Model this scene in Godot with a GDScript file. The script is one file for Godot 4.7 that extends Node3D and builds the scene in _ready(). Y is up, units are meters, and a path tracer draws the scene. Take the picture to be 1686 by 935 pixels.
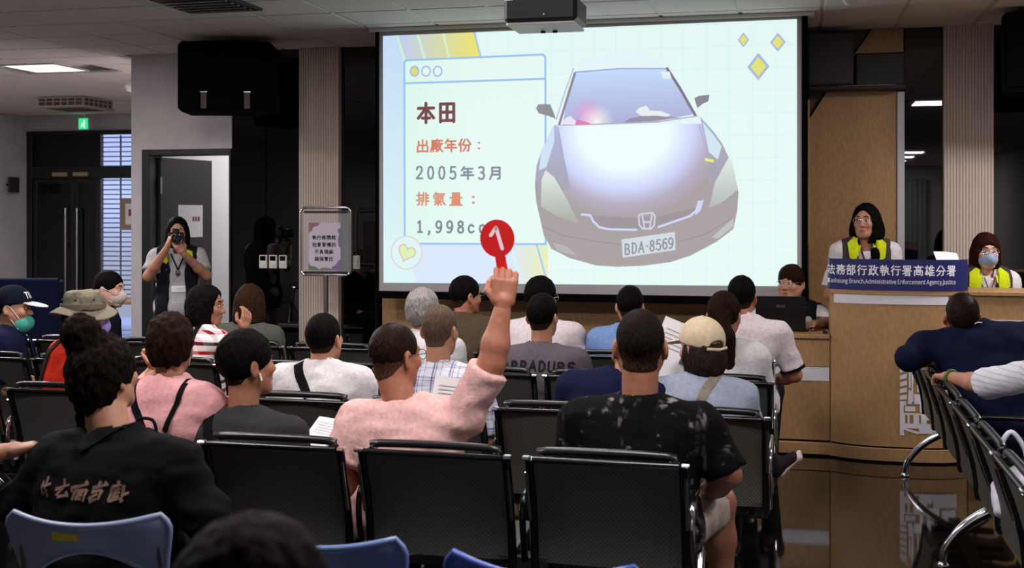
extends Node3D
# A public auction in a dim meeting hall: rows of metal benches, a lectern and a lit projection screen.
# Room axes: x right along the screen wall, y up, -z towards the screen. Metres.

const CEIL := 2.99
const BACK := -9.5
var jobs := []
var mats := {}
var rng := RandomNumberGenerator.new()
var named := {}

func _ready() -> void:
	rng.seed = 7
	# ---- camera, sky, exposure ----
	var cam := Camera3D.new()
	cam.name = "camera"
	add_child(cam)
	cam.position = Vector3(0, 1.58, 0)
	cam.rotation_degrees = Vector3(0, 13.45, 0)
	cam.projection = Camera3D.PROJECTION_FRUSTUM
	cam.near = 0.05
	cam.far = 100.0
	cam.size = 0.05 * 2.0 * 467.5 / 1950.0
	cam.frustum_offset = Vector2(0, -0.05 * 117.5 / 1950.0)
	cam.current = true
	var lens := CameraAttributesPhysical.new()
	lens.frustum_near = 0.05
	lens.frustum_far = 100.0
	lens.frustum_focal_length = 35.0
	lens.frustum_focus_distance = 6.5
	lens.exposure_aperture = 3.6
	cam.attributes = lens
	var we := WorldEnvironment.new()
	we.name = "environment"
	var env := Environment.new()
	env.background_mode = Environment.BG_SKY
	var sky := Sky.new()
	var sm := ProceduralSkyMaterial.new()
	sm.sky_top_color = Color(0.52, 0.6, 0.86)
	sm.sky_horizon_color = Color(0.68, 0.74, 0.95)
	sm.ground_bottom_color = Color(0.5, 0.52, 0.6)
	sm.ground_horizon_color = Color(0.66, 0.72, 0.92)
	sky.sky_material = sm
	env.sky = sky
	env.background_energy_multiplier = 1.7
	env.tonemap_mode = Environment.TONE_MAPPER_LINEAR
	env.tonemap_exposure = 1.0
	env.sdfgi_enabled = true
	env.ssao_enabled = true
	env.ssil_enabled = true
	we.environment = env
	add_child(we)
	# ---- ceiling panels that are switched on: over the middle rows, far behind the camera, and in the entrance hall ----
	make_materials()
	for p in [[1.75, -3.1, "right aisle"], [-0.65, -3.1, "person in the tie-dye shirt"], [-3.05, -3.1, "person with the messy bun"], [-3.8, -5.6, "striped top"], [-1.4, -5.6, "purple-grey T-shirt"]]:
		light_panel(Vector3(p[0], CEIL, p[1]), LIGHT_HALL, "lit square ceiling panel overhead near the " + p[2])
	light_panel(Vector3(2.4, CEIL, -7.4), LIGHT_HALL * 1.5, "lit ceiling panel above the high counter, out to the right")
	light_panel(Vector3(-6.2, CEIL, -6.8), LIGHT_HALL * 1.2, "lit ceiling panel out to the left of the audience")
	var deep := ["first", "second", "third", "fourth"]
	for i in 4:
		light_panel(Vector3(2.6, CEIL, 9.9 + i * 2.3), LIGHT_HALL, "lit panel at the hall's rear, %s in the row mirrored beside the pillar" % deep[i])
	for i in 2:
		light_panel(Vector3(-2.2, CEIL, 9.9 + i * 4.6), LIGHT_HALL, "lit panel at the hall's rear, middle column, %s from the seats" % deep[i])
		light_panel(Vector3(-7.0, CEIL, 9.9 + i * 4.6), LIGHT_HALL, "lit panel at the hall's rear, left column, %s from the seats" % deep[i])
	light_panel(Vector3(-7.09, CEIL, -10.14), LIGHT_HALL * 2.6, "bright square ceiling panel in the entrance hall")
	light_panel(Vector3(-9.6, CEIL, -9.0), LIGHT_HALL * 2.6, "lit ceiling panel by the white wall of the entrance hall")
	build_room()
	build_back_wall()
	build_entrance()
	build_side_room()
	build_screen()
	build_podium()
	build_benches()
	build_blue_chairs()
	build_fixtures()
	build_people()
	run_jobs()
	build_props()
	for key in once:
		if once[key] != null:
			once[key].free()

const LIGHT_HALL := 6.0
var once := {}

# ---------------------------------------------------------------- naming helpers
func numbered(called: String) -> String:
	if not named.has(called):
		named[called] = 0
		return called
	named[called] += 1
	return "%s_%03d" % [called, named[called]]

func thing(called: String, label: String, category: String, at := Vector3.ZERO, turn := 0.0, group := "", kind := "") -> Node3D:
	var o := Node3D.new()
	o.name = numbered(called)
	add_child(o)
	o.position = at
	o.rotation.y = turn
	tag(o, label, category, group, kind)
	return o

func tag(o: Node, label: String, category := "", group := "", kind := "") -> void:
	if label != "":
		o.set_meta("label", label)
	if category != "":
		o.set_meta("category", category)
	if group != "":
		o.set_meta("group", group)
	if kind != "":
		o.set_meta("kind", kind)

func part(called: String, mesh: Mesh, mat: Material, parent: Node, at := Vector3.ZERO, turn := Vector3.ZERO, label := "") -> MeshInstance3D:
	var o := MeshInstance3D.new()
	o.name = called
	o.mesh = mesh
	if mat != null:
		o.material_override = mat
	o.position = at
	o.rotation = turn
	if label != "":
		o.set_meta("label", label)
	parent.add_child(o, true)
	return o

func solo(called: String, mesh: Mesh, mat: Material, label: String, category: String, at := Vector3.ZERO, turn := Vector3.ZERO, group := "", kind := "") -> MeshInstance3D:
	var o := part(numbered(called), mesh, mat, self, at, turn)
	tag(o, label, category, group, kind)
	return o

func struct(called: String, mesh: Mesh, mat: Material, label: String, category: String, at := Vector3.ZERO, turn := Vector3.ZERO) -> MeshInstance3D:
	return solo(called, mesh, mat, label, category, at, turn, "", "structure")

# ---------------------------------------------------------------- mesh helpers
class Shape:
	var v := PackedVector3Array()
	var n := PackedVector3Array()
	var uv := PackedVector2Array()
	var ix := PackedInt32Array()
	func quad(a: Vector3, b: Vector3, c: Vector3, d: Vector3, ua := Vector2.ZERO, ub := Vector2(1, 0), uc := Vector2(1, 1), ud := Vector2(0, 1)) -> void:
		# a b c d counter-clockwise seen from the outside
		var nn := (b - a).cross(d - a)
		if nn.length_squared() < 1e-14:
			nn = (c - b).cross(d - b)
		nn = nn.normalized()
		var i := v.size()
		v.append_array(PackedVector3Array([a, b, c, d]))
		n.append_array(PackedVector3Array([nn, nn, nn, nn]))
		uv.append_array(PackedVector2Array([ua, ub, uc, ud]))
		ix.append_array(PackedInt32Array([i, i + 2, i + 1, i, i + 3, i + 2]))
	func tri(a: Vector3, b: Vector3, c: Vector3) -> void:
		var nn := (b - a).cross(c - a).normalized()
		var i := v.size()
		v.append_array(PackedVector3Array([a, b, c]))
		n.append_array(PackedVector3Array([nn, nn, nn]))
		uv.append_array(PackedVector2Array([Vector2.ZERO, Vector2.ZERO, Vector2.ZERO]))
		ix.append_array(PackedInt32Array([i, i + 2, i + 1]))
	func box(c: Vector3, s: Vector3, bev := 0.0) -> void:
		var h := s * 0.5
		bev = minf(bev, minf(h.x, minf(h.y, h.z)) * 0.95)
		if bev <= 0.0:
			for ax in 3:
				for sg in [-1.0, 1.0]:
					face(c, h, ax, sg, 0.0)
			return
		for ax in 3:
			for sg in [-1.0, 1.0]:
				face(c, h, ax, sg, bev)
		for ax in 3:
			var p := (ax + 1) % 3
			var q := (ax + 2) % 3
			for sp in [-1.0, 1.0]:
				for sq in [-1.0, 1.0]:
					var e := []
					for k in 4:
						var w := Vector3.ZERO
						w[ax] = (h[ax] - bev) * (-1.0 if k == 0 or k == 3 else 1.0)
						w[p] = sp * (h[p] - (bev if k >= 2 else 0.0))
						w[q] = sq * (h[q] - (0.0 if k >= 2 else bev))
						e.append(c + w)
					if sp * sq < 0:
						quad(e[0], e[1], e[2], e[3])
					else:
						quad(e[3], e[2], e[1], e[0])
		for sx in [-1.0, 1.0]:
			for sy in [-1.0, 1.0]:
				for sz in [-1.0, 1.0]:
					var a := c + Vector3(sx * h.x, sy * (h.y - bev), sz * (h.z - bev))
					var b := c + Vector3(sx * (h.x - bev), sy * h.y, sz * (h.z - bev))
					var d := c + Vector3(sx * (h.x - bev), sy * (h.y - bev), sz * h.z)
					if sx * sy * sz > 0:
						tri(a, b, d)
					else:
						tri(a, d, b)
	func face(c: Vector3, h: Vector3, ax: int, sg: float, bev: float) -> void:
		var p := (ax + 1) % 3
		var q := (ax + 2) % 3
		var e := []
		for k in 4:
			var w := Vector3.ZERO
			w[ax] = sg * h[ax]
			w[p] = (h[p] - bev) * (-1.0 if k == 0 or k == 3 else 1.0)
			w[q] = (h[q] - bev) * (-1.0 if k < 2 else 1.0)
			e.append(c + w)
		if sg > 0:
			quad(e[0], e[1], e[2], e[3])
		else:
			quad(e[3], e[2], e[1], e[0])
	func grid(pts: Array, rows: int, cols: int, closed := false, uvs := []) -> void:
		# smooth sheet of rows x cols points; closed joins the last column to the first
		var base := v.size()
		var acc := PackedVector3Array()
		acc.resize(rows * cols)
		var cc := cols if closed else cols - 1
		for r in rows - 1:
			for c in cc:
				var a := r * cols + c
				var b := r * cols + (c + 1) % cols
				var d := (r + 1) * cols + c
				var e := (r + 1) * cols + (c + 1) % cols
				var nn: Vector3 = (pts[e] - pts[a]).cross(pts[d] - pts[b])
				acc[a] += nn
				acc[b] += nn
				acc[d] += nn
				acc[e] += nn
				ix.append_array(PackedInt32Array([base + a, base + e, base + d, base + a, base + b, base + e]))
		for i in rows * cols:
			v.append(pts[i])
			n.append(-acc[i].normalized())
			if uvs.size() > i:
				uv.append(uvs[i])
			else:
				uv.append(Vector2(float(i % cols) / maxf(cols - 1, 1), float(i / cols) / maxf(rows - 1, 1)))
	func tube(path: Array, r, sides := 8, cap := true) -> void:
		var m := path.size()
		var pts := []
		var up := Vector3.UP
		for i in m:
			var d: Vector3 = (path[mini(i + 1, m - 1)] - path[maxi(i - 1, 0)]).normalized()
			if i == 0 and absf(d.dot(up)) > 0.9:
				up = Vector3.RIGHT
			var s := d.cross(up).normalized()
			up = s.cross(d).normalized()
			var rr: float = r[i] if r is Array else r
			for k in sides:
				var a := TAU * k / sides
				pts.append(path[i] + (s * cos(a) + up * sin(a)) * rr)
		grid(pts, m, sides, true)
		if cap:
			for e in [0, m - 1]:
				for k in range(1, sides - 1):
					var o: int = e * sides
					if e == 0:
						tri(pts[o], pts[o + k], pts[o + k + 1])
					else:
						tri(pts[o], pts[o + k + 1], pts[o + k])
	func lathe(profile: Array, sides := 24, at := Vector3.ZERO, squash := Vector2.ONE) -> void:
		# profile of (radius, y), bottom to top
		var pts := []
		for p in profile:
			for k in sides:
				var a := TAU * k / sides
				pts.append(at + Vector3(p.x * cos(a) * squash.x, p.y, p.x * sin(a) * squash.y))
		grid(pts, profile.size(), sides, true)
	func prism(poly: PackedVector2Array, z0: float, z1: float) -> void:
		# poly in xy, extruded along z (z1 > z0)
		var p := poly
		if Geometry2D.is_polygon_clockwise(p):
			p = p.duplicate()
			p.reverse()
		var t := Geometry2D.triangulate_polygon(p)
		for i in range(0, t.size(), 3):
			var a := p[t[i]]
			var b := p[t[i + 1]]
			var c := p[t[i + 2]]
			if (b - a).cross(c - a) < 0:
				var s := b
				b = c
				c = s
			tri(Vector3(a.x, a.y, z1), Vector3(b.x, b.y, z1), Vector3(c.x, c.y, z1))
			tri(Vector3(a.x, a.y, z0), Vector3(c.x, c.y, z0), Vector3(b.x, b.y, z0))
		for i in p.size():
			var a := p[i]
			var b := p[(i + 1) % p.size()]
			quad(Vector3(a.x, a.y, z0), Vector3(b.x, b.y, z0), Vector3(b.x, b.y, z1), Vector3(a.x, a.y, z1))
	func moved(t: Transform3D, from := 0) -> void:
		for i in range(from, v.size()):
			v[i] = t * v[i]
			n[i] = (t.basis * n[i]).normalized()
	func done() -> ArrayMesh:
		var a := []
		a.resize(Mesh.ARRAY_MAX)
		a[Mesh.ARRAY_VERTEX] = v
		a[Mesh.ARRAY_NORMAL] = n
		a[Mesh.ARRAY_TEX_UV] = uv
		a[Mesh.ARRAY_INDEX] = ix
		var m := ArrayMesh.new()
		m.add_surface_from_arrays(Mesh.PRIMITIVE_TRIANGLES, a)
		return m

func boxm(size: Vector3, bev := 0.0, off := Vector3.ZERO) -> ArrayMesh:
	var s := Shape.new()
	s.box(off, size, bev)
	return s.done()

func span(a: Vector3, b: Vector3, bev := 0.0) -> ArrayMesh:
	return boxm((b - a).abs(), bev, (a + b) * 0.5)

func tubem(path: Array, r, sides := 8) -> ArrayMesh:
	var s := Shape.new()
	s.tube(path, r, sides)
	return s.done()

func curve_pts(pts: Array, steps := 5) -> Array:
	var out := []
	for i in pts.size() - 1:
		var p0: Vector3 = pts[maxi(i - 1, 0)]
		var p3: Vector3 = pts[mini(i + 2, pts.size() - 1)]
		for k in steps:
			out.append((pts[i] as Vector3).cubic_interpolate(pts[i + 1], p0, p3, float(k) / steps))
	out.append(pts[-1])
	return out

# ---------------------------------------------------------------- materials
func mat(key: String, c: Color, rough := 0.7, metal := 0.0, extra := {}) -> StandardMaterial3D:
	if mats.has(key):
		return mats[key]
	var m := StandardMaterial3D.new()
	m.resource_name = key
	m.albedo_color = c
	m.roughness = rough
	m.metallic = metal
	for k in extra:
		m.set(k, extra[k])
	mats[key] = m
	return m

func noise_tex(freq: float, octaves: int, ramp: Array, size := 256, seed_ := 1, normal := false, bump := 4.0) -> NoiseTexture2D:
	var f := FastNoiseLite.new()
	f.seed = seed_
	f.noise_type = FastNoiseLite.TYPE_SIMPLEX_SMOOTH
	f.frequency = freq
	f.fractal_octaves = octaves
	var t := NoiseTexture2D.new()
	t.width = size
	t.height = size
	t.seamless = true
	t.noise = f
	if normal:
		t.as_normal_map = true
		t.bump_strength = bump
	elif ramp.size() > 0:
		var g := Gradient.new()
		g.offsets = PackedFloat32Array(ramp.map(func(e): return e[0]))
		g.colors = PackedColorArray(ramp.map(func(e): return e[1]))
		t.color_ramp = g
	return t

func cloth(key: String, c: Color, rough := 0.9) -> StandardMaterial3D:
	if mats.has(key):
		return mats[key]
	var m := mat(key, c, rough)
	m.albedo_texture = mats["_weave"]
	m.normal_enabled = true
	m.normal_texture = mats["_weave_n"]
	m.normal_scale = 0.35
	m.uv1_triplanar = true
	m.uv1_scale = Vector3.ONE * 3.0
	m.metallic_specular = 0.2
	return m

func hairmat(key: String, c: Color, rough := 0.7) -> StandardMaterial3D:
	if mats.has(key):
		return mats[key]
	var m := mat(key, c, rough)
	m.albedo_texture = mats["_strand"]
	m.normal_enabled = true
	m.normal_texture = mats["_strand_n"]
	m.normal_scale = 0.45
	m.metallic_specular = 0.14
	m.uv1_triplanar = true
	m.uv1_scale = Vector3(9.0, 1.6, 9.0)
	return m

func skinmat(key: String, c: Color) -> StandardMaterial3D:
	if mats.has(key):
		return mats[key]
	var m := mat(key, c, 0.52)
	m.albedo_texture = mats["_mottle"]
	m.uv1_triplanar = true
	m.uv1_scale = Vector3.ONE * 5.0
	m.subsurf_scatter_enabled = true
	m.subsurf_scatter_strength = 0.05
	return m

func dots_image(n: int, r: float, fg: Color, bg: Color) -> ImageTexture:
	# a sheet of holes: four to a tile, in a staggered pattern
	var im := Image.create(n, n, false, Image.FORMAT_RGB8)
	im.fill(bg)
	for y in n:
		for x in n:
			for c in [Vector2(0.25, 0.25), Vector2(0.75, 0.75)]:
				var d: float = Vector2(x + 0.5, y + 0.5).distance_to(c * n)
				if d < r * n:
					im.set_pixel(x, y, fg)
	return ImageTexture.create_from_image(im)

func make_materials() -> void:
	mats["_weave"] = noise_tex(0.05, 4, [[0.0, Color(0.84, 0.84, 0.84)], [1.0, Color(1, 1, 1)]], 256, 3)
	mats["_weave_n"] = noise_tex(0.09, 4, [], 256, 4, true, 3.0)
	mats["_strand"] = noise_tex(0.06, 4, [[0.0, Color(0.55, 0.55, 0.55)], [1.0, Color(1, 1, 1)]], 256, 5)
	mats["_strand_n"] = noise_tex(0.08, 4, [], 256, 6, true, 8.0)
	mats["_mottle"] = noise_tex(0.02, 3, [[0.0, Color(0.88, 0.84, 0.82)], [1.0, Color(1, 1, 1)]], 256, 7)
	var plaster := mat("white plaster", Color(0.80, 0.78, 0.79), 0.85)
	plaster.albedo_texture = noise_tex(0.015, 4, [[0.0, Color(0.93, 0.93, 0.93)], [1.0, Color(1, 1, 1)]], 512, 11)
	plaster.uv1_triplanar = true
	plaster.uv1_world_triplanar = true
	plaster.uv1_scale = Vector3.ONE * 0.4
	var tile := mat("ceiling tile", Color(0.88, 0.85, 0.83), 0.95)
	tile.albedo_texture = noise_tex(0.12, 3, [[0.0, Color(0.9, 0.9, 0.9)], [1.0, Color(1, 1, 1)]], 256, 12)
	tile.uv1_triplanar = true
	tile.uv1_scale = Vector3.ONE * 1.7
	mat("ceiling bar", Color(0.74, 0.73, 0.70), 0.6)
	mat("ceiling void", Color(0.30, 0.29, 0.28), 0.9)
	var fl := mat("polished dark stone", Color(0.075, 0.062, 0.052), 0.05)
	fl.albedo_texture = noise_tex(0.01, 5, [[0.0, Color(0.7, 0.7, 0.7)], [1.0, Color(1, 1, 1)]], 512, 13)
	fl.uv1_triplanar = true
	fl.uv1_world_triplanar = true
	fl.uv1_scale = Vector3.ONE * 0.5
	fl.metallic_specular = 0.7
	var wood := mat("golden wood veneer", Color(0.66, 0.52, 0.35), 0.5)
	wood.albedo_texture = noise_tex(0.05, 4, [[0.0, Color(0.86, 0.84, 0.82)], [1.0, Color(1, 1, 1)]], 512, 14)
	wood.uv1_triplanar = true
	wood.uv1_world_triplanar = true
	wood.uv1_scale = Vector3(1.4, 0.5, 1.4)
	mat("black mirror glass", Color(0.012, 0.012, 0.013), 0.012, 0.0, {"metallic_specular": 0.75})
	mat("black paint", Color(0.045, 0.045, 0.048), 0.5)
	mat("matte black", Color(0.018, 0.018, 0.02), 0.85, 0.0, {"metallic_specular": 0.15})
	mat("charcoal paint", Color(0.17, 0.16, 0.17), 0.6)
	mat("beige ribbed panel", Color(0.80, 0.74, 0.70), 0.7)
	mat("pale grey laminate", Color(0.80, 0.79, 0.82), 0.45)
	mat("chrome", Color(0.86, 0.86, 0.87), 0.14, 1.0)
	mat("brushed steel", Color(0.62, 0.62, 0.63), 0.32, 1.0)
	mat("black plastic", Color(0.05, 0.05, 0.052), 0.4)
	mat("black vinyl", Color(0.04, 0.04, 0.042), 0.35)
	mat("white plastic", Color(0.86, 0.86, 0.84), 0.4)
	mat("white paper", Color(0.90, 0.89, 0.90), 0.85)
	mat("grey print", Color(0.35, 0.35, 0.38), 0.9)
	mat("black print", Color(0.08, 0.08, 0.09), 0.9)
	var pf := mat("perforated black steel", Color(1, 1, 1), 0.42, 0.25)
	pf.albedo_texture = dots_image(32, 0.13, Color(0.08, 0.08, 0.08), Color(0.31, 0.31, 0.30))
	pf.uv1_scale = Vector3(1, 1, 1)
	mat("lit diffuser", Color(0.95, 0.95, 0.95), 0.6, 0.0, {"emission_enabled": true, "emission": Color(1.0, 0.985, 0.96), "emission_energy_multiplier": 1.6})
	mat("window glass", Color(0.8, 0.85, 0.9, 0.12), 0.03, 0.0, {"transparency": BaseMaterial3D.TRANSPARENCY_ALPHA})
	mat("smoked glass", Color(0.04, 0.036, 0.036, 0.85), 0.05, 0.0, {"transparency": BaseMaterial3D.TRANSPARENCY_ALPHA})
	mat("clear acrylic", Color(0.9, 0.9, 0.92, 0.16), 0.06, 0.0, {"transparency": BaseMaterial3D.TRANSPARENCY_ALPHA})

func light_panel(at: Vector3, power: float, label: String) -> void:
	if not once.has("panel"):
		once["panel"] = null
	var t := thing("ceiling_light", label, "ceiling light", at, 0.0, "lit square ceiling panels")
	var f := Shape.new()
	for s in [-1.0, 1.0]:
		f.box(Vector3(s * 0.29, -0.004, 0), Vector3(0.02, 0.02, 0.6), 0.004)
		f.box(Vector3(0, -0.004, s * 0.29), Vector3(0.56, 0.02, 0.02), 0.004)
	part("frame", f.done(), mats["ceiling bar"], t)
	part("diffuser", boxm(Vector3(0.56, 0.01, 0.56)), mats["lit diffuser"], t, Vector3(0, -0.001, 0))
	var l := AreaLight3D.new()
	l.name = "panel_glow"
	l.area_size = Vector2(0.56, 0.56)
	l.light_energy = power
	l.light_color = Color(1.0, 0.965, 0.96)
	l.shadow_enabled = true
	l.position = Vector3(0, -0.02, 0)
	l.rotation = Vector3(-PI / 2, 0, 0)
	l.set("area_range", 40.0)
	t.add_child(l)

# ---------------------------------------------------------------- smooth solid bodies, meshed as surface nets
class Solid:
	var ty := PackedInt32Array()   # 0 tapered capsule, 1 ellipsoid, 2 plane
	var op := PackedInt32Array()   # 0 join, 1 take away, 2 keep the side behind the plane
	var a := PackedVector3Array()
	var b := PackedVector3Array()
	var il := PackedFloat32Array()
	var r0 := PackedFloat32Array()
	var dr := PackedFloat32Array()
	var kk := PackedFloat32Array()
	var xf: Array[Transform3D] = []
	var lo := Vector3(1e9, 1e9, 1e9)
	var hi := Vector3(-1e9, -1e9, -1e9)
	var cell := 0.012
	var amp := 0.0
	var noise: FastNoiseLite
	var nsc := Vector3.ONE
	func _put(t: int, o: int, pa: Vector3, pb: Vector3, l: float, ra: float, d: float, k: float, x := Transform3D()) -> void:
		ty.append(t)
		op.append(o)
		a.append(pa)
		b.append(pb)
		il.append(l)
		r0.append(ra)
		dr.append(d)
		kk.append(k)
		xf.append(x)
	func cone(p: Vector3, q: Vector3, ra: float, rb: float, k := 0.02, o := 0) -> void:
		var ba := q - p
		_put(0, o, p, ba, 1.0 / maxf(ba.length_squared(), 1e-9), ra, rb - ra, k)
		if o == 0:
			var m := maxf(ra, rb) + 0.02
			lo = lo.min(p - Vector3.ONE * m).min(q - Vector3.ONE * m)
			hi = hi.max(p + Vector3.ONE * m).max(q + Vector3.ONE * m)
	func ball(c: Vector3, r: Vector3, bas := Basis(), k := 0.02, o := 0) -> void:
		var t := Transform3D(bas * Basis.from_scale(r), c)
		_put(1, o, c, r, 0.0, minf(r.x, minf(r.y, r.z)), 0.0, k, t.affine_inverse())
		if o == 0:
			var m := maxf(r.x, maxf(r.y, r.z)) + 0.02
			lo = lo.min(c - Vector3.ONE * m)
			hi = hi.max(c + Vector3.ONE * m)
	func plane(p: Vector3, nrm: Vector3, within := 9.0) -> void:
		_put(2, 2, p, nrm.normalized(), 0.0, within, 0.0, 0.0)
	func one(i: int, p: Vector3) -> float:
		var t := ty[i]
		if t == 0:
			var pa := p - a[i]
			var h := clampf(pa.dot(b[i]) * il[i], 0.0, 1.0)
			return (pa - b[i] * h).length() - r0[i] - dr[i] * h
		if t == 1:
			var q: Vector3 = xf[i] * p
			var k0 := q.length()
			var r := b[i]
			var k1 := Vector3(q.x / r.x, q.y / r.y, q.z / r.z).length()
			return k0 * (k0 - 1.0) / maxf(k1, 1e-6)
		if p.distance_squared_to(a[i]) > r0[i] * r0[i]:
			return -1.0
		return (p - a[i]).dot(b[i])
	func at(p: Vector3, act: PackedInt32Array) -> float:
		var d := 1.0
		for i in act:
			var e := one(i, p)
			var o := op[i]
			if o == 0:
				var k := kk[i]
				var h := k - absf(d - e)
				d = minf(d, e)
				if h > 0.0:
					d -= h * h * 0.25 / k
			elif o == 1:
				var k := kk[i]
				e = -e
				var h := k - absf(d - e)
				d = maxf(d, e)
				if h > 0.0:
					d += h * h * 0.25 / k
			else:
				d = maxf(d, e)
		if amp > 0.0 and absf(d) < 0.05:
			d += amp * noise.get_noise_3dv(p * nsc)
		return d
	func everything() -> PackedInt32Array:
		var act := PackedInt32Array()
		for i in ty.size():
			act.append(i)
		return act
	func ray(from: Vector3, dir: Vector3, far := 1.0) -> float:
		# distance along the ray to the surface, -1 if it is missed
		var act := everything()
		var t := 0.0
		for s in 80:
			var d := at(from + dir * t, act)
			if d < 0.0015:
				return t
			t += maxf(d * 0.8, 0.0015)
			if t > far:
				break
		return -1.0
	func net(out: Dictionary) -> void:
		var B := 5
		var N := B + 1
		var org := lo - Vector3.ONE * cell * 2.0
		var dim := ((hi - lo) / cell).ceil() + Vector3.ONE * 5.0
		var nb := (dim / B).ceil()
		var ny := int(nb.y) * B + 2
		var nz := int(nb.z) * B + 2
		var hd := cell * B * 0.5 * 1.733 + amp
		var verts: PackedVector3Array = out.v
		var base0 := verts.size()
		var at_cell := {}
		var edges := PackedInt32Array()
		var vals := PackedFloat32Array()
		vals.resize(N * N * N)
		var total := ty.size()
		for bx in int(nb.x):
			for by in int(nb.y):
				for bz in int(nb.z):
					var c := org + Vector3(bx * B + B * 0.5, by * B + B * 0.5, bz * B + B * 0.5) * cell
					var act := PackedInt32Array()
					var near := false
					for i in total:
						if op[i] == 2:
							if c.distance_to(a[i]) < r0[i] + hd:
								act.append(i)
							continue
						var e := one(i, c)
						if ty[i] == 1:
							e *= 0.75 if e > 0.0 else 1.0
						if e < hd + kk[i] + amp:
							act.append(i)
							if op[i] == 0:
								near = true
					if not near:
						continue
					var dc := at(c, act)
					if dc < -hd * 1.35 - 0.006 or dc > hd * 1.35 + 0.006:
						continue
					var neg := false
					var pos := false
					var w := 0
					for i in N:
						for j in N:
							for k in N:
								var d := at(org + Vector3(bx * B + i, by * B + j, bz * B + k) * cell, act)
								vals[w] = d
								w += 1
								if d < 0.0:
									neg = true
								else:
									pos = true
					if not (neg and pos):
						continue
					for i in B:
						for j in B:
							for k in B:
								var o := (i * N + j) * N + k
								var v0 := vals[o]
								var v1 := vals[o + 1]
								var v2 := vals[o + N]
								var v3 := vals[o + N + 1]
								var v4 := vals[o + N * N]
								var v5 := vals[o + N * N + 1]
								var v6 := vals[o + N * N + N]
								var v7 := vals[o + N * N + N + 1]
								var s0 := v0 < 0.0
								var m := int(s0) + int(v1 < 0.0) + int(v2 < 0.0) + int(v3 < 0.0) + int(v4 < 0.0) + int(v5 < 0.0) + int(v6 < 0.0) + int(v7 < 0.0)
								if m == 0 or m == 8:
									continue
								var sum := Vector3.ZERO
								var cnt := 0
								if s0 != (v1 < 0.0):
									sum += Vector3(0, 0, v0 / (v0 - v1)); cnt += 1
								if s0 != (v2 < 0.0):
									sum += Vector3(0, v0 / (v0 - v2), 0); cnt += 1
								if s0 != (v4 < 0.0):
									sum += Vector3(v0 / (v0 - v4), 0, 0); cnt += 1
								if (v1 < 0.0) != (v3 < 0.0):
									sum += Vector3(0, v1 / (v1 - v3), 1); cnt += 1
								if (v1 < 0.0) != (v5 < 0.0):
									sum += Vector3(v1 / (v1 - v5), 0, 1); cnt += 1
								if (v2 < 0.0) != (v3 < 0.0):
									sum += Vector3(0, 1, v2 / (v2 - v3)); cnt += 1
								if (v2 < 0.0) != (v6 < 0.0):
									sum += Vector3(v2 / (v2 - v6), 1, 0); cnt += 1
								if (v3 < 0.0) != (v7 < 0.0):
									sum += Vector3(v3 / (v3 - v7), 1, 1); cnt += 1
								if (v4 < 0.0) != (v5 < 0.0):
									sum += Vector3(1, 0, v4 / (v4 - v5)); cnt += 1
								if (v4 < 0.0) != (v6 < 0.0):
									sum += Vector3(1, v4 / (v4 - v6), 0); cnt += 1
								if (v5 < 0.0) != (v7 < 0.0):
									sum += Vector3(1, v5 / (v5 - v7), 1); cnt += 1
								if (v6 < 0.0) != (v7 < 0.0):
									sum += Vector3(1, 1, v6 / (v6 - v7)); cnt += 1
								var gx := bx * B + i
								var gy := by * B + j
								var gz := bz * B + k
								at_cell[(gx * ny + gy) * nz + gz] = verts.size()
								verts.append(org + (Vector3(gx, gy, gz) + sum / cnt) * cell)
								if s0 != (v4 < 0.0):
									edges.append_array(PackedInt32Array([gx, gy, gz, 0 + int(s0)]))
								if s0 != (v2 < 0.0):
									edges.append_array(PackedInt32Array([gx, gy, gz, 2 + int(s0)]))
								if s0 != (v1 < 0.0):
									edges.append_array(PackedInt32Array([gx, gy, gz, 4 + int(s0)]))
		var ix: PackedInt32Array = out.ix
		var nrm: PackedVector3Array = out.n
		nrm.resize(verts.size())
		for e in range(0, edges.size(), 4):
			var x := edges[e]
			var y := edges[e + 1]
			var z := edges[e + 2]
			var f := edges[e + 3]
			var ax := f >> 1
			var q := -1
			var r := -1
			var s := -1
			var p: int = at_cell.get((x * ny + y) * nz + z, -1)
			if ax == 0:
				q = at_cell.get((x * ny + y - 1) * nz + z, -1)
				r = at_cell.get((x * ny + y - 1) * nz + z - 1, -1)
				s = at_cell.get((x * ny + y) * nz + z - 1, -1)
			elif ax == 1:
				q = at_cell.get((x * ny + y) * nz + z - 1, -1)
				r = at_cell.get(((x - 1) * ny + y) * nz + z - 1, -1)
				s = at_cell.get(((x - 1) * ny + y) * nz + z, -1)
			else:
				q = at_cell.get(((x - 1) * ny + y) * nz + z, -1)
				r = at_cell.get(((x - 1) * ny + y - 1) * nz + z, -1)
				s = at_cell.get((x * ny + y - 1) * nz + z, -1)
			if p < 0 or q < 0 or r < 0 or s < 0:
				continue
			# p q r s turn so that the axis points along (q-p)x(s-p) reversed
			var nn := (verts[r] - verts[p]).cross(verts[s] - verts[q])
			var along: float = nn[ax]
			var want := 1.0 if f & 1 else -1.0
			if along * want < 0.0:
				nn = -nn
				var tmp := q
				q = s
				s = tmp
			nrm[p] += nn
			nrm[q] += nn
			nrm[r] += nn
			nrm[s] += nn
			ix.append_array(PackedInt32Array([p, r, q, p, s, r]))
		for i in range(base0, verts.size()):
			nrm[i] = nrm[i].normalized()
		out.v = verts
		out.n = nrm
		out.ix = ix

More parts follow.
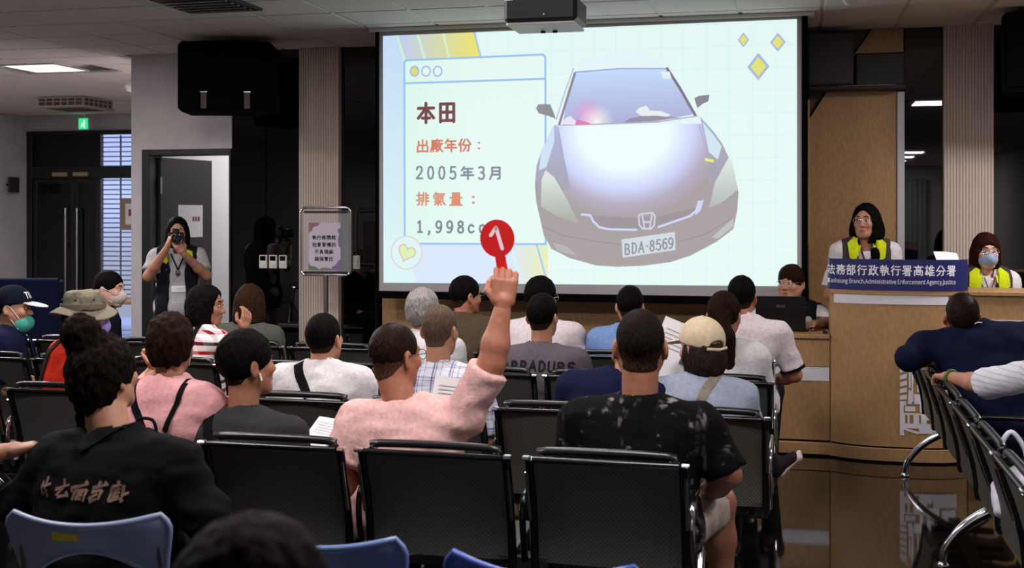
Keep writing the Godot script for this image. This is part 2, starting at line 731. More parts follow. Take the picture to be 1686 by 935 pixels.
func solid_job(node: MeshInstance3D, solids: Array) -> void:
	jobs.append({"node": node, "solids": solids, "out": {"v": PackedVector3Array(), "n": PackedVector3Array(), "ix": PackedInt32Array()}})

func _one_job(i: int) -> void:
	var j: Dictionary = jobs[i]
	for s in j.solids:
		s.net(j.out)

func run_jobs() -> void:
	if jobs.is_empty():
		return
	var t0 := Time.get_ticks_msec()
	var id := WorkerThreadPool.add_group_task(_one_job, jobs.size(), -1, true)
	WorkerThreadPool.wait_for_group_task_completion(id)
	var tris := 0
	for j in jobs:
		var arr := []
		arr.resize(Mesh.ARRAY_MAX)
		arr[Mesh.ARRAY_VERTEX] = j.out.v
		arr[Mesh.ARRAY_NORMAL] = j.out.n
		arr[Mesh.ARRAY_INDEX] = j.out.ix
		tris += j.out.ix.size() / 3
		var m := ArrayMesh.new()
		if j.out.ix.size() > 0:
			m.add_surface_from_arrays(Mesh.PRIMITIVE_TRIANGLES, arr)
		else:
			print("empty solid: ", j.node.name, " of ", j.node.get_parent().name)
		j.node.mesh = m
	print("solids: %d jobs, %d triangles, %d ms" % [jobs.size(), tris, Time.get_ticks_msec() - t0])
	jobs.clear()

func fold_noise(s: Solid, amp: float, sc: Vector3, seed_: int) -> void:
	var f := FastNoiseLite.new()
	f.seed = seed_
	f.noise_type = FastNoiseLite.TYPE_SIMPLEX_SMOOTH
	f.frequency = 1.0
	f.fractal_octaves = 2
	s.noise = f
	s.amp = amp
	s.nsc = sc

# ---------------------------------------------------------------- flat pieces laid onto a curved solid (straps, prints, collars)
func drape(s: Solid, polys: Array, front: bool, lift: float, thick: float, splits := 3, xform := Transform3D()) -> ArrayMesh:
	# polys: outlines in (x, y) as seen facing the surface, in the solid's own metres; front true looks along +z (onto the -z side)
	var sh := Shape.new()
	var dir := Vector3(0, 0, 1) if front else Vector3(0, 0, -1)
	var from := -0.9 if front else 0.9
	for poly in polys:
		var t := Geometry2D.triangulate_polygon(poly)
		var tri := []
		for i in range(0, t.size(), 3):
			tri.append([poly[t[i]], poly[t[i + 1]], poly[t[i + 2]]])
		for k in splits:
			var nxt := []
			for q in tri:
				var ab: Vector2 = (q[0] + q[1]) * 0.5
				var bc: Vector2 = (q[1] + q[2]) * 0.5
				var ca: Vector2 = (q[2] + q[0]) * 0.5
				nxt.append([q[0], ab, ca])
				nxt.append([ab, q[1], bc])
				nxt.append([ca, bc, q[2]])
				nxt.append([ab, bc, ca])
			tri = nxt
		var cache := {}
		var count := {}
		for q in tri:
			for p in q:
				var key := Vector2i((p * 20000.0).round())
				if not cache.has(key):
					var o: Vector3 = xform * Vector3(p.x, p.y, from)
					var d := s.ray(o, dir, 1.8)
					cache[key] = -1.0 if d < 0.0 else d
		for q in tri:
			var ok := true
			var pt := []
			for p in q:
				var d: float = cache[Vector2i((p * 20000.0).round())]
				if d < 0.0:
					ok = false
				pt.append(xform * Vector3(p.x, p.y, from) + dir * (d - lift))
			if not ok:
				continue
			var ccw: bool = (q[1] - q[0]).cross(q[2] - q[0]) > 0.0
			if ccw == front:
				var sw = pt[1]
				pt[1] = pt[2]
				pt[2] = sw
			sh.tri(pt[0], pt[1], pt[2])
			var back := dir * thick
			sh.tri(pt[0] + back, pt[2] + back, pt[1] + back)
			for e in 3:
				var i0 := Vector2i((q[e] * 20000.0).round())
				var i1 := Vector2i((q[(e + 1) % 3] * 20000.0).round())
				var ek := [mini(i0.x, i1.x), mini(i0.y, i1.y), maxi(i0.x, i1.x), maxi(i0.y, i1.y), i0.x + i1.x, i0.y + i1.y]
				count[ek] = [1 if not count.has(ek) else 2, q[e], q[(e + 1) % 3], ccw]
		if thick > 0.0:
			for ek in count:
				var c: Array = count[ek]
				if c[0] != 1:
					continue
				var d0: float = cache[Vector2i((c[1] * 20000.0).round())]
				var d1: float = cache[Vector2i((c[2] * 20000.0).round())]
				var p0: Vector3 = xform * Vector3(c[1].x, c[1].y, from) + dir * (d0 - lift)
				var p1: Vector3 = xform * Vector3(c[2].x, c[2].y, from) + dir * (d1 - lift)
				sh.quad(p0, p1, p1 + dir * thick, p0 + dir * thick)
	return sh.done()

func strip(pts: Array, w: float) -> Array:
	# a polyline of Vector2 as quads of width w
	var out := []
	for i in pts.size() - 1:
		var d: Vector2 = (pts[i + 1] - pts[i]).normalized()
		var s := Vector2(-d.y, d.x) * w * 0.5
		out.append(PackedVector2Array([pts[i] - s, pts[i + 1] - s, pts[i + 1] + s, pts[i] + s]))
	return out

# ---------------------------------------------------------------- lettering: strokes on a 100 x 100 square, y down
const GLYPHS := {
	"本": "8 28 92 28|50 4 50 98|48 30 8 76|52 30 92 76|30 76 70 76",
	"田": "14 10 86 10|14 10 14 96|86 10 86 96|14 90 86 90|14 50 86 50|50 10 50 90",
	"出": "50 4 50 92|18 14 18 46|82 14 82 46|18 46 82 46|10 56 10 96|90 56 90 96|10 92 90 92",
	"廠": "14 12 96 12|55 3 55 12|16 12 15 50 4 96|37 20 37 38|24 24 28 36|50 24 46 36|22 40 54 40|22 40 22 94|54 40 54 90 48 94|31 54 45 54|31 54 31 74|45 54 45 74|31 74 45 74|70 20 60 46|66 36 96 36|84 36 76 66 56 94|64 50 78 76 96 94",
	"年": "28 3 10 32|22 18 90 18|26 44 84 44|28 44 28 68|5 68 96 68|56 18 56 98",
	"份": "28 4 4 48|18 32 18 98|52 8 34 46|70 6 96 44|42 50 86 50|84 50 80 90 70 94|60 50 54 74 38 94",
	"月": "24 8 80 8|80 8 80 90 66 94|24 8 24 56 8 96|24 36 80 36|24 62 80 62",
	"排": "4 24 34 24|20 4 20 90 10 94|3 62 36 50|56 6 56 60 42 96|76 6 76 98|38 24 56 24|38 44 56 44|36 66 56 64|76 24 96 24|76 44 96 44|76 66 97 66",
	"氣": "24 3 6 30|20 14 92 14|24 28 84 28|8 42 78 42|78 42 80 76 96 92|40 48 40 96|14 70 66 70|20 52 30 64|62 52 50 64|38 72 14 92|42 72 66 92",
	"量": "24 6 76 6|24 6 24 30|76 6 76 30|24 18 76 18|24 30 76 30|4 40 96 40|22 48 78 48|22 48 22 70|78 48 78 70|22 59 78 59|22 70 78 70|50 48 50 94|18 82 82 82|4 94 96 94",
	"法": "10 10 24 20|4 34 20 44|6 94 26 56|62 4 62 46|38 22 90 22|30 46 96 46|60 46 40 88 86 84|74 66 92 96",
	"務": "10 12 44 12 26 28|18 22 34 34|4 40 46 40 38 52|28 40 28 90 18 92|26 46 4 80|64 4 50 30|58 16 96 16|86 16 76 34 50 50|60 22 76 40 98 50|52 62 92 62 86 92 72 94|70 50 64 76 48 96",
	"部": "26 2 30 12|6 16 52 16|14 24 20 40|42 22 36 40|2 44 56 44|12 58 12 94|46 58 46 94|12 58 46 58|12 90 46 90|66 8 66 98|66 10 92 10 80 40 94 58 90 76 76 76",
	"行": "26 4 6 26|30 28 4 58|18 44 18 98|44 14 92 14|38 42 98 42|74 42 74 90 60 94",
	"政": "4 10 48 10|28 10 28 86|28 46 46 46|12 40 12 88|2 92 50 82|64 4 50 40|58 24 96 24|84 24 76 64 48 96|58 38 74 74 98 96",
	"執": "10 14 48 14|28 3 28 30|4 30 52 30|16 36 20 46|40 36 36 46|6 50 50 50|8 66 50 66|28 50 28 98|66 4 64 50 46 96|56 28 84 28 84 80 98 88|58 50 76 66",
	"署": "14 6 86 6|14 6 14 26|86 6 86 26|38 6 38 26|62 6 62 26|14 26 86 26|24 38 70 38|48 28 48 52|4 52 96 52|84 34 40 66 6 82|32 64 32 98|78 64 78 98|32 64 78 64|32 80 78 80|32 95 78 95",
	"高": "50 2 50 14|4 15 96 15|28 24 72 24|28 24 28 42|72 24 72 42|28 42 72 42|10 52 90 52|10 52 10 98|90 52 90 92 80 96|32 64 68 64|32 64 32 86|68 64 68 86|32 86 68 86",
	"雄": "4 22 44 22|24 4 14 60 4 80|26 46 14 86 42 78|34 62 46 90|60 4 44 40|54 26 54 98|76 4 80 16|54 22 96 22|54 46 92 46|54 68 92 68|54 92 98 92|74 22 74 92",
	"分": "40 6 6 52|60 6 96 52|24 52 78 52 74 88 58 94|46 52 38 76 12 96",
	"機": "4 26 34 26|18 4 18 98|18 32 4 66|20 34 34 56|44 6 36 24 48 30 38 46|74 6 66 24 80 30 68 46|34 56 98 56|58 4 64 60 92 96|84 60 60 90|46 56 44 80 34 96",
	"關": "8 6 8 98|8 6 42 6 42 38 8 38|92 6 92 98|92 6 58 6 58 38 92 38|8 22 42 22|58 22 92 22|38 44 28 60 40 60|64 44 54 60 68 60|30 70 72 70|40 64 40 90|62 64 62 90",
	"就": "26 2 26 14|4 16 52 16|12 28 44 28 44 46 12 46 12 28|28 46 28 90|14 58 6 80|42 58 50 76|56 30 98 30|72 4 70 50 54 96|78 32 78 90 96 90 98 76|86 8 94 20",
	"拍": "4 26 36 26|20 4 20 90 10 92|4 64 36 50|68 2 58 20|46 24 92 24 92 94 46 94 46 24|46 58 92 58",
	"賣": "14 12 86 12|50 2 50 24|26 24 74 24|16 32 84 32 84 48 16 48 16 32|28 54 72 54 72 84 28 84 28 54|28 64 72 64|28 74 72 74|38 86 14 98|62 86 86 98",
	"買": "14 6 86 6 86 28 14 28 14 6|38 6 38 28|62 6 62 28|26 38 74 38 74 80 26 80 26 38|26 52 74 52|26 66 74 66|38 82 12 98|62 82 88 98",
	"標": "4 26 36 26|20 4 20 98|20 32 4 66|22 34 36 52|42 8 96 8|46 20 92 20 92 42 46 42 46 20|62 8 62 42|76 8 76 42|50 54 88 54|42 66 98 66|70 66 70 98|54 76 44 92|84 76 96 92",
	"的": "24 2 16 20|8 22 44 22 44 92 8 92 8 22|8 56 44 56|66 2 54 36|60 22 94 22 92 86 76 92|64 46 76 62",
	"不": "6 10 94 10|54 10 6 66|52 36 52 98|60 38 92 66",
	"負": "40 2 20 24|34 10 68 10 58 26|24 28 76 28 76 78 24 78 24 28|24 44 76 44|24 60 76 60|38 80 10 98|62 80 90 98",
	"瑕": "4 12 34 12|6 44 34 44|2 80 38 74|20 12 20 78|46 10 66 10 66 34 46 34|46 10 46 98|46 52 66 52|46 72 66 72|74 10 92 10 92 34 74 34|74 50 94 50 82 78 68 98|76 62 98 98",
	"疵": "56 2 56 12|22 14 96 14|24 14 22 60 6 98|4 30 14 44|4 66 20 54|44 28 44 84|60 34 60 82|60 54 70 54|32 50 32 88|28 92 72 80|78 26 78 86 98 86 96 72|96 38 80 50",
	"擔": "4 26 32 26|18 4 18 90 8 92|2 64 34 52|60 2 46 18|56 8 80 8|40 18 98 18|44 18 36 98|56 28 50 40|80 28 90 40|54 48 92 48|54 58 92 58|58 68 90 68 90 94 58 94 58 68",
	"保": "28 4 6 46|18 34 18 98|42 8 88 8 88 38 42 38 42 8|32 54 98 54|65 38 65 98|62 56 36 88|68 56 96 88",
	"責": "14 10 86 10|20 22 80 22|6 34 94 34|50 2 50 34|26 42 74 42 74 82 26 82 26 42|26 56 74 56|26 69 74 69|38 84 12 98|62 84 88 98",
	"任": "28 4 6 46|18 34 18 98|86 8 40 18|64 14 64 90|34 46 98 46|40 92 92 92",
	"2": "12 26 20 9 50 3 78 10 84 28 70 50 10 94 90 94",
	"0": "50 3 24 12 12 50 24 88 50 97 76 88 88 50 76 12 50 3",
	"5": "82 5 24 5 18 46 50 38 80 48 86 68 74 90 46 97 12 88",
	"3": "14 10 46 3 76 12 78 32 60 44 40 46|46 46 76 54 86 72 72 92 42 97 10 88",
	"1": "24 18 50 4 50 95|22 95 80 95",
	"9": "86 36 70 58 44 62 20 52 14 30 26 10 50 3 76 12 86 36 82 66 64 90 36 97 18 92",
	"6": "14 64 30 42 56 38 80 48 86 70 74 90 50 97 24 88 14 64 18 34 36 10 64 3 82 8",
	"8": "50 46 22 36 20 16 50 3 80 16 78 36 50 46 20 60 14 80 30 95 50 97 70 95 86 80 80 60 50 46",
	"c": "84 46 56 32 26 42 16 66 28 90 56 97 86 86",
	",": "46 86 52 96 38 114",
	"：": "48 34 52 34|48 76 52 76",
	"·": "40 50 60 50",
	"B": "16 3 16 97|16 3 62 5 80 24 62 46 16 47|62 47 86 60 86 82 66 97 16 97",
	"D": "16 3 16 97|16 3 56 6 84 30 84 70 56 94 16 97",
	"A": "6 97 50 3 94 97|24 64 76 64",
	"R": "16 97 16 3 66 5 82 26 66 48 16 50|50 50 88 97",
	"U": "14 3 14 74 32 96 68 96 86 74 86 3",
	"S": "84 16 60 3 26 8 16 28 34 46 70 54 84 72 72 92 40 97 14 84",
	"T": "6 4 94 4|50 4 50 97",
	"N": "14 97 14 3 86 97 86 3",
}

func strokes_of(ch: String) -> Array:
	var out := []
	if not GLYPHS.has(ch):
		return out
	for s in (GLYPHS[ch] as String).split("|"):
		var f := s.split_floats(" ")
		var line := []
		for i in range(0, f.size() - 1, 2):
			line.append(Vector2(f[i], f[i + 1]) / 100.0)
		out.append(line)
	return out

func glyph_polys(ch: String, at: Vector2, size: Vector2, w: float) -> Array:
	# stroke outlines, y up, at = lower left corner
	var out := []
	for line in strokes_of(ch):
		var p := []
		for q in line:
			p.append(at + Vector2(q.x * size.x, (1.0 - q.y) * size.y))
		for i in p.size() - 1:
			var d: Vector2 = (p[i + 1] - p[i])
			if d.length() < 1e-6:
				continue
			d = d.normalized()
			var e0 := d * w * 0.5
			var s := Vector2(-d.y, d.x) * w * 0.5
			out.append(PackedVector2Array([p[i] - e0 - s, p[i + 1] + e0 - s, p[i + 1] + e0 + s, p[i] - e0 + s]))
	return out

func bent_polys(polys: Array, map: Callable, lift: float, step := 0.03) -> ArrayMesh:
	# flat outlines laid on a curved sheet: map(u, lift) gives the point in plan for a distance u along it
	var sh := Shape.new()
	for q in polys:
		if q.size() == 4:
			var cuts := maxi(1, int(ceil((q[1] - q[0]).length() / step)))
			for k in cuts:
				var t0 := float(k) / cuts
				var t1 := float(k + 1) / cuts
				var c := []
				for pr in [[q[0], q[1], t0], [q[0], q[1], t1], [q[3], q[2], t1], [q[3], q[2], t0]]:
					var p: Vector2 = (pr[0] as Vector2).lerp(pr[1], pr[2])
					var g: Vector2 = map.call(p.x, lift)
					c.append(Vector3(g.x, p.y, g.y))
				sh.quad(c[0], c[1], c[2], c[3])
		else:
			var t := Geometry2D.triangulate_polygon(q)
			for i in range(0, t.size(), 3):
				var c := []
				for j in 3:
					var p: Vector2 = q[t[i + j]]
					var g: Vector2 = map.call(p.x, lift)
					c.append(Vector3(g.x, p.y, g.y))
				if (q[t[i + 1]] - q[t[i]]).cross(q[t[i + 2]] - q[t[i]]) > 0:
					sh.tri(c[0], c[1], c[2])
				else:
					sh.tri(c[0], c[2], c[1])
	return sh.done()

# ---------------------------------------------------------------- a small painter for printed sheets and the projected slide
class Painter:
	var w: int
	var h: int
	var px := PackedFloat32Array()
	func _init(ww: int, hh: int, c: Color) -> void:
		w = ww
		h = hh
		px.resize(w * h * 3)
		for i in w * h:
			px[i * 3] = c.r
			px[i * 3 + 1] = c.g
			px[i * 3 + 2] = c.b
	func mix(i: int, c: Color, t: float) -> void:
		px[i * 3] += (c.r - px[i * 3]) * t
		px[i * 3 + 1] += (c.g - px[i * 3 + 1]) * t
		px[i * 3 + 2] += (c.b - px[i * 3 + 2]) * t
	func line(a: Vector2, b: Vector2, r: float, c: Color, al := 1.0) -> void:
		var ba := b - a
		var l := maxf(ba.length_squared(), 1e-6)
		for y in range(maxi(0, int(minf(a.y, b.y) - r - 1)), mini(h, int(maxf(a.y, b.y) + r + 2))):
			for x in range(maxi(0, int(minf(a.x, b.x) - r - 1)), mini(w, int(maxf(a.x, b.x) + r + 2))):
				var p := Vector2(x + 0.5, y + 0.5) - a
				var d := (p - ba * clampf(p.dot(ba) / l, 0, 1)).length() - r
				if d < 0.5:
					mix(y * w + x, c, clampf(0.5 - d, 0, 1) * al)
	func path(pts: Array, r: float, c: Color, al := 1.0) -> void:
		for i in pts.size() - 1:
			line(pts[i], pts[i + 1], r, c, al)
	func poly(pts: Array, fill: Callable) -> void:
		# fill(x, y) gives a colour whose alpha counts
		var y0 := h
		var y1 := 0
		for p in pts:
			y0 = mini(y0, int(p.y))
			y1 = maxi(y1, int(p.y) + 1)
		for y in range(maxi(0, y0), mini(h, y1)):
			var xs := []
			var yy := y + 0.5
			for i in pts.size():
				var a: Vector2 = pts[i]
				var b: Vector2 = pts[(i + 1) % pts.size()]
				if (a.y <= yy) != (b.y <= yy):
					xs.append(a.x + (yy - a.y) / (b.y - a.y) * (b.x - a.x))
			xs.sort()
			for k in range(0, xs.size() - 1, 2):
				for x in range(maxi(0, int(floor(xs[k]))), mini(w, int(ceil(xs[k + 1])))):
					var cov := clampf(minf(x + 1.0, xs[k + 1]) - maxf(float(x), xs[k]), 0, 1)
					var c: Color = fill.call(x, y)
					mix(y * w + x, c, c.a * cov)
	func disc(c: Vector2, r: Vector2, col: Color) -> void:
		for y in range(maxi(0, int(c.y - r.y - 1)), mini(h, int(c.y + r.y + 2))):
			for x in range(maxi(0, int(c.x - r.x - 1)), mini(w, int(c.x + r.x + 2))):
				var d := (Vector2((x + 0.5 - c.x) / r.x, (y + 0.5 - c.y) / r.y).length() - 1.0) * minf(r.x, r.y)
				if d < 0.5:
					mix(y * w + x, col, clampf(0.5 - d, 0, 1))
	func image() -> ImageTexture:
		var by := PackedByteArray()
		by.resize(w * h * 3)
		for i in w * h * 3:
			by[i] = int(clampf(px[i], 0, 1) * 255.0 + 0.5)
		return ImageTexture.create_from_image(Image.create_from_data(w, h, false, Image.FORMAT_RGB8, by))

func write(p: Painter, text: String, at: Vector2, size: Vector2, step: float, r: float, c: Color) -> void:
	# at = top left of the first character
	var x := at.x
	for ch in text:
		for line in strokes_of(ch):
			for i in line.size() - 1:
				p.line(Vector2(x, at.y) + line[i] * size, Vector2(x, at.y) + line[i + 1] * size, r, c)
		x += step

# ---------------------------------------------------------------- the hall
const TILE := 0.56
const TILE_X := -2.06

func build_room() -> void:
	struct("floor", span(Vector3(-11.2, -0.2, -15.6), Vector3(4.8, 0.0, 18.7)), mats["polished dark stone"], "polished dark stone floor mirroring the podium", "floor")
	var c := struct("ceiling", span(Vector3(-11.2, CEIL + 0.03, -15.6), Vector3(4.8, CEIL + 0.25, 18.7)), mats["ceiling void"], "suspended ceiling of square mineral tiles in a metal grid", "ceiling")
	# square tiles where the picture can see the ceiling, plain board beyond
	var tile := boxm(Vector3(TILE - 0.022, 0.025, TILE - 0.022), 0.006, Vector3(0, 0.0125, 0))
	var lights := [Vector2(-7.09, -10.14), Vector2(-9.6, -9.0), Vector2(-3.05, -3.1), Vector2(1.75, -3.1), Vector2(-0.65, -3.1), Vector2(-3.8, -5.6), Vector2(-1.4, -5.6), Vector2(2.4, -7.4), Vector2(-6.2, -6.8)]
	var seen_tiles := 0
	var board := Shape.new()
	for i in range(-17, 13):
		for j in range(-28, 34):
			var x := TILE_X + (i + 0.5) * TILE
			var z := (j + 0.5) * TILE
			if x < -11.0 or x > 4.5 or z < -15.3 or z > 18.4:
				continue
			if z < BACK - 0.1 and x > -5.9:
				continue
			var taken := false
			for l in lights:
				if absf(l.x - x) < 0.29 and absf(l.y - z) < 0.29:
					taken = true
			if taken:
				continue
			var ahead := -z * 0.9726 - x * 0.2326
			var aside := (x * 0.9726 - z * 0.2326) / maxf(ahead, 0.1)
			if ahead > 7.3 and absf(aside) < 0.49:
				part("tile", tile, mats["ceiling tile"], c, Vector3(x, CEIL, z))
				seen_tiles += 1
			else:
				board.box(Vector3(x, CEIL + 0.0125, z), Vector3(TILE - 0.022, 0.025, TILE - 0.022))
	var bo := part("tile_field", board.done(), mats["ceiling tile"], c)
	bo.set_meta("kind", "stuff")
	print("ceiling tiles as parts: ", seen_tiles)
	for i in range(-16, 13):
		var x := TILE_X + i * TILE
		if x > -11.0 and x < 4.6:
			part("grid_bar", span(Vector3(x - 0.012, CEIL + 0.006, -15.4 if x < -5.8 else BACK), Vector3(x + 0.012, CEIL + 0.028, 18.4)), mats["ceiling bar"], c)
	for j in range(-27, 33):
		var z := j * TILE
		part("grid_bar", span(Vector3(-11.05, CEIL + 0.007, z - 0.012), Vector3(4.6 if z > BACK else -5.8, CEIL + 0.027, z + 0.012)), mats["ceiling bar"], c)
	struct("wall_left", span(Vector3(-11.25, 0, -15.4), Vector3(-11.05, CEIL + 0.03, 18.5)), mats["white plaster"], "plain white wall running along the entrance hall", "wall")
	struct("wall_right", span(Vector3(4.6, 0, -9.7), Vector3(4.8, CEIL + 0.03, 18.5)), mats["white plaster"], "white side wall of the hall beyond the benches", "wall")
	struct("wall_rear", span(Vector3(-11.25, 0, 18.5), Vector3(4.8, CEIL + 0.03, 18.7)), mats["white plaster"], "white wall at the rear of the hall", "wall")
	# grey curtain at the rear that the mirror panel shows
	var cs := Shape.new()
	var pts := []
	for r in 2:
		for k in 81:
			pts.append(Vector3(0.6 + k * 0.04, 0.1 + r * 2.5, 18.35 + 0.05 * sin(k * 1.7) + 0.02 * sin(k * 0.6)))
	cs.grid(pts, 2, 81)
	var cu := cs.done()
	solo("curtain", cu, mat("grey curtain", Color(0.62, 0.64, 0.64), 0.9, 0.0, {"cull_mode": BaseMaterial3D.CULL_DISABLED}), "grey pleated curtain hanging on the rear wall", "curtain")

func ribbed(w: float, hgt: float, ribs: int, depth: float) -> ArrayMesh:
	# vertical half-round ribs across the front, plain sides
	var s := Shape.new()
	var prof := PackedVector2Array()
	prof.append(Vector2(0, 0))
	for i in ribs:
		for k in 4:
			var a := PI * k / 4.0
			prof.append(Vector2((i + 0.5 - 0.5 * cos(a)) * w / ribs, depth - 0.012 + 0.012 * sin(a)))
	prof.append(Vector2(w, depth - 0.012))
	prof.append(Vector2(w, 0))
	for i in prof.size() - 1:
		var a := prof[i]
		var b := prof[i + 1]
		s.quad(Vector3(a.x, 0, a.y), Vector3(b.x, 0, b.y), Vector3(b.x, hgt, b.y), Vector3(a.x, hgt, a.y))
	return s.done()

func build_back_wall() -> void:
	struct("wall_back", span(Vector3(-4.79, 0, BACK - 0.3), Vector3(4.6, CEIL + 0.03, BACK - 0.08)), mats["matte black"], "dark end wall behind the projection screen", "wall")
	var wl := Shape.new()
	wl.box(Vector3(-5.713, CEIL * 0.5, BACK - 0.1), Vector3(0.114, CEIL + 0.03, 0.2))
	wl.box(Vector3(-5.223, 2.58, BACK - 0.1), Vector3(0.866, 0.88, 0.2))
	struct("wall_front", wl.done(), mats["white plaster"], "white wall block around the open grey door", "wall")
	struct("wall_passage", span(Vector3(-5.8, 0, -15.4), Vector3(-5.66, CEIL + 0.03, BACK - 0.1)), mats["white plaster"], "white side wall of the passage to the entrance", "wall")
	# black mirror panels
	var gaps := [[-4.79, -4.47], [-4.465, -4.135], [-3.77, -3.43], [-3.425, -3.1], [0.812, 1.088], [1.442, 2.4], [2.405, 3.5], [3.505, 4.6]]
	var wp := thing("mirror_cladding", "black mirror glass panels lining the end wall", "wall cladding", Vector3.ZERO, 0, "", "structure")
	for g in gaps:
		part("panel", span(Vector3(g[0] + 0.002, 0, BACK - 0.08), Vector3(g[1] - 0.002, CEIL, BACK)), mats["black mirror glass"], wp)
	var p1 := thing("pillar", "beige ribbed pillar behind the notice stand", "pillar", Vector3(-4.133, 0, BACK), 0, "", "structure")
	part("shaft", ribbed(0.362, CEIL, 16, 0.07), mats["beige ribbed panel"], p1)
	var p2 := thing("pillar", "beige ribbed pillar behind the masked clerk", "pillar", Vector3(1.088, 0, BACK), 0, "", "structure")
	part("shaft", ribbed(0.354, CEIL, 16, 0.07), mats["beige ribbed panel"], p2)
	# wood behind and beside the screen
	var w := thing("wood_panelling", "golden wood panelling behind the screen and the speaker", "wall panel", Vector3.ZERO, 0, "", "structure")
	part("board", span(Vector3(-3.17, 0, BACK - 0.06), Vector3(0.10, 2.4, -8.85), 0.004), mats["golden wood veneer"], w)
	var s := Shape.new()
	s.prism(PackedVector2Array([Vector2(0.104, 0), Vector2(0.749, 0), Vector2(0.749, 2.517), Vector2(0.24, 2.517), Vector2(0.104, 2.3)]), BACK - 0.02, BACK + 0.06)
	part("board", s.done(), mats["golden wood veneer"], w)
	s = Shape.new()
	s.prism(PackedVector2Array([Vector2(0.434, 2.785), Vector2(0.80, 2.785), Vector2(0.80, CEIL), Vector2(0.577, CEIL)]), BACK - 0.02, BACK + 0.05)
	part("upper_board", s.done(), mats["golden wood veneer"], w)
	s = Shape.new()
	s.prism(PackedVector2Array([Vector2(0.104, 2.33), Vector2(0.225, 2.517), Vector2(0.104, 2.517)]), BACK - 0.04, BACK + 0.02)
	part("corner_board", s.done(), mat("dark walnut", Color(0.33, 0.26, 0.2), 0.5), w)
	s = Shape.new()
	s.prism(PackedVector2Array([Vector2(0.104, 2.60), Vector2(0.42, 2.785), Vector2(0.56, CEIL), Vector2(0.104, CEIL)]), BACK - 0.06, BACK + 0.0)
	part("corner_board", s.done(), mats["dark walnut"], w)
	part("edge_strip", span(Vector3(0.752, 0, BACK - 0.02), Vector3(0.807, 2.5, BACK + 0.075), 0.004), mat("pale aluminium", Color(0.72, 0.71, 0.74), 0.4, 0.3), w)
	var sb := thing("wall_cabinet", "dark grey cabinet hung above the wood panel beside the screen", "cabinet", Vector3(0.26, 2.744, BACK + 0.12))
	part("body", boxm(Vector3(0.334, 0.4, 0.24), 0.006), mat("dark grey laminate", Color(0.17, 0.16, 0.16), 0.5), sb)
	part("door", boxm(Vector3(0.318, 0.384, 0.012), 0.004, Vector3(0, 0, 0.127)), mats["dark grey laminate"], sb)
	var sc := thing("wall_cabinet", "black cabinet over the aluminium strip and mirror panel", "cabinet", Vector3(0.619, 2.658, BACK + 0.1))
	part("body", boxm(Vector3(0.358, 0.248, 0.2), 0.006), mats["black paint"], sc)
	part("door", boxm(Vector3(0.342, 0.232, 0.012), 0.004, Vector3(0, 0, 0.106)), mats["black paint"], sc)
	var rail := thing("shelf_rail", "black rail with a thin steel strip under the wall cabinets", "rail", Vector3(0.45, 2.525, BACK + 0.14))
	part("rail", boxm(Vector3(0.7, 0.034, 0.16), 0.004), mats["black paint"], rail)
	part("steel_strip", boxm(Vector3(0.4, 0.006, 0.006), 0.002, Vector3(0.08, 0.012, 0.082)), mats["chrome"], rail)

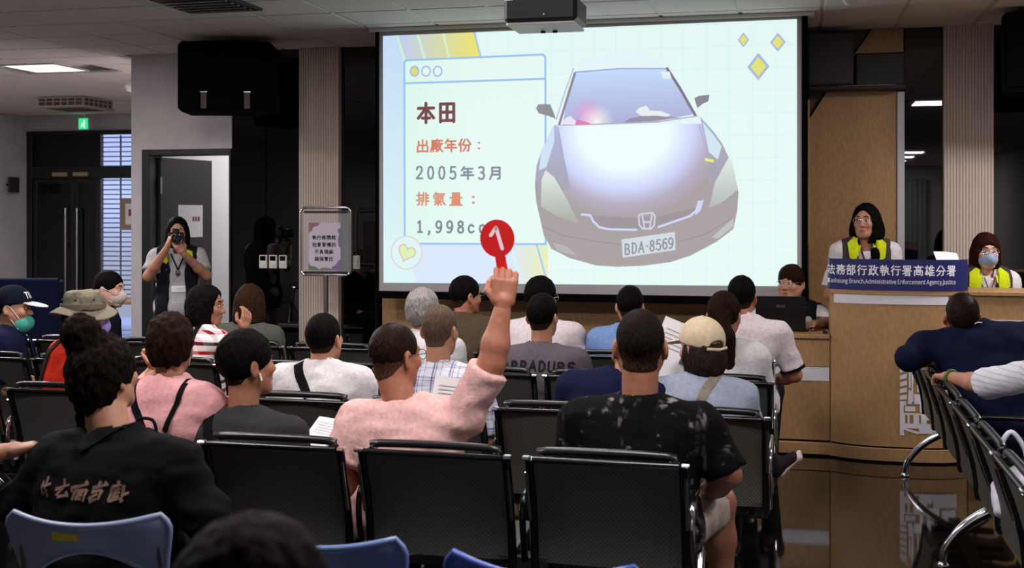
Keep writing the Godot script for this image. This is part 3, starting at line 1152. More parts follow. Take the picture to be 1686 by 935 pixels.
func build_entrance() -> void:
	var z := -15.4
	var far := Shape.new()
	far.box(Vector3(-8.4, 2.9, z - 0.1), Vector3(5.3, 0.25, 0.2))
	far.box(Vector3(-7.15, 1.39, z - 0.1), Vector3(2.9, 2.78, 0.2))
	struct("wall_far", far.done(), mats["white plaster"], "white wall above the glass entrance doors", "wall")
	var blk: Material = mats["black paint"]
	var e := thing("door_1", "black framed glass entrance with a pair of doors and a transom", "entrance", Vector3.ZERO, 0, "", "structure")
	part("jamb", span(Vector3(-11.05, 0, z - 0.1), Vector3(-10.96, 2.775, z + 0.05), 0.005), blk, e)
	part("jamb", span(Vector3(-8.66, 0, z - 0.1), Vector3(-8.58, 2.775, z + 0.05), 0.005), blk, e)
	part("head", span(Vector3(-11.05, 2.72, z - 0.1), Vector3(-8.58, 2.775, z + 0.06), 0.005), blk, e)
	part("transom_bar", span(Vector3(-10.96, 2.08, z - 0.08), Vector3(-8.66, 2.25, z + 0.05), 0.005), blk, e)
	part("transom_pane", span(Vector3(-10.96, 2.25, z - 0.02), Vector3(-9.86, 2.72, z - 0.01)), mats["smoked glass"], e)
	part("transom_pane", span(Vector3(-9.85, 2.25, z - 0.02), Vector3(-8.66, 2.72, z - 0.01)), mats["window glass"], e)
	for k in 2:
		var x0 := -10.95 + k * 0.69
		var x1 := x0 + (0.68 if k == 0 else 0.41)
		var leaf := Node3D.new()
		leaf.name = "door_leaf"
		e.add_child(leaf, true)
		var fr := Shape.new()
		fr.box(Vector3(x0 + 0.03, 1.04, z), Vector3(0.06, 2.06, 0.05), 0.004)
		fr.box(Vector3(x1 - 0.03, 1.04, z), Vector3(0.06, 2.06, 0.05), 0.004)
		fr.box(Vector3((x0 + x1) / 2, 2.04, z), Vector3(x1 - x0 - 0.12, 0.06, 0.05), 0.004)
		fr.box(Vector3((x0 + x1) / 2, 0.08, z), Vector3(x1 - x0 - 0.12, 0.14, 0.05), 0.004)
		part("leaf_frame", fr.done(), blk, leaf)
		part("pane", span(Vector3(x0 + 0.06, 0.15, z - 0.006), Vector3(x1 - 0.06, 2.01, z + 0.006)), mats["smoked glass"], leaf)
		var hx := -10.37 if k == 0 else -10.18
		part("pull_handle", tubem([Vector3(hx, 0.35, z + 0.03), Vector3(hx, 0.35, z + 0.09), Vector3(hx, 1.64, z + 0.09), Vector3(hx, 1.64, z + 0.03)], 0.018, 8), mats["brushed steel"], leaf)
		part("door_closer", boxm(Vector3(0.24, 0.06, 0.05), 0.008, Vector3(-10.47 + k * 0.34, 2.14, z + 0.075)), mat("beige metal", Color(0.62, 0.54, 0.45), 0.5), leaf)
	part("side_pane", span(Vector3(-9.84, 0.05, z - 0.006), Vector3(-8.66, 2.08, z + 0.006)), mats["window glass"], e)
	# vestibule wall and window with blinds beyond the glass
	struct("wall_vestibule", span(Vector3(-11.3, 0, z - 0.75), Vector3(-10.28, 2.9, z - 0.62)), mat("vestibule wall", Color(0.2, 0.17, 0.15), 0.7), "dark wall of the vestibule behind the glass doors", "wall")
	struct("wall_vestibule_left", span(Vector3(-11.4, 0, z - 0.75), Vector3(-11.3, 2.9, z - 0.1)), mats["vestibule wall"], "dark side wall of the vestibule", "wall")
	struct("ceiling_vestibule", span(Vector3(-11.4, 2.78, z - 0.75), Vector3(-8.4, 2.9, z - 0.2)), mats["vestibule wall"], "dark soffit over the vestibule", "ceiling")
	struct("wall_vestibule_right", span(Vector3(-8.55, 0, z - 0.75), Vector3(-8.4, 2.9, z - 0.2)), mats["vestibule wall"], "dark right side wall of the vestibule", "wall")
	struct("floor_vestibule", span(Vector3(-11.4, -0.2, z - 0.75), Vector3(-8.4, 0.0, z - 0.2)), mats["polished dark stone"], "dark floor of the vestibule", "floor")
	var bl := thing("window_blind", "dark slatted blind over the bright window behind the entrance", "blind", Vector3.ZERO)
	var slat := boxm(Vector3(1.74, 0.012, 0.03), 0.002)
	var k := 0
	while k < 37:
		part("slat", slat, mat("blind slat", Color(0.10, 0.10, 0.11), 0.6), bl, Vector3(-9.41, 0.2 + k * 0.072, z - 0.68), Vector3(0.3, 0, 0))
		k += 1
	for x in [-10.27, -9.93, -9.3, -8.8]:
		part("ladder_cord", boxm(Vector3(0.018, 2.6, 0.02)), mats["blind slat"], bl, Vector3(x, 1.45, z - 0.66))
	# green exit sign under the ceiling
	var ex := thing("exit_sign", "small green lit exit sign above the glass entrance", "exit sign", Vector3(-9.92, 2.853, -15.1))
	part("housing", boxm(Vector3(0.165, 0.17, 0.05), 0.006), mats["white plastic"], ex)
	part("lit_face", boxm(Vector3(0.15, 0.155, 0.006), 0.0, Vector3(0, 0, 0.026)), mat("green sign glow", Color(0.1, 0.5, 0.3), 0.5, 0.0, {"emission_enabled": true, "emission": Color(0.25, 0.85, 0.55), "emission_energy_multiplier": 1.0}), ex)
	var man := Shape.new()
	man.prism(PackedVector2Array([Vector2(-0.02, 0.0), Vector2(0.01, 0.03), Vector2(0.03, 0.0), Vector2(0.015, -0.02), Vector2(0.03, -0.055), Vector2(0.015, -0.06), Vector2(-0.002, -0.02), Vector2(-0.03, -0.05), Vector2(-0.04, -0.04)]), 0.029, 0.031)
	man.prism(PackedVector2Array([Vector2(0.005, 0.035), Vector2(0.02, 0.03), Vector2(0.028, 0.042), Vector2(0.018, 0.055), Vector2(0.006, 0.05)]), 0.029, 0.031)
	part("running_figure", man.done(), mat("white sign glow", Color(0.9, 1, 0.95), 0.5, 0.0, {"emission_enabled": true, "emission": Color(0.85, 1, 0.93), "emission_energy_multiplier": 1.0}), ex)
	part("rod", boxm(Vector3(0.012, 0.06, 0.012), 0.0, Vector3(0, 0.11, 0)), mats["white plastic"], ex)
	var gl := OmniLight3D.new()
	gl.name = "sign_glow"
	gl.light_color = Color(0.35, 1.0, 0.6)
	gl.light_energy = 0.004
	gl.light_size = 0.06
	gl.omni_range = 20.0
	gl.shadow_enabled = true
	gl.position = Vector3(0, 0, 0.1)
	ex.add_child(gl)

func build_side_room() -> void:
	var wh := mat("bright white paint", Color(0.88, 0.88, 0.89), 0.8)
	struct("wall_closet_back", span(Vector3(-5.65, 0, -12.4), Vector3(-3.6, CEIL, -12.2)), wh, "white wall seen through the open door", "wall")
	struct("wall_closet_right", span(Vector3(-3.8, 0, -12.2), Vector3(-3.6, CEIL, -9.8)), wh, "white side wall of the room behind the open door", "wall")
	struct("wall_closet_left", span(Vector3(-5.72, 0, -12.2), Vector3(-5.655, CEIL, -9.7)), wh, "white wall beside the hinges of the open door", "wall")
	var l := light_at(Vector3(-4.6, 2.9, -11.2))
	l.name = "closet_glow"
	var f := thing("door_2", "black door frame in the white wall block", "door frame", Vector3.ZERO, 0, "", "structure")
	part("jamb", span(Vector3(-5.656, 0, BACK - 0.2), Vector3(-5.578, 2.14, BACK + 0.02), 0.004), mats["black paint"], f)
	part("jamb", span(Vector3(-4.81, 0, BACK - 0.2), Vector3(-4.792, 2.14, BACK + 0.02), 0.002), mats["black paint"], f)
	part("head", span(Vector3(-5.578, 2.088, BACK - 0.2), Vector3(-4.81, 2.14, BACK + 0.02), 0.004), mats["black paint"], f)
	var d := thing("grey_door", "charcoal grey door standing open behind the photographer", "door", Vector3(-5.565, 0, BACK - 0.12), deg_to_rad(81.0))
	part("leaf", boxm(Vector3(0.75, 2.07, 0.04), 0.004, Vector3(0.375, 1.04, 0)), mats["charcoal paint"], d)
	part("lever_handle", tubem([Vector3(0.69, 1.0, 0.02), Vector3(0.69, 1.0, 0.06), Vector3(0.6, 1.0, 0.065)], 0.011, 8), mats["chrome"], d)
	part("lock", tubem([Vector3(0.69, 0.87, 0.02), Vector3(0.69, 0.87, 0.032)], 0.02, 12), mats["chrome"], d)
	part("hinge", tubem([Vector3(0.0, 1.75, 0.025), Vector3(0.0, 1.9, 0.025)], 0.01, 8), mats["brushed steel"], d)
	# notice taped to the open door
	var n := thing("door_notice", "white paper notice with red print taped on the grey door", "notice", Vector3(-5.565, 0, BACK - 0.12), deg_to_rad(81.0))
	part("sheet", boxm(Vector3(0.36, 0.3, 0.002), 0.0, Vector3(0.42, 1.5, 0.0225)), mats["white paper"], n)
	var pr := Shape.new()
	for i in 3:
		pr.box(Vector3(0.46 + i * 0.04, 1.52, 0.0242), Vector3(0.026, 0.045, 0.001))
	part("print", pr.done(), mat("red brown print", Color(0.5, 0.3, 0.28), 0.9), n)

func light_at(at: Vector3) -> AreaLight3D:
	var t := thing("ceiling_light", "lit panel inside the room behind the grey door", "ceiling light", at)
	part("diffuser", boxm(Vector3(0.56, 0.02, 0.56)), mats["lit diffuser"], t)
	var l := AreaLight3D.new()
	l.area_size = Vector2(0.56, 0.56)
	l.light_energy = 2.6
	l.light_color = Color(1.0, 0.98, 0.97)
	l.shadow_enabled = true
	l.position = Vector3(0, -0.02, 0)
	l.rotation = Vector3(-PI / 2, 0, 0)
	l.set("area_range", 20.0)
	t.add_child(l)
	return l

# ---------------------------------------------------------------- projection screen
func slide() -> ImageTexture:
	# drawn in the units of the photographed slide, 682 wide and 408 to 439 high
	var W := 1364
	var Hh := 846
	var q := func(x: float, y: float) -> Vector2:
		var u := (x - 630.0) / 682.0
		var t := 59.0 - 28.0 * u
		var b := 467.0 + 3.0 * u
		return Vector2(u * W, (y - t) / (b - t) * Hh)
	var P := Painter.new(W, Hh, Color8(226, 247, 243))
	var flat := func(c: Color) -> Callable:
		return func(_x, _y): return c
	var set_ := func(a: Array) -> Array:
		var o := []
		for i in range(0, a.size(), 2):
			o.append(q.call(a[i], a[i + 1]))
		return o
	# left margin and lower band of the slide
	P.poly(set_.call([628, 55, 792, 45, 800, 92, 668, 99, 668, 402, 914, 402, 930, 470, 628, 470]), func(x, y): return Color8(196, 220, 246).lerp(Color8(214, 240, 240), clampf((y / 846.0) * 1.2 - 0.3 * x / 300.0, 0, 1)))
	P.poly(set_.call([668, 402, 914, 402, 934, 470, 690, 470]), func(x, _y): return Color8(214, 228, 250).lerp(Color8(233, 236, 170), clampf((x - 430.0) / 160.0, 0, 1)))
	P.poly(set_.call([655, 58, 791, 50, 800, 92, 672, 99]), func(x, _y): return Color8(190, 205, 240).lerp(Color8(236, 226, 110), clampf((x - 60.0) / 270.0, 0, 1)))
	for l in [[655, 56, 668, 98], [691, 54, 704, 96], [736, 51, 746, 93]]:
		P.line(q.call(l[0], l[1]), q.call(l[2], l[3]), 4.0, Color8(205, 242, 205))
	P.line(q.call(789, 48), q.call(801, 91), 3.0, Color8(160, 195, 240))
	P.line(q.call(851, 404), q.call(872, 470), 6.0, Color8(214, 236, 246))
	P.line(q.call(896, 404), q.call(915, 470), 3.0, Color8(165, 195, 240))
	P.poly(set_.call([914, 400, 920, 400, 935, 470, 916, 470]), flat.call(Color8(226, 247, 243)))
	for i in 14:
		P.line(q.call(812 + i * 36, 40), q.call(812 + i * 36, 470), 0.8, Color8(208, 234, 240), 0.6)
	for i in 12:
		P.line(q.call(806, 52 + i * 36), q.call(1312, 35 + i * 37), 0.8, Color8(208, 234, 240), 0.6)
	# white sheet of the drawn window
	P.poly(set_.call([668, 99, 911, 90, 911, 402, 668, 402]), func(x, y): return Color8(228, 247, 242).lerp(Color8(214, 244, 232), clampf(1.0 - x / 320.0, 0, 1)))
	var edge := Color8(150, 190, 240)
	P.path(set_.call([668, 402, 668, 103, 671, 99, 907, 89, 911, 93, 911, 402, 668, 402]), 3.2, edge)
	P.line(q.call(668, 137), q.call(911, 129), 3.2, edge)
	for i in 3:
		var c: Vector2 = q.call(686.0 + i * 20.3, 117.0)
		P.disc(c, Vector2(17, 19), Color8(165, 180, 235))
		P.disc(c, Vector2(12, 14), Color8(222, 218, 110) if i == 0 else Color8(226, 246, 243))
	write(P, "本田", q.call(690, 169), Vector2(64, 70), 74.0, 5.2, Color8(112, 62, 66))
	write(P, "出廠年份：", q.call(689, 230), Vector2(44, 44), 49.0, 2.9, Color8(208, 118, 92))
	for i in 7:
		var ch: String = "2005年3月"[i]
		var cx: float = [694.5, 714.0, 733.5, 753.0, 777.5, 802.5, 826.5][i]
		var wd := 46.0 if ch in "年月" else 25.0
		write(P, ch, q.call(cx, 274) - Vector2(wd * 0.5, 0), Vector2(wd, 44), 0.0, 3.2, Color8(128, 132, 150))
	write(P, "排", q.call(689, 317), Vector2(44, 46), 0.0, 2.9, Color8(214, 140, 112))
	write(P, "氣", q.call(718, 317), Vector2(44, 46), 0.0, 2.9, Color8(214, 140, 112))
	write(P, "量", q.call(747, 317), Vector2(44, 46), 0.0, 2.9, Color8(214, 140, 112))
	write(P, "：", q.call(777, 317), Vector2(44, 46), 0.0, 4.0, Color8(214, 140, 112))
	for i in 7:
		var ch: String = "1,998cc"[i]
		write(P, ch, q.call([695, 711.5, 728, 747, 766, 784, 803][i], 364) - Vector2(12.5, 0), Vector2(25, 41), 0.0, 3.3, Color8(120, 126, 140))
	# badge with a heart
	P.disc(q.call(671, 417), Vector2(56, 58), Color8(220, 205, 212))
	P.disc(q.call(671, 417), Vector2(52, 54), Color8(218, 240, 240))
	var hc: Vector2 = q.call(671, 417)
	var heart := []
	for k in 40:
		var t := TAU * k / 40.0
		heart.append(hc + Vector2(16.0 * pow(sin(t), 3), -(13.0 * cos(t) - 5.0 * cos(2 * t) - 2.0 * cos(3 * t) - cos(4 * t))).rotated(0.35) * 1.9)
	P.poly(heart, flat.call(Color8(216, 238, 176)))
	heart.append(heart[0])
	P.path(heart, 2.2, Color8(214, 190, 190))
	# diamonds
	for d in [[1230, 65, 9, 12], [1283, 69, 12, 15], [1253, 109, 17, 22]]:
		var c: Vector2 = q.call(d[0], d[1])
		var a := float(d[2]) * 2.0
		var b := float(d[3]) * 2.0
		P.poly([c + Vector2(0, -b), c + Vector2(a, 0), c + Vector2(0, b), c + Vector2(-a, 0)], flat.call(Color8(168, 178, 226)))
		P.poly([c + Vector2(0, -b * 0.72), c + Vector2(a * 0.72, 0), c + Vector2(0, b * 0.72), c + Vector2(-a * 0.72, 0)], flat.call(Color8(224, 224, 120)))
	# the car picture
	var y205: float = q.call(1045, 205).y
	var hood: Vector2 = q.call(1040, 212)
	P.poly(set_.call([961, 114, 966, 100, 974, 95, 1008, 90, 1051, 88, 1085, 91, 1096, 96, 1110, 108, 1130, 142, 1154, 185, 1162, 191, 1184, 217, 1197, 236, 1213, 273, 1222, 316, 1220, 346, 1214, 376, 1188, 397, 1147, 420, 1115, 431, 1072, 437, 1030, 439, 995, 437, 951, 425, 921, 410, 908, 388, 895, 331, 893, 303, 896, 272, 903, 251, 925, 206, 931, 187, 944, 150]),
		func(x, y):
			if y < y205:
				return Color8(226, 243, 247)
			var t := Vector2((x - hood.x) / 265.0, (y - hood.y) / 235.0).length()
			if t < 0.55:
				return Color8(238, 250, 254)
			if t < 0.85:
				return Color8(238, 250, 254).lerp(Color8(204, 210, 246), (t - 0.55) / 0.3)
			if t < 1.05:
				return Color8(204, 210, 246).lerp(Color8(176, 168, 188), (t - 0.85) / 0.2)
			return Color8(176, 168, 188).lerp(Color8(164, 155, 157), clampf((t - 1.05) / 0.2, 0, 1)))
	P.poly(set_.call([896, 277, 903, 251, 925, 206, 930, 205, 944, 270, 950, 310, 905, 330, 893, 303]), func(_x, y): return Color8(176, 182, 222).lerp(Color8(160, 154, 160), clampf((y - y205) / 260.0, 0, 1)))
	P.poly(set_.call([903, 252, 925, 207, 926, 232, 912, 275, 900, 280]), flat.call(Color8(204, 224, 244)))
	P.poly(set_.call([1162, 191, 1184, 217, 1197, 236, 1213, 273, 1222, 316, 1180, 330, 1178, 262]), func(_x, y): return Color8(170, 170, 196).lerp(Color8(158, 152, 160), clampf((y - y205) / 260.0, 0, 1)))
	P.poly(set_.call([1166, 200, 1184, 222, 1196, 240, 1190, 262, 1176, 250]), flat.call(Color8(206, 226, 240)))
	P.path(set_.call([932, 208, 943, 270, 952, 310]), 1.2, Color8(150, 160, 200))
	P.path(set_.call([1160, 205, 1174, 250, 1178, 300]), 1.2, Color8(160, 165, 200))
	# windscreen
	var yw0: float = q.call(1040, 115).y
	var gl: Vector2 = q.call(995, 200)
	var pk: Vector2 = q.call(980, 186)
	P.poly(set_.call([961, 118, 1035, 112, 1110, 112, 1130, 144, 1152, 187, 1094, 199, 1000, 203, 940, 205, 946, 165]),
		func(x, y):
			var c := Color8(192, 218, 250).lerp(Color8(172, 172, 214), clampf((y - yw0) / 170.0, 0, 1))
			c = c.lerp(Color8(236, 150, 205), clampf(1.0 - Vector2(x, y).distance_to(pk) / 55.0, 0, 1) * 0.8)
			c = c.lerp(Color8(244, 244, 238), clampf(1.0 - Vector2(x, y).distance_to(gl) / 60.0, 0, 1))
			return c)
	P.path(set_.call([961, 118, 1035, 112, 1110, 112]), 2.0, Color8(150, 165, 210))
	P.path(set_.call([1110, 112, 1130, 144, 1154, 188]), 4.4, Color8(122, 116, 136))
	P.path(set_.call([960, 120, 946, 165, 934, 204]), 4.0, Color8(140, 130, 150))
	P.path(set_.call([958, 112, 943, 152, 929, 196]), 1.6, Color8(170, 176, 200))
	P.path(set_.call([932, 206, 990, 204, 1094, 200, 1158, 190]), 1.6, Color8(160, 165, 190))
	P.poly(set_.call([1099, 117, 1114, 117, 1117, 128, 1104, 129]), flat.call(Color8(224, 238, 242)))
	P.poly(set_.call([1059, 183, 1066, 176, 1077, 173, 1082, 181, 1100, 182, 1115, 188, 1110, 192, 1090, 189, 1074, 192, 1068, 190]), flat.call(Color8(228, 236, 236)))
	P.poly(set_.call([1050, 194, 1068, 190, 1095, 190, 1130, 193, 1080, 199, 1040, 201]), flat.call(Color8(150, 140, 160)))
	P.poly(set_.call([938, 204, 944, 194, 952, 190, 962, 199, 960, 205]), flat.call(Color8(230, 226, 244)))
	P.poly(set_.call([960, 204, 964, 196, 985, 202, 984, 205]), flat.call(Color8(220, 120, 180)))
	# mirrors
	P.poly(set_.call([895, 178, 899, 171, 919, 171, 924, 183, 928, 195, 915, 190, 900, 186]), flat.call(Color8(140, 140, 146)))
	P.poly(set_.call([1153, 161, 1160, 157, 1177, 155, 1175, 166, 1166, 170, 1158, 177]), flat.call(Color8(136, 130, 146)))
	# head lamps
	P.poly(set_.call([911, 280, 904, 296, 903, 340, 930, 356, 966, 367, 946, 327, 926, 292]), func(x, y): return Color8(222, 234, 226).lerp(Color8(168, 172, 168), clampf((y - 470.0) / 160.0, 0, 1)))
	P.poly(set_.call([1207, 258, 1212, 264, 1217, 288, 1220, 312, 1200, 330, 1176, 342, 1185, 300]), func(x, y): return Color8(218, 232, 226).lerp(Color8(170, 174, 172), clampf((y - 440.0) / 170.0, 0, 1)))
	P.poly(set_.call([923, 400, 945, 405, 964, 421, 930, 413]), flat.call(Color8(178, 176, 178)))
	P.poly(set_.call([1180, 390, 1214, 358, 1214, 372, 1190, 392]), flat.call(Color8(186, 188, 190)))
	# grille, emblem, number plate
	P.poly(set_.call([986, 355, 1060, 358, 1096, 356, 1156, 340, 1148, 354, 1096, 372, 1060, 377, 1008, 375, 992, 366]), flat.call(Color8(152, 144, 149)))
	P.path(set_.call([905, 372, 940, 388, 1000, 398, 1034, 402]), 2.0, Color8(150, 142, 146))
	P.path(set_.call([1126, 398, 1170, 385, 1212, 358]), 2.0, Color8(150, 142, 146))
	P.path(set_.call([971, 353, 985, 354, 990, 364, 1000, 374, 1015, 377, 1060, 378]), 3.6, Color8(205, 212, 250))
	P.path(set_.call([1096, 373, 1146, 355, 1156, 346, 1160, 331]), 3.6, Color8(205, 212, 250))
	P.poly(set_.call([1158, 331, 1168, 328, 1163, 346, 1154, 354]), flat.call(Color8(200, 208, 246)))
	P.path(set_.call([1067, 352, 1086, 350, 1090, 355, 1089, 370, 1084, 376, 1070, 376, 1065, 370, 1064, 355, 1067, 352]), 2.8, Color8(206, 206, 226))
	P.path(set_.call([1070, 355, 1073, 374]), 3.0, Color8(200, 200, 216))
	P.path(set_.call([1085, 354, 1082, 374]), 3.0, Color8(200, 200, 216))
	P.path(set_.call([1072, 365, 1083, 365]), 3.6, Color8(200, 200, 216))
	P.poly(set_.call([1036, 394, 1122, 381, 1123, 411, 1038, 424]), flat.call(Color8(206, 216, 222)))
	for i in 8:
		var ch: String = "BDA·8569"[i]
		var px: float = [1041.0, 1052.5, 1063.5, 1075.5, 1081.0, 1091.5, 1101.5, 1111.0][i]
		write(P, ch, q.call(px, 401.0 - (px - 1041.0) * 0.152), Vector2(18 if ch != "·" else 8, 36), 0.0, 2.3, Color8(136, 140, 152))
	P.poly(set_.call([1169, 259, 1184, 262, 1183, 267, 1170, 264]), flat.call(Color8(232, 232, 110)))
	return P.image()

func build_screen() -> void:
	var s := thing("projection_screen", "wide projection screen showing a car auction slide", "screen", Vector3(-1.52, 0, -8.56))
	part("fabric", boxm(Vector3(3.145, 1.985, 0.012), 0.0, Vector3(0, 1.975, -0.012)), mat("screen fabric", Color(0.62, 0.61, 0.62), 0.8), s)
	var pm := StandardMaterial3D.new()
	pm.resource_name = "projected slide"
	pm.albedo_color = Color(0.25, 0.25, 0.25)
	pm.roughness = 0.9
	pm.emission_enabled = true
	pm.emission_texture = slide()
	pm.emission_operator = BaseMaterial3D.EMISSION_OP_MULTIPLY
	pm.emission = Color(1, 1, 1)
	pm.emission_energy_multiplier = 1.0
	var q := Shape.new()
	q.quad(Vector3(-1.535, 1.045, 0), Vector3(1.533, 1.062, 0), Vector3(1.531, 2.94, 0), Vector3(-1.54, 2.927, 0), Vector2(0, 1), Vector2(1, 1), Vector2(1, 0), Vector2(0, 0))
	part("lit_image", q.done(), pm, s, Vector3.ZERO, Vector3.ZERO, "bright slide with a front view of a car and Chinese lettering")
	part("border", boxm(Vector3(0.03, 2.03, 0.014), 0.002, Vector3(-1.588, 1.965, -0.008)), mats["matte black"], s)
	part("border", boxm(Vector3(0.042, 2.03, 0.014), 0.002, Vector3(1.585, 1.965, -0.008)), mats["matte black"], s)
	part("bottom_bar", boxm(Vector3(3.21, 0.056, 0.03), 0.008, Vector3(0, 0.955, -0.004)), mats["matte black"], s)
	part("top_casing", boxm(Vector3(3.3, 0.03, 0.09), 0.006, Vector3(0, 2.975, -0.03)), mats["white plastic"], s)
	var l := AreaLight3D.new()
	l.name = "screen_glow"
	l.area_size = Vector2(3.0, 1.85)
	l.light_energy = 0.35
	l.light_color = Color(0.86, 0.97, 0.95)
	l.shadow_enabled = true
	l.position = Vector3(0, 2.0, 0.02)
	l.rotation = Vector3(0, PI, 0)
	l.set("area_range", 30.0)
	s.add_child(l)

# ---------------------------------------------------------------- podium: desk, lectern, counter
var lect_x := PackedFloat32Array()
var lect_s := PackedFloat32Array()

func lect_z(x: float) -> float:
	var q := clampf(absf((x - 0.638) / 0.417), 0.0, 1.0)
	return -7.95 + 0.11 * (1.0 - q * q * q)

func lect_map(u: float, lift: float) -> Vector2:
	# u: distance along the lectern's front from its right end, growing to the left and round the corner
	var n := lect_s.size()
	if u >= lect_s[n - 1]:
		return Vector2(0.221 - lift, -7.95 - (u - lect_s[n - 1]))
	for i in range(1, n):
		if lect_s[i] >= u:
			var t := (u - lect_s[i - 1]) / maxf(lect_s[i] - lect_s[i - 1], 1e-6)
			var x := lerpf(lect_x[i - 1], lect_x[i], t)
			var dz := (lect_z(x + 0.004) - lect_z(x - 0.004)) / 0.008
			var nn := Vector2(-dz, 1).normalized()
			return Vector2(x, lect_z(x)) + nn * lift
	return Vector2.ZERO

func lect_sheet(s: Shape, u0: float, u1: float, y0: float, y1: float, lift: float, thick: float) -> void:
	# a band of the curved front, from u0 to u1 (leftwards), with its edges
	var n := 24
	var f := []
	for k in n + 1:
		f.append(lect_map(lerpf(u0, u1, float(k) / n), lift))
	var b := []
	for k in n + 1:
		b.append(lect_map(lerpf(u0, u1, float(k) / n), lift - thick))
	for k in n:
		var p: Vector2 = f[k]
		var q: Vector2 = f[k + 1]
		var pb: Vector2 = b[k]
		var qb: Vector2 = b[k + 1]
		s.quad(Vector3(q.x, y0, q.y), Vector3(p.x, y0, p.y), Vector3(p.x, y1, p.y), Vector3(q.x, y1, q.y))
		s.quad(Vector3(q.x, y1, q.y), Vector3(p.x, y1, p.y), Vector3(pb.x, y1, pb.y), Vector3(qb.x, y1, qb.y))
		s.quad(Vector3(qb.x, y0, qb.y), Vector3(pb.x, y0, pb.y), Vector3(p.x, y0, p.y), Vector3(q.x, y0, q.y))
		s.quad(Vector3(pb.x, y0, pb.y), Vector3(qb.x, y0, qb.y), Vector3(qb.x, y1, qb.y), Vector3(pb.x, y1, pb.y))
	for e in [0, n]:
		var p: Vector2 = f[e]
		var pb: Vector2 = b[e]
		if e == 0:
			s.quad(Vector3(p.x, y0, p.y), Vector3(pb.x, y0, pb.y), Vector3(pb.x, y1, pb.y), Vector3(p.x, y1, p.y))
		else:
			s.quad(Vector3(pb.x, y0, pb.y), Vector3(p.x, y0, p.y), Vector3(p.x, y1, p.y), Vector3(pb.x, y1, pb.y))

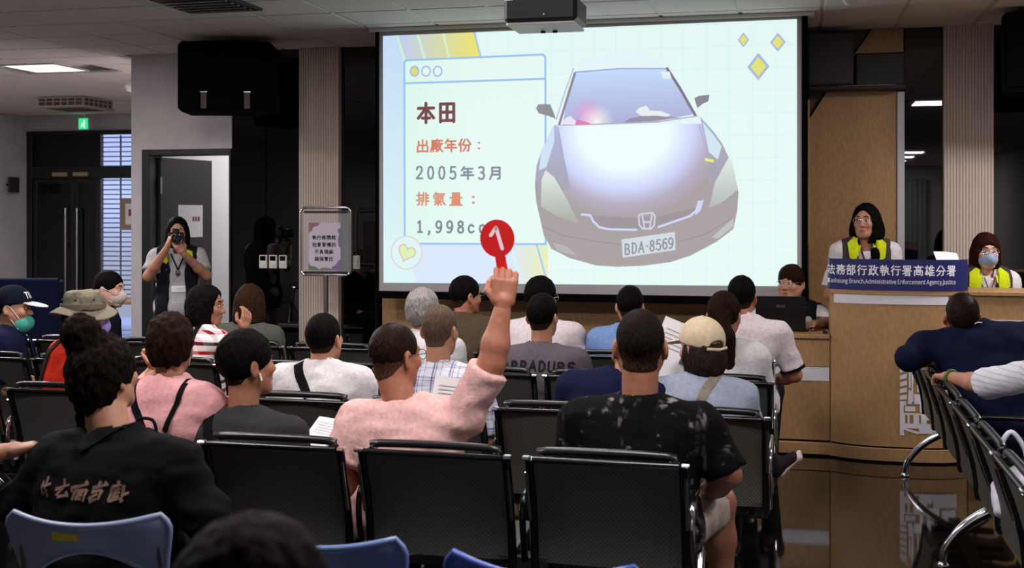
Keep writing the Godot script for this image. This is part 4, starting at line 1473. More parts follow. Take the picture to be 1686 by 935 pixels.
func build_podium() -> void:
	var wood: Material = mats["golden wood veneer"]
	var grey: Material = mats["pale grey laminate"]
	var acc := 0.0
	var last := Vector2(1.055, lect_z(1.055))
	for k in 61:
		var x := lerpf(1.055, 0.221, k / 60.0)
		var p := Vector2(x, lect_z(x))
		acc += p.distance_to(last)
		last = p
		lect_x.append(x)
		lect_s.append(acc)
	var full := acc
	var L := thing("lectern", "curved golden wood lectern with a blue name banner", "lectern")
	var s := Shape.new()
	lect_sheet(s, 0.0, full + 0.36, 0.1, 1.06, 0.0, 0.03)
	part("body", s.done(), wood, L)
	s = Shape.new()
	lect_sheet(s, 0.0, full + 0.36, 0.012, 0.088, 0.022, 0.05)
	part("plinth", s.done(), wood, L)
	s = Shape.new()
	lect_sheet(s, 0.0, full + 0.36, 0.0, 0.1, -0.012, 0.02)
	part("kick_recess", s.done(), mats["matte black"], L)
	part("side", span(Vector3(1.03, 0.0, -8.31), Vector3(1.055, 1.06, -7.96), 0.003), wood, L)
	s = Shape.new()
	var top := PackedVector2Array()
	for k in 25:
		var g := lect_map(full * k / 24.0, 0.01)
		top.append(Vector2(g.x, -g.y))
	top.append(Vector2(0.221, 8.31))
	top.append(Vector2(1.055, 8.31))
	s.prism(top, 1.06, 1.085)
	s.moved(Transform3D(Basis(Vector3(1, 0, 0), Vector3(0, 0, -1), Vector3(0, 1, 0)), Vector3.ZERO))
	part("desktop", s.done(), wood, L)
	s = Shape.new()
	lect_sheet(s, 0.14, full - 0.03, 1.0, 1.075, 0.004, 0.004)
	part("grey_band", s.done(), grey, L, Vector3.ZERO, Vector3.ZERO, "pale grey band under the banner")
	# emblem of white cut-outs
	s = Shape.new()
	var em := []
	var bx := func(x0, y0, x1, y1): em.append(PackedVector2Array([Vector2(x0, y0), Vector2(x1, y0), Vector2(x1, y1), Vector2(x0, y1)]))
	# units: the photographed emblem, 100 wide and 126 high, y up from its foot
	for k in 5:
		em.append(PackedVector2Array([Vector2(0, 58 + k * 11), Vector2(11, 60 + k * 11.5), Vector2(11, 67 + k * 11.5), Vector2(0, 65 + k * 11)]))
	em.append(PackedVector2Array([Vector2(1, 107), Vector2(12, 117), Vector2(13, 121), Vector2(2, 112)]))
	bx.call(0, 2, 6, 56)
	bx.call(6, 50, 10, 56)
	bx.call(18, 56, 21, 126)
	em.append(PackedVector2Array([Vector2(12, 52), Vector2(19, 52), Vector2(19, 72), Vector2(14, 76)]))
	bx.call(14, 78, 17, 106)
	for k in 4:
		bx.call(27 + k * 5, 72, 29.5 + k * 5, 120 - k * 4)
	bx.call(46, 74, 48, 108)
	bx.call(22, 52, 50, 68)
	bx.call(31, 38, 36, 52)
	bx.call(8, 40, 24, 48)
	bx.call(6, 34, 52, 37)
	bx.call(6, 12, 50, 20)
	bx.call(6, 20, 8, 34)
	bx.call(12, 20, 15, 34)
	bx.call(21, 16, 30, 34)
	bx.call(33, 20, 42, 34)
	bx.call(42, 26, 62, 52)
	bx.call(52, 4, 92, 26)
	bx.call(30, 4, 52, 14)
	em.append(PackedVector2Array([Vector2(4, 10), Vector2(28, 3), Vector2(32, 6), Vector2(6, 13)]))
	bx.call(66, 30, 90, 48)
	bx.call(66, 54, 74, 110)
	bx.call(78, 54, 82, 120)
	bx.call(86, 54, 92, 116)
	bx.call(54, 60, 60, 112)
	bx.call(0, 0, 7, 4)
	var em2 := []
	for p in em:
		var o := PackedVector2Array()
		for v in p:
			o.append(Vector2(0.437 - v.x * 0.00385, 0.175 + v.y * 0.00385))
		o.reverse()
		em2.append(o)
	part("emblem", bent_polys(em2, lect_map, 0.003), grey, L, Vector3.ZERO, Vector3.ZERO, "pale cut-out emblem on the wood front")
	# blue banner
	var B := thing("name_banner", "blue banner with white Chinese and English lettering on the lectern", "banner")
	s = Shape.new()
	lect_sheet(s, 0.0, full + 0.12, 1.088, 1.284, 0.014, 0.012)
	part("cloth", s.done(), mat("royal blue vinyl", Color(0.085, 0.10, 0.36), 0.45), B)
	var white := mat("white lettering", Color(0.9, 0.9, 0.93), 0.6)
	var text := "法務部行政執行署高雄分署"
	var polys := []
	for i in 12:
		var u := 0.098 + (11 - i) * 0.0672
		var gp := glyph_polys(text[i], Vector2(0, 0), Vector2(0.057, 0.066), 0.0066)
		for p in gp:
			var o := PackedVector2Array()
			for v in p:
				o.append(Vector2(u + 0.057 - v.x, 1.182 + v.y))
			o.reverse()
			polys.append(o)
	part("chinese_lettering", bent_polys(polys, lect_map, 0.0155, 0.01), white, B)
	var tm := TextMesh.new()
	var fnt := SystemFont.new()
	fnt.font_names = PackedStringArray(["Droid Sans"])
	tm.font = fnt
	tm.text = "Kaohsiung Branch,Administrative Enforcement Agency,Justice"
	tm.font_size = 32
	tm.pixel_size = 0.001
	tm.depth = 0.0
	var arr := tm.get_mesh_arrays()
	var tv: PackedVector3Array = arr[Mesh.ARRAY_VERTEX]
	var ti: PackedInt32Array = arr[Mesh.ARRAY_INDEX] if arr[Mesh.ARRAY_INDEX] != null else PackedInt32Array(range(tv.size()))
	var x0 := 1e9
	var x1 := -1e9
	for v in tv:
		x0 = minf(x0, v.x)
		x1 = maxf(x1, v.x)
	var sc := 0.785 / maxf(x1 - x0, 1e-4)
	s = Shape.new()
	for i in range(0, ti.size() - 2, 3):
		var c := []
		for k in 3:
			var v := tv[ti[i + k]]
			var g := lect_map(0.098 + (x1 - v.x) * sc, 0.0155)
			c.append(Vector3(g.x, 1.143 + v.y * sc * 1.3, g.y))
		var nn: Vector3 = (c[1] - c[0]).cross(c[2] - c[0])
		if nn.z > 0.0:
			s.tri(c[0], c[1], c[2])
		else:
			s.tri(c[0], c[2], c[1])
	part("english_lettering", s.done(), white, B)
	# low desk on the left of the lectern
	var D := thing("side_desk", "low golden wood desk carrying the laptop beside the lectern", "desk")
	part("body", span(Vector3(-0.75, 0.1, -8.33), Vector3(0.219, 0.76, -7.95), 0.004), wood, D)
	part("plinth", span(Vector3(-0.76, 0.012, -8.33), Vector3(0.219, 0.088, -7.925), 0.004), wood, D)
	part("kick_recess", span(Vector3(-0.74, 0.0, -8.31), Vector3(0.219, 0.1, -7.962)), mats["matte black"], D)
	part("worktop", span(Vector3(-0.77, 0.76, -8.33), Vector3(0.219, 0.79, -7.93), 0.005), wood, D)
	part("grey_band", span(Vector3(-0.70, 0.487, -7.952), Vector3(0.214, 0.578, -7.945)), grey, D, Vector3.ZERO, Vector3.ZERO, "pale grey band across the desk front")
	part("band_edge", span(Vector3(-0.70, 0.58, -7.952), Vector3(0.216, 0.588, -7.94), 0.001), wood, D)
	# high counter on the right
	var C := thing("side_counter", "high golden wood counter in front of the masked clerk", "counter")
	part("body", span(Vector3(1.058, 0.1, -8.3), Vector3(3.4, 1.055, -7.95), 0.004), wood, C)
	part("plinth", span(Vector3(1.058, 0.012, -8.3), Vector3(3.4, 0.088, -7.925), 0.004), wood, C)
	part("kick_recess", span(Vector3(1.058, 0.0, -8.28), Vector3(3.38, 0.1, -7.962)), mats["matte black"], C)
	part("worktop", span(Vector3(1.058, 1.055, -8.35), Vector3(3.42, 1.085, -7.93), 0.005), wood, C)
	part("grey_band", span(Vector3(1.2, 0.82, -7.952), Vector3(3.3, 0.905, -7.945)), grey, C, Vector3.ZERO, Vector3.ZERO, "pale grey band across the counter front")
	# platform under the clerks
	struct("trim_1", span(Vector3(0.24, 0.0, -9.4), Vector3(3.4, 0.03, -8.36)), mats["charcoal paint"], "low dark platform behind the lectern", "platform")

# ---------------------------------------------------------------- metal benches
# local axes of a bench: x along it, facing -z, top of the backs at z = 0
const SEAT_W := 0.545
const BACK_H := 0.757

func seat_shapes() -> void:
	if once.has("seat"):
		return
	once["seat"] = null
	var prof := [Vector2(-0.02, BACK_H - 0.012), Vector2(-0.035, 0.70), Vector2(-0.072, 0.60), Vector2(-0.10, 0.50), Vector2(-0.112, 0.42), Vector2(-0.115, 0.37)]
	var w := SEAT_W * 0.5 - 0.025
	var s := Shape.new()
	for side in 2:
		var pts := []
		var uvs := []
		for i in prof.size():
			for k in 9:
				var u := -1.0 + 2.0 * k / 8.0
				var dz := 0.012 * (1.0 - u * u)
				pts.append(Vector3((u if side == 0 else -u) * w, prof[i].y, prof[i].x + dz + (0.0 if side == 0 else -0.006)))
				uvs.append(Vector2(u * w, prof[i].y) * 60.0)
		pts.reverse()
		uvs.reverse()
		var fl := []
		var fu := []
		for i in prof.size():
			for k in 9:
				fl.append(pts[i * 9 + 8 - k])
				fu.append(uvs[i * 9 + 8 - k])
		s.grid(fl, prof.size(), 9, false, fu)
	mats["m_back"] = s.done()
	# rolled lip along the top and along the foot of the back
	s = Shape.new()
	s.tube([Vector3(-w, BACK_H - 0.012, -0.012), Vector3(w, BACK_H - 0.012, -0.012)], 0.011, 8)
	mats["m_lip"] = s.done()
	# padded roll in front of the top edge
	s = Shape.new()
	s.tube(curve_pts([Vector3(-w + 0.03, BACK_H - 0.012, -0.045), Vector3(-w + 0.045, BACK_H + 0.012, -0.045), Vector3(w - 0.045, BACK_H + 0.012, -0.045), Vector3(w - 0.03, BACK_H - 0.012, -0.045)], 4), 0.015, 8)
	mats["m_pad"] = s.done()
	# upright at either side
	s = Shape.new()
	s.tube(curve_pts([Vector3(0, BACK_H - 0.01, -0.02), Vector3(0, 0.62, -0.066), Vector3(0, 0.46, -0.108), Vector3(0, 0.34, -0.12)], 4), 0.016, 8)
	mats["m_upright"] = s.done()
	s = Shape.new()
	s.tube([Vector3(0, 0.70, -0.018), Vector3(0, 0.60, -0.05), Vector3(0, 0.52, -0.078)], 0.006, 6)
	s.box(Vector3(0, BACK_H - 0.008, -0.012), Vector3(0.03, 0.014, 0.03), 0.004)
	mats["m_bright"] = s.done()
	# seat pan
	s = Shape.new()
	var sp := [Vector2(-0.11, 0.385), Vector2(-0.2, 0.375), Vector2(-0.35, 0.385), Vector2(-0.5, 0.405), Vector2(-0.545, 0.395), Vector2(-0.555, 0.37)]
	for side in 2:
		var pts := []
		for i in sp.size():
			for k in 5:
				var u := -1.0 + 2.0 * k / 4.0
				pts.append(Vector3((u if side == 0 else -u) * w, sp[i].y + (0.0 if side == 0 else -0.006), sp[i].x))
		s.grid(pts, sp.size(), 5)
	mats["m_pan"] = s.done()
	s = Shape.new()
	s.box(Vector3(0, 0.345, -0.33), Vector3(0.04, 0.04, 0.36), 0.006)
	mats["m_bracket"] = s.done()
	# armrest loop
	s = Shape.new()
	s.tube(curve_pts([Vector3(0, 0.36, -0.14), Vector3(0, 0.5, -0.1), Vector3(0, 0.585, -0.12), Vector3(0, 0.60, -0.2), Vector3(0, 0.60, -0.4), Vector3(0, 0.585, -0.47), Vector3(0, 0.5, -0.46), Vector3(0, 0.36, -0.4)], 4), 0.012, 8)
	mats["m_arm"] = s.done()
	# leg: two curved feet from the beam
	s = Shape.new()
	s.tube(curve_pts([Vector3(0, 0.31, -0.3), Vector3(0, 0.27, -0.2), Vector3(0, 0.19, -0.08), Vector3(0, 0.09, 0.0), Vector3(0, 0.02, 0.015)], 5), [0.026, 0.026, 0.026, 0.026, 0.026, 0.025, 0.025, 0.025, 0.024, 0.023, 0.023, 0.022, 0.021, 0.02, 0.02, 0.02, 0.019, 0.018, 0.018, 0.017, 0.017], 8)
	s.tube(curve_pts([Vector3(0, 0.31, -0.28), Vector3(0, 0.27, -0.38), Vector3(0, 0.19, -0.48), Vector3(0, 0.09, -0.55), Vector3(0, 0.02, -0.565)], 5), 0.02, 8)
	s.lathe([Vector2(0.0, 0.0), Vector2(0.026, 0.0), Vector2(0.028, 0.012), Vector2(0.016, 0.024), Vector2(0.0, 0.026)], 10, Vector3(0, 0, 0.015))
	s.lathe([Vector2(0.0, 0.0), Vector2(0.026, 0.0), Vector2(0.028, 0.012), Vector2(0.016, 0.024), Vector2(0.0, 0.026)], 10, Vector3(0, 0, -0.565))
	mats["m_leg"] = s.done()

func bench(label: String, at: Vector3, turn: float, n: int, pitch: float, group := "", leg_at := []) -> void:
	seat_shapes()
	var b := thing("metal_bench", label, "bench", at, turn, "metal benches of the hall")
	var x0 := -0.5 * n * pitch
	part("beam", boxm(Vector3(n * pitch - 0.06, 0.06, 0.07), 0.006, Vector3(0, 0.315, -0.29)), mats["black paint"], b)
	for i in n:
		var st := Node3D.new()
		st.name = "seat"
		st.position = Vector3(x0 + (i + 0.5) * pitch, 0, 0)
		b.add_child(st, true)
		part("backrest", mats["m_back"], mats["perforated black steel"], st)
		part("back_lip", mats["m_lip"], mats["black lacquer"] if mats.has("black lacquer") else mat("black lacquer", Color(0.06, 0.06, 0.062), 0.25, 0.3), st)
		part("head_pad", mats["m_pad"], mats["black vinyl"], st)
		for sg in [-1.0, 1.0]:
			part("upright", mats["m_upright"], mats["black lacquer"], st, Vector3(sg * (SEAT_W * 0.5 - 0.012), 0, 0))
			part("chrome_trim", mats["m_bright"], mats["chrome"], st, Vector3(sg * (SEAT_W * 0.5 - 0.004), 0, 0))
			part("bracket", mats["m_bracket"], mats["black lacquer"], st, Vector3(sg * 0.2, 0, 0))
		part("seat_pan", mats["m_pan"], mats["perforated black steel"], st)
	for i in n + 1:
		part("armrest", mats["m_arm"], mats["chrome"] if i == 0 or i == n else mats["black lacquer"], b, Vector3(x0 + i * pitch + (0.02 if i == 0 else (-0.02 if i == n else 0.0)), 0, 0))
	var legs: Array = leg_at if leg_at.size() > 0 else [x0 + pitch * 0.5, -x0 - pitch * 0.5]
	for x in legs:
		part("leg", mats["m_leg"], mats["chrome"], b, Vector3(x, 0, 0))

func build_benches() -> void:
	# rows facing the screen: right end and depth of each
	bench("black perforated metal bench in the nearest row, behind the raised paddle", Vector3(-1.22, 0, -3.9), 0, 3, 0.602)
	bench("three-seat metal bench in the second row, at its aisle end", Vector3(-0.97, 0, -4.86), 0, 3, 0.592)
	bench("three-seat metal bench in the second row, under the white polo shirt", Vector3(-2.75, 0, -4.86), 0, 3, 0.592)
	bench("metal bench in the second row at the far left edge", Vector3(-3.95, 0, -4.86), 0, 1, 0.592)
	bench("metal bench in the third row, at its aisle end", Vector3(-0.97, 0, -5.89), 0, 3, 0.592)
	bench("metal bench in the middle of the third row", Vector3(-2.75, 0, -5.89), 0, 3, 0.592)
	bench("metal bench in the third row under the man in the navy cap", Vector3(-4.53, 0, -5.89), 0, 3, 0.592)
	bench("metal bench in the front row, nearest the low desk", Vector3(-0.985, 0, -6.77), 0, 3, 0.592)
	bench("metal bench in the middle of the front row", Vector3(-2.765, 0, -6.77), 0, 3, 0.592)
	bench("metal bench at the left end of the front row", Vector3(-4.545, 0, -6.77), 0, 3, 0.592)
	bench("long metal bench seen end-on along the right aisle", Vector3(0.655, 0, -5.47), -PI / 2, 8, 0.56, "", [-1.98, -0.12, 1.75])

# ---------------------------------------------------------------- blue plastic chairs
func blue_chair(label: String, at: Vector3, turn: float, tone: Color, key: String, sticker := false, tall := 1.0) -> void:
	var t := thing("plastic_chair", label, "chair", at, turn, "blue plastic chairs in the foreground")
	t.scale = Vector3(1, tall, 1)
	var m := mat(key, tone, 0.38)
	var rows := 13
	var cols := 17
	var front := []
	var back := []
	for r in rows:
		var v := float(r) / (rows - 1)
		for k in cols:
			var u := -1.0 + 2.0 * k / (cols - 1)
			var wd := lerpf(0.205, 0.235, smoothstep(0.0, 1.0, v)) - 0.025 * pow(maxf(0.0, (v - 0.8) / 0.2), 2.0)
			var dip := 0.022 * (1.0 - u * u)
			var y := lerpf(0.53 + 0.105 * (1.0 - u * u), 0.74 - dip, v)
			var z := -0.02 + 0.06 * v + 0.055 * (1.0 - u * u)
			front.append(Vector3(u * wd, y, z - 0.005))
			back.append(Vector3(u * wd, y, z + 0.005))
	var s := Shape.new()
	s.grid(back, rows, cols)
	var fr := []
	for r in rows:
		for k in cols:
			fr.append(front[r * cols + cols - 1 - k])
	s.grid(fr, rows, cols)
	# rolled rim round the edge
	var rim := []
	for r in rows:
		rim.append((front[r * cols] + back[r * cols]) * 0.5)
	for k in range(1, cols):
		rim.append((front[(rows - 1) * cols + k] + back[(rows - 1) * cols + k]) * 0.5)
	for r in range(rows - 2, -1, -1):
		rim.append((front[r * cols + cols - 1] + back[r * cols + cols - 1]) * 0.5)
	for k in range(cols - 2, 0, -1):
		rim.append((front[k] + back[k]) * 0.5)
	rim.append(rim[0])
	s.tube(rim, 0.009, 7, false)
	part("backrest", s.done(), m, t)
	# seat shell
	s = Shape.new()
	for side in 2:
		var pts := []
		for r in 9:
			for k in 11:
				var u := -1.0 + 2.0 * k / 10.0
				var v := r / 8.0
				pts.append(Vector3((u if side == 0 else -u) * (0.21 + 0.01 * v), 0.44 - 0.02 * (1.0 - u * u) - 0.03 * pow(v, 4.0) - (0.008 if side == 1 else 0.0), 0.02 - v * 0.42))
		s.grid(pts, 9, 11)
	part("seat", s.done(), m, t)
	for sx in [-1.0, 1.0]:
		part("leg", tubem(curve_pts([Vector3(sx * 0.195, 0.66, 0.02), Vector3(sx * 0.2, 0.55, -0.005), Vector3(sx * 0.2, 0.42, 0.0), Vector3(sx * 0.22, 0.0, 0.08)], 4), 0.011, 8), mats["brushed steel"], t)
		part("leg", tubem(curve_pts([Vector3(sx * 0.2, 0.42, 0.0), Vector3(sx * 0.2, 0.415, -0.34), Vector3(sx * 0.21, 0.36, -0.38), Vector3(sx * 0.22, 0.0, -0.42)], 4), 0.011, 8), mats["brushed steel"], t)
	if sticker:
		var st := Shape.new()
		var pts := []
		for r in 2:
			for k in 5:
				var u := -0.14 + k * 0.045
				var zz := 0.02 + 0.055 * (1.0 - pow(u / 0.225, 2.0)) + 0.0065 + r * 0.008
				pts.append(Vector3(u - 0.075, 0.722 + r * 0.032, zz + 0.001))
		st.grid(pts, 2, 5)
		part("sticker", boxm(Vector3(0.072, 0.033, 0.002), 0.0, Vector3(-0.045, 0.69, 0.079)), mat("yellow sticker", Color(0.78, 0.70, 0.05), 0.6), t, Vector3.ZERO, Vector3.ZERO, "small yellow sticker")

func build_blue_chairs() -> void:
	blue_chair("grey-blue plastic chair with a yellow sticker behind the woman in black", Vector3(-1.93, 0, -2.98), 0.16, Color(0.47, 0.51, 0.63), "grey blue plastic", true)
	blue_chair("grey-blue plastic chair without a sticker beside the nearest dark head", Vector3(-1.16, 0, -2.80), -0.04, Color(0.40, 0.49, 0.68), "mid blue plastic", false, 1.054)
	blue_chair("deep blue plastic chair at the bottom centre of the view", Vector3(-0.555, 0, -2.66), -0.06, Color(0.22, 0.34, 0.68), "deep blue plastic", false, 1.074)

# ---------------------------------------------------------------- people
# A person's own axes: feet on y = 0 under the hips, facing -z, right hand towards +x.
func person(c: Dictionary) -> Dictionary:
	if not c.get("stand", false) and c.at.z > -7.5:
		c.at += Vector3(0, 0, -0.06)
	var root := thing("person", c.label, "person", c.at, deg_to_rad(c.get("yaw", 0.0)), "people at the auction")
	var b := {"root": root}
	var hs: float = c.get("hs", 1.0)
	var g: float = c.get("g", 1.0)
	var sh: float = c.get("sh", 0.19)
	var hy: float = c.get("hip", 0.47)
	var lean := deg_to_rad(c.get("lean", 6.0))
	var side := deg_to_rad(c.get("side", 0.0))
	var u := Vector3(sin(side), cos(lean) * cos(side), -sin(lean)).normalized()
	var tw := deg_to_rad(c.get("twist", 0.0))
	var r := Vector3(cos(tw), 0, -sin(tw))
	r = (r - u * r.dot(u)).normalized()
	var f := u.cross(r).normalized()
	var H := Vector3(0, hy, 0)
	var nk: float = c.get("neck", 0.295)
	var L: float = (c.top - nk * hs - hy) / u.y
	var N := H + u * L
	b.merge({"H": H, "N": N, "u": u, "r": r, "f": f, "L": L, "sh": sh, "g": g, "hs": hs})
	var hoff: Vector3 = c.get("hoff", Vector3.ZERO)
	var C := N + Vector3(0, (nk - 0.12) * hs, 0) + f * 0.025 + hoff
	var hy_ := deg_to_rad(c.get("hyaw", 0.0))
	var hb := Basis(Vector3.UP, hy_) * Basis(Vector3.RIGHT, -deg_to_rad(c.get("hpitch", 0.0))) * Basis(Vector3.BACK, deg_to_rad(c.get("hroll", 0.0)))
	b.C = C
	b.hb = hb
	var q := absf(c.at.z) / 4.0
	var cell: float = clampf(0.0115 * q, 0.0105, 0.017)
	# arms
	var Sj := {}
	var Ej := {}
	var Wj := {}
	for sg in [-1.0, 1.0]:
		var S: Vector3 = H + u * (L * 0.915) + r * sg * (sh - 0.012) - f * 0.005
		if c.has("lift_r") and sg > 0:
			S += Vector3(0, c.lift_r, 0)
		if c.has("lift_l") and sg < 0:
			S += Vector3(0, c.lift_l, 0)
		var arm: Array = c.get("ra" if sg > 0 else "la", [])
		var E: Vector3 = arm[0] if arm.size() > 0 else S + r * sg * 0.055 - u * 0.25 + f * 0.06
		var W: Vector3 = arm[1] if arm.size() > 1 else E - r * sg * 0.09 - u * 0.05 + f * 0.2
		Sj[sg] = S
		Ej[sg] = E
		Wj[sg] = W
	b.merge({"S": Sj, "E": Ej, "W": Wj})
	# ---- skin: head, neck, arms, hands, bare legs
	var skin := skinmat(c.get("skin_key", "warm skin"), c.get("skin", Color(0.72, 0.52, 0.42)))
	var solids := []
	if c.get("show_head", true):
		solids.append(head_solid(b, clampf(0.0056 * q, 0.005, 0.0068 if c.get("face", false) else 0.0085), c.get("beard", 0.0)))
	for sg in [-1.0, 1.0]:
		var a := Solid.new()
		a.cell = clampf(0.011 * q, 0.009, 0.014)
		var ak: float = sqrt(g) * c.get("arm", 1.0)
		a.cone(Sj[sg], Ej[sg], 0.046 * ak, 0.040 * ak, 0.02)
		a.cone(Ej[sg], Ej[sg].lerp(Wj[sg], 0.35), 0.040 * ak, 0.042 * ak, 0.02)
		a.cone(Ej[sg].lerp(Wj[sg], 0.35), Wj[sg], 0.041 * ak, 0.027 * c.get("arm", 1.0), 0.02)
		solids.append(a)
		var hands: String = c.get("hands", "")
		if ("R" if sg > 0 else "L") in hands:
			var hd: Array = c.get("rh" if sg > 0 else "lh", [])
			var dirv: Vector3 = hd[0] if hd.size() > 0 else (Wj[sg] - Ej[sg]).normalized()
			var palm: Vector3 = hd[1] if hd.size() > 1 else Vector3(0, -1, 0)
			var curl: float = hd[2] if hd.size() > 2 else 0.4
			solids.append(hand_solid(Wj[sg], dirv, palm, sg, curl, c.get("hand_scale", 1.0)))
		else:
			var h := Solid.new()
			h.cell = 0.009
			var dv: Vector3 = (Wj[sg] - Ej[sg]).normalized()
			h.cone(Wj[sg], Wj[sg] + dv * 0.07, 0.03, 0.034, 0.02)
			h.cone(Wj[sg] + dv * 0.07, Wj[sg] + dv * 0.14 - u * 0.03, 0.03, 0.018, 0.02)
			solids.append(h)
	# legs
	var stand: bool = c.get("stand", false)
	var Kj := {}
	var Aj := {}
	for sg in [-1.0, 1.0]:
		var K: Vector3
		var A: Vector3
		if stand:
			K = Vector3(sg * 0.09, 0.47, -0.01)
			A = Vector3(sg * 0.09, 0.09, 0.02)
		else:
			K = Vector3(sg * 0.12, maxf(hy + 0.02, 0.46), -0.42)
			A = Vector3(sg * 0.11, 0.09, -0.36)
		var lg: Array = c.get("rl" if sg > 0 else "ll", [])
		if lg.size() > 1:
			K = lg[0]
			A = lg[1]
		Kj[sg] = K
		Aj[sg] = A
	b.K = Kj
	b.A = Aj
	var shorts: bool = c.get("shorts", false)
	if shorts:
		for sg in [-1.0, 1.0]:
			var l := Solid.new()
			l.cell = 0.013
			var hp0 := H + Vector3(sg * 0.09, 0, 0)
			l.cone(hp0, Kj[sg], 0.085, 0.062, 0.03)
			l.cone(Kj[sg], Kj[sg].lerp(Aj[sg], 0.35), 0.06, 0.058, 0.03)
			l.cone(Kj[sg].lerp(Aj[sg], 0.35), Aj[sg], 0.058, 0.036, 0.03)
			solids.append(l)
	var body := part("body", null, skin, root)
	solid_job(body, solids)
	# ---- trousers
	var tr := Solid.new()
	tr.cell = 0.026
	tr.cone(H + Vector3(-0.07 * g, -0.01, 0), H + Vector3(0.07 * g, -0.01, 0), 0.12 * g, 0.12 * g, 0.05)
	for sg in [-1.0, 1.0]:
		var hp0 := H + Vector3(sg * 0.09 * g, -0.02, -0.02)
		if shorts:
			tr.cone(hp0, Kj[sg].lerp(hp0, 0.12), 0.10 * sqrt(g), 0.085, 0.05)
			tr.cell = 0.015
		else:
			tr.cone(hp0, Kj[sg], 0.095 * sqrt(g), 0.07, 0.05)
			tr.cone(Kj[sg], Aj[sg], 0.068, 0.052, 0.03)
	if shorts:
		for sg in [-1.0, 1.0]:
			var hp0 := H + Vector3(sg * 0.09 * g, -0.02, -0.02)
			tr.plane(Kj[sg].lerp(hp0, 0.14), Kj[sg] - hp0, 0.16)
		fold_noise(tr, 0.012, Vector3(14, 9, 14), 5)
	var legs := part("trousers" if not shorts else "shorts", null, cloth(c.get("bottom_key", "dark trousers"), c.get("bottom", Color(0.09, 0.09, 0.11))), root)
	solid_job(legs, [tr])
	for sg in [-1.0, 1.0]:
		var so := Solid.new()
		so.cell = 0.02
		var A: Vector3 = Aj[sg]
		so.cone(A + Vector3(0, -0.045, 0.03), A + Vector3(0, -0.055, -0.14), 0.04, 0.032, 0.03)
		so.cone(A, A + Vector3(0, -0.04, -0.02), 0.045, 0.045, 0.03)
		so.plane(A + Vector3(0, -0.085, 0), Vector3(0, -1, 0), 0.4)
		var shoe := part("shoe", null, mats["black plastic"], root)
		solid_job(shoe, [so])
	# ---- upper garment
	var st := Solid.new()
	st.cell = cell
	var e: float = c.get("loose", 0.012)
	torso(st, b, e)
	var sl: float = c.get("sleeve", 0.8)   # 0..1 along the upper arm, 1..2 along the forearm
	for sg in [-1.0, 1.0]:
		if sl <= 0.0:
			continue
		var end: Vector3 = Sj[sg].lerp(Ej[sg], minf(sl, 1.0))
		var dirv: Vector3 = Ej[sg] - Sj[sg]
		var wide := 0.014 + e
		if sl <= 1.0:
			st.cone(Sj[sg], end + dirv.normalized() * 0.03, 0.05 * sqrt(g) + e, 0.045 * sqrt(g) + wide, 0.05)
			st.plane(end, dirv, 0.13)
		else:
			st.cone(Sj[sg], Ej[sg], 0.05 * sqrt(g) + e, 0.043 * sqrt(g) + e, 0.05)
			end = Ej[sg].lerp(Wj[sg], sl - 1.0)
			dirv = Wj[sg] - Ej[sg]
			st.cone(Ej[sg], end + dirv.normalized() * 0.02, 0.043 * sqrt(g) + e, 0.032 + e, 0.03)
			st.plane(end, dirv, 0.1)
	st.cone(N + u * c.get("neckline", 0.012) + f * 0.015, C, 0.058 * hs * c.get("neck_wide", 1.0), 0.085, 0.006, 1)
	fold_noise(st, c.get("folds", 0.007), c.get("fold_scale", Vector3(7, 13, 7)), int(absf(c.at.x * 100.0)) + 3)
	b.shirt = st
	var top := part(c.get("garment", "shirt"), null, c.mat, root)
	solid_job(top, [st])
	b.top = top
	# ---- hair
	if c.has("hair") and c.hair != "":
		hair_part(b, c.hair, c.get("hair_mat", hairmat("black hair", Color(0.07, 0.06, 0.055))), c)
	if c.get("face", false):
		face_parts(b, skin, c)
	for x in c.get("extras", []):
		extra(b, x)
	return b

func torso(s: Solid, b: Dictionary, e: float) -> void:
	var g: float = b.g
	var p := func(t: float, x: float, z: float) -> Vector3: return b.H + b.u * (b.L * t) + b.r * x + b.f * z
	s.cone(p.call(0.0, -0.075 * g, 0.0), p.call(0.0, 0.075 * g, 0.0), 0.118 * g + e, 0.118 * g + e, 0.05)
	s.cone(p.call(0.05, 0, 0.0), p.call(0.5, 0, -0.012), 0.118 * g + e, 0.112 * g + e, 0.05)
	s.cone(p.call(0.35, -0.06 * g, -0.01), p.call(0.35, 0.06 * g, -0.01), 0.105 * g + e, 0.105 * g + e, 0.05)
	s.cone(p.call(0.65, -0.08, -0.018), p.call(0.65, 0.08, -0.018), 0.106 * sqrt(g) + e, 0.106 * sqrt(g) + e, 0.05)
	var w: float = b.sh
	s.cone(p.call(0.84, -w * 0.5, -0.014), p.call(0.84, w * 0.5, -0.014), 0.086 * sqrt(g) + e, 0.086 * sqrt(g) + e, 0.05)
	for sg in [-1.0, 1.0]:
		s.cone(p.call(0.9, 0, -0.01), b.S[sg], 0.072 + e, 0.055 * sqrt(g) + e, 0.05)
		s.cone(b.N + b.u * 0.035, b.S[sg] * 0.62 + p.call(0.93, 0, 0) * 0.38, 0.045 + e, 0.042 + e, 0.05)

